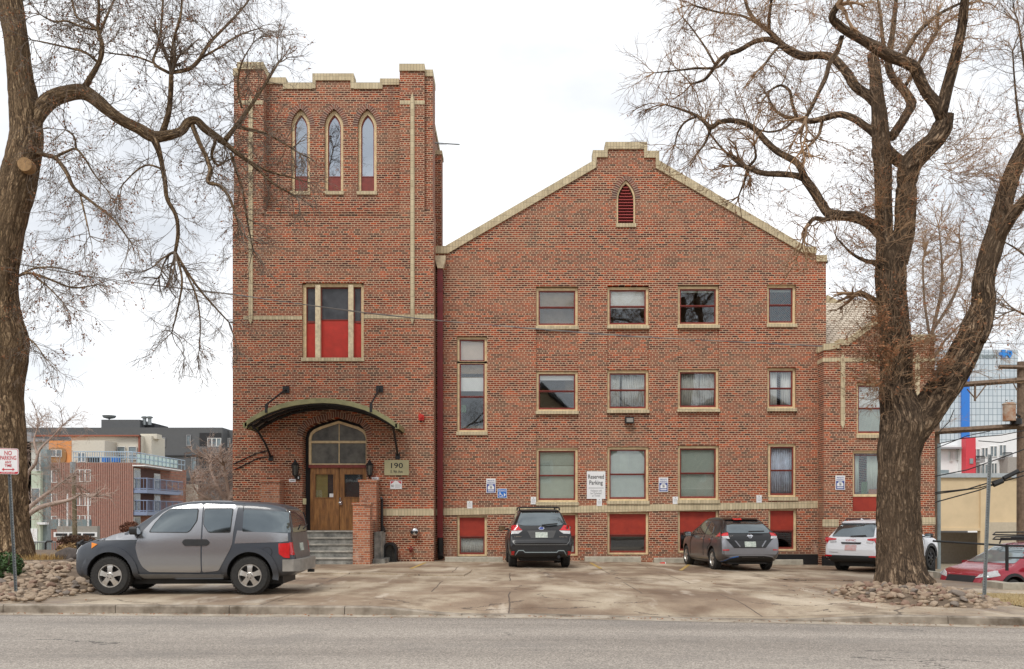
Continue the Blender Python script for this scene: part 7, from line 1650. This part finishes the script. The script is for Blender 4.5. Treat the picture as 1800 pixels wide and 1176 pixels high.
block(gw, 20, 80, 772, 960, Yw+1, .5, M['whiter']); block(gw, 55, 71, 828, 930, Yw, 1, M['mint'], 'bay_wall'); block(gw, 40, 55, 760, 775, Yw+1, .6, M['inkgrey'], 'roof_parapet'); block(gw, 71.4, 82.6, 790, 960, Yw+.4, .6, M['greypipe'], 'corner_pier')
q = MB(); q.pbox(30, 84, 772, 777, Yw+1, -.5, .2); q.build('roof_fascia', M['inkgrey'], gw)
for x0, x1, y0, y1 in ((63.5, 70.5, 800, 828), (56, 70.5, 858, 888)): facade_window(gw, x0, x1, y0, y1, Yw-.05, 1)
q = MB(); q.pbox(50, 66, 929, 955, Yw, -.06, .2); q.build('garage_door', M['white'], gw); q = MB(); q.box(XX(73, Yw)-.2, XX(73, Yw)+.4, Yw-.3, Yw+.3, ZZ(922, Yw), ZZ(918, Yw)); q.build('porch_lamp', M['white'], gw)
q = MB()
Yl = 60.0
q.pbox(100, 171, 925, 950, Yl, 0, .4); lowwall = tag(q.build('boundary_wall', plain('grey render wall', (.3, .28, .25), .9, 0, .15)), 'long low grey rendered boundary wall in front of the brick flats', 'wall')
q = MB(); q.pbox(95, 171, 935.5, 944, Yl, -.06, .02); q.build('wall_panel', M['white'], lowwall)
for i in range(3):
    q = MB(); q.pbox(99+24*i, 119+24*i, 937.5, 942, Yl, -.1, 0); q.build('wall_vent', M['ink'], lowwall)
fe = thing('terrace_fence', 'teal grey panel fence in front of the ground floor of the brick flats', 'fence', (XX(120, 80), 80, -2)); 
for i, (a, b) in enumerate(((82, 100), (101, 118), (119, 131), (132, 160))):
    q = MB(); q.pbox(a, b, 913, 930, 80, 0, .1); q.build('fence_panel', plain('teal panel', (.2, .25, .26), .7), fe)
for px in (104, 118.5, 155):
    q = MB(); q.tube([W(px, 930, 79.8), W(px, 868 if px != 104 else 912, 79.8)], .07, 6); q.build('fence_post', M['white'], fe)
up = thing('utility_pole', 'brown timber utility pole in front of the brick flats', 'pole', (XX(130, 55), 55, -1.5)); q = MB(); q.tube([W(132, 960, 55), W(129, 812, 55)], [.15, .11], 8); q.build('pole', plain('mossy pole', (.17, .14, .08), .9, 0, .4), up); q = MB(); q.tube([W(128.5, 832, 54.8), W(128.5, 812, 54.8)], .17, 8); q.build('pole_head', M['galv'], up)
Yf = 34.0
bf = thing('steel_barrier', 'grey tubular steel barrier behind the dry grass', 'barrier', (XX(70, Yf), Yf, -.6)); q = MB()
for y in (953, 975): q.tube([W(48, y, Yf), W(98, y, Yf)], .028, 6)
for i in range(13): q.tube([W(50+4*i, 953, Yf), W(50+4*i, 976, Yf)], .014, 5)
q.build('bars', M['galv'], bf); q = MB(); q.tube([W(80, 976, Yf), W(80, 955, Yf), W(83, 951.5, Yf), W(92, 951.5, Yf)], .04, 8); q.build('hoop', M['black'], bf)

# ------------------------------------------------------------------ background, right
Yt = 300.0
gt = thing('glass_tower', 'distant mirror glass office tower with a bright blue vertical stripe and rooftop sign', 'building', (XX(1715, Yt), Yt, -2.2))
def curtain_wall():
    t = NT('curtain wall'); co = t.coord(); sp = t.new('SeparateXYZ'); t.link(co, sp.inputs[0]); cb = t.new('CombineXYZ'); t.link(sp.outputs[0], cb.inputs[0]); t.link(sp.outputs[2], cb.inputs[1])
    b = t.new('TexBrick'); b.offset = 0; b.inputs['Scale'].default_value = 1; b.inputs['Mortar Size'].default_value = .09; b.inputs['Brick Width'].default_value = 1.36; b.inputs['Row Height'].default_value = 2.0
    b.inputs['Color1'].default_value = (.5, .56, .6, 1); b.inputs['Color2'].default_value = (.58, .63, .66, 1); b.inputs['Mortar'].default_value = (.2, .24, .27, 1); t.link(cb.outputs[0], b.inputs['Vector'])
    t.color(b.outputs['Color']); t.p.inputs['Metallic'].default_value = .35; t.p.inputs['Roughness'].default_value = .2; return t.mat
block(gt, 1560, 1789.5, 614.5, 960, Yt, 25, curtain_wall())
q = MB(); q.pbox(1689, 1702.5, 640, 960, Yt, -.8, 0); q.build('blue_stripe', plain('blue panel', (.03, .2, .66), .4, 0, .1), gt)
q = MB(); text_into(q, 'Anthem', XX(1722, Yt), ZZ(625, Yt), 13*Yt/F, Yt-.3, 64*Yt/F, .05); q.build('lettering', M['greypipe'], gt, fix=False)
q = MB(); cc = XX(1763, Yt), ZZ(622.5, Yt)
for s0 in (0, math.pi/2): q.prism([(cc[0]+a*math.cos(s0)-b*math.sin(s0), cc[1]+a*math.sin(s0)+b*math.cos(s0)) for a, b in ((-1.35, -.45), (1.35, -.45), (1.35, .45), (-1.35, .45))], 'y', Yt-.5-.1*s0, Yt-.1)
q.plate([(XX(x, Yt), ZZ(y, Yt)) for x, y in [(1770.5, 616), (1774, 617), (1777.5, 616), (1778.5, 623), (1774, 630), (1769.5, 623)]], [[(XX(x, Yt), ZZ(y, Yt)) for x, y in [(1773, 619), (1775, 619), (1775.4, 623.5), (1774, 626.5), (1772.6, 623.5)]]], Yt-.5, Yt-.1)
q.build('emblem', plain('emblem blue', (.03, .25, .7), .4, 0, .1), gt)
Ya = 120.0
wa = thing('white_flats', 'white apartment block with a bright red vertical panel and small balconies', 'building', (XX(1720, Ya), Ya, -2.2))
q = MB(); q.plate([F2(x, y, Ya) for x, y in [(1690, 960), (1830, 960), (1830, 752), (1791, 758), (1730, 768), (1690, 772)]], [], Ya, Ya+12); q.build('wall', M['white'], wa); block(wa, 1600, 1690, 783, 960, Ya+1, 10, M['white'])
q = MB(); q.pbox(1640, 1689, 787, 790, Ya+1, -1.2, 0); q.build('roof_eave', M['inkgrey'], wa)
q = MB(); q.pbox(1690, 1707, 770, 836, Ya, -1.2, 0); q.build('red_panel', plain('red panel', (.62, .05, .07), .6, 0, .06), wa)
q = MB(); q.pbox(1696, 1702, 807, 816, Ya, -1.3, -1.1); q.build('louvre', M['galv'], wa)
for x0, x1, y0, y1 in ((1669, 1674, 793, 811), (1681, 1686, 791, 809), (1710, 1722, 789, 807), (1725, 1736, 787, 804), (1740, 1752, 784, 803), (1756, 1768, 782, 802), (1710, 1722, 818, 834), (1725, 1736, 816, 834), (1742, 1752, 814, 834)): facade_window(wa, x0, x1, y0, y1, Ya+(.9 if x0 < 1690 else 0), 2)
for x0, x1, y0 in ((1707, 1722, 803), (1754, 1770, 797)):
    q = MB(); q.box(XX(x0, Ya), XX(x1, Ya), Ya-1.3, Ya, ZZ(y0+11, Ya), ZZ(y0+10, Ya)); b_ = q.build('balcony', M['inkgrey'], wa); q = MB()
    for i in range(9): xx = lerp(XX(x0, Ya), XX(x1, Ya), i/8); q.tube([(xx, Ya-1.25, ZZ(y0+10, Ya)), (xx, Ya-1.25, ZZ(y0, Ya))], .04, 4)
    q.tube([(XX(x0, Ya), Ya-1.25, ZZ(y0, Ya)), (XX(x1, Ya), Ya-1.25, ZZ(y0, Ya))], .06, 4); q.build('balcony_rail', M['ink'], b_)
q = MB(); q.pbox(1757, 1792, 805, 840, Ya, -2, 0); q.build('grey_wing', plain('taupe render', (.36, .33, .3), .9), wa)
Ygar = 58.0
ga = thing('garage_building', 'beige rendered parking garage wall with a wide dark entrance below', 'building', (XX(1720, Ygar), Ygar, -2.2))
M['beige'] = plain('beige render', (.66, .52, .33), .9, 0, .12, 1.2)
q = MB(); q.plate([F2(x, y, Ygar) for x, y in [(1600, 1010), (1860, 1010), (1860, 838), (1600, 838)]], [R2(1620, 1725, 932, 1011, Ygar)], Ygar, Ygar+.5); q.build('wall', M['beige'], ga)
q = MB(); q.box(XX(1600, Ygar), XX(1860, Ygar), Ygar+.5, Ygar+12, ZZ(845, Ygar), ZZ(838, Ygar)); q.box(XX(1600, Ygar), XX(1860, Ygar), Ygar+11.5, Ygar+12, -2.4, ZZ(845, Ygar)); q.build('garage_deck', M['inkgrey'], ga)
q = MB(); q.pbox(1600, 1860, 832, 839.5, Ygar, -.15, .6); q.build('parapet_cap', plain('grey cap', (.42, .46, .48), .7), ga)
q = MB(); q.pbox(1620, 1725, 928, 933, Ygar, -.08, .5); q.build('entrance_beam', M['beige'], ga); q = MB(); q.pbox(1722, 1732, 850, 1000, Ygar, -.12, 0); q.build('wall_joint', M['beige'], ga)
q = MB(); q.pbox(1732, 1860, 918, 1005, Ygar, -.3, 0); q.build('lower_wall', plain('pale beige', (.52, .45, .34), .9, 0, .12), ga)
q = MB(); q.pbox(1645, 1668, 826, 838, Ygar+2, 0, .3); q.build('roof_screen', M['greypipe'], ga)
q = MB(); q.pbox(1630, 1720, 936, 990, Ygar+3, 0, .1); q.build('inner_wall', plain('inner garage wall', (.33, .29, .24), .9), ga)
# timber frame with transformers
Yu = 42.0
def pole(name, label, px, ytop, r, loc):
    root = thing(name, label, 'pole', (XX(px, Yu), Yu, -1.6)); q = MB(); q.tube([W(px, 1000, Yu), W(px, ytop, Yu)], [r*1.15, r], 10); q.build('pole', M['wood_pole'], root); return root
pr_1 = pole('utility_pole', 'tall weathered utility pole with crossarms and rusty transformer at the right edge', 1795, 636, .17, None)
def arm(p, q_, name='crossarm', w=.09):
    m_ = MB(); m_.tube([p, q_], w, 4); return m_.build(name, M['wood_pole'], pr_1)
arm(W(1756, 645, Yu-.2), W(1840, 646, Yu-.2)); arm(W(1664, 678, Yu-.2), W(1840, 665, Yu-.2), w=.12); arm(W(1640, 759, Yu-.2), W(1810, 748, Yu-.2), w=.13)
for pts in ([(1700, 684), (1714, 700)], [(1734, 676), (1716, 700)], [(1714, 676), (1714, 705)], [(1786, 664), (1782, 675), (1788, 686)]):
    q = MB(); q.tube([W(x, y, Yu-.3) for x, y in pts], .05 if len(pts) == 2 and pts[0][0] == pts[1][0] else .03, 5); q.build('brace', M['wood_pole'], pr_1)
q = MB(); c = W(1774, 740, Yu-.5); q.lathe([(.02, 0), (.27, 0), (.27, .7), (.29, .72), (.29, .76), (.22, .8), (.02, .82)], c, 'z', 20); tf_ = q.build('transformer', M['rust'], pr_1, 40)
for dx in (-.12, .12):
    q = MB(); q.lathe([(.03, .8), (.05, .84), (.03, .88), (.05, .92), (.02, .98)], c+Vector((dx, 0, 0)), 'z', 8); q.build('insulator', M['galv'], tf_)
q = MB(); q.tube([c+Vector((.27, 0, .3)), W(1795, 733, Yu)], .05, 6); q.build('bracket', M['black'], pr_1)
q = MB(); c = W(1786, 746, Yu-.4); q.lathe([(.02, 0), (.24, 0), (.24, .25), (.02, .27)], c, 'z', 14); q.build('switch_drum', M['black'], pr_1, 40)
pr_2 = pole('utility_pole', 'weathered utility pole with grey conduit standing against the right corner of the annex', 1646.5, 735, .13, None)
q = MB(); q.tube([W(1650.5, 1000, Yu-.2), W(1650.5, 780, Yu-.2)], .08, 8); q.build('conduit', M['greypipe'], pr_2)
wires = [([(1640, 838), (1700, 826), (1740, 812), (1800, 790)], .025), ([(1640, 866), (1700, 860), (1760, 842), (1800, 828)], .03), ([(1640, 869), (1720, 858), (1800, 836)], .025), ([(1640, 884), (1720, 862), (1760, 847), (1800, 836)], .028), ([(1650, 780), (1690, 771), (1720, 768), (1760, 765), (1800, 757)], .02), ([(1640, 790), (1700, 766), (1740, 758)], .02), ([(1720, 775), (1760, 778), (1800, 768)], .02), ([(1650, 760), (1668, 742), (1677, 720)], .02), ([(1500, 520), (1650, 600), (1800, 605)], .012)]
for (pts, r), lb in zip(wires, ('upper slack cable crossing the white flats', 'upper thick cable before the beige garage wall', 'middle thick cable before the beige garage wall', 'lowest thick cable before the beige garage wall', 'slack cable just below the lowest crossarm', 'thin cable climbing to the lowest crossarm', 'short looping cable right of the red panel', 'drop wire at the left end of the crossarm', 'thin cable high over the glass tower')):
    q = MB(); q.tube([W(x, y, Yu-1.2) for x, y in pts], r, 5); tag(q.build('power_cable', M['black']), 'black '+lb, 'cable', 'power cables at the right')
q = MB(); q.tube([W(1746, 852, Yu-1.2), W(1762, 845, Yu-1.2)], [.12, .12], 8); q.tube([W(1764, 841, Yu-1.2), W(1790, 828, Yu-1.2)], [.1, .1], 8); tag(q.build('splice_case', M['black'], None, 40), 'black splice case hanging on the cables near the right pole', 'splice case')

# ------------------------------------------------------------------ across the street behind the viewer: unseen houses and trees added for the windows and car panels to mirror
def house(x0, x1, eave, ridge, y, m, label):
    hs = thing('added_house', label, 'house', ((x0+x1)/2, y, -.6)); b = MB(); xm = (x0+x1)/2
    b.prism([(x0, -.6), (x1, -.6), (x1, eave), (xm, ridge), (x0, eave)], 'y', y-12, y); b.build('wall', m, hs)
    r = MB(); r.prism([(x0-.6, eave-.25), (xm, ridge+.1), (x1+.6, eave-.25), (x1+.6, eave), (xm, ridge+.4), (x0-.6, eave)], 'y', y-12.4, y+.5); r.build('roof', M['charcoal'], hs)
    for fz in (1.0, 4.2):
        for k in range(3):
            if fz < 2 and k == 1: continue
            xx = lerp(x0, x1, (k+.5)/3); w = MB(); w.plate([(xx-.8, fz), (xx+.8, fz), (xx+.8, fz+1.9), (xx-.8, fz+1.9)], [[(xx-.65, fz+.15), (xx+.65, fz+.15), (xx+.65, fz+1.75), (xx-.65, fz+1.75)]], y-.02, y+.1); f = w.build('window', M['whitewood'], hs)
            p = MB(); p.box(xx-.7, xx+.7, y, y+.04, fz+.1, fz+1.8); p.build('pane', M['far_glass'], f)
    d = MB(); d.box(xm-.6, xm+.6, y-.02, y+.06, -.5, 1.9); d.build('door', M['oak'], hs)
house(-19, -7, 7.5, 12.5, -13, M['brick_far'], 'brick gabled house added across the street, out of view, for the windows to mirror')
house(-3, 8, 7.0, 12.0, -14, M['beige'], 'beige gabled house added across the street, out of view, for the windows to mirror')
house(13, 25, 8.0, 12.5, -13, M['brick_far'].copy(), 'wide brick house added across the street, out of view, for the right windows to mirror')
for k, (x, yy) in enumerate(((-5, -9.5), (10.5, -9.0), (-22, -9.5))):
    T = Tree(60+k); b0 = Vector((x, yy, -.4)); rg3 = T.rng
    tp = [b0, b0+Vector((.1, 0, 2.5)), b0+Vector((-.1, .1, 5)), b0+Vector((.2, 0, 8))]; T.trunk.tube(tp, [.38, .3, .26, .16], 12)
    for j in range(9):
        a = rg3.uniform(0, 6.28); s0 = tp[2].lerp(tp[3], rg3.random()); e0 = s0+Vector((math.cos(a)*3, math.sin(a)*2, rg3.uniform(1.5, 4))); lm = ([s0, s0.lerp(e0, .5)+Vector((0, 0, .5)), e0], [.14, .09, .03]); T.trunk.tube(lm[0], lm[1], 7); T.clothe(*lm, per_m=4, L=1.6, kids=(3, 3), r=.016, up=.3)
    T.done('bare_tree', ('bare street tree added across the road, out of view, to be mirrored between the houses', 'bare street tree added across the road, out of view, for the right hand windows to mirror', 'bare street tree added across the road, out of view, for the tower windows to mirror')[k], b0, 'bark_dark', 'twig_grey')
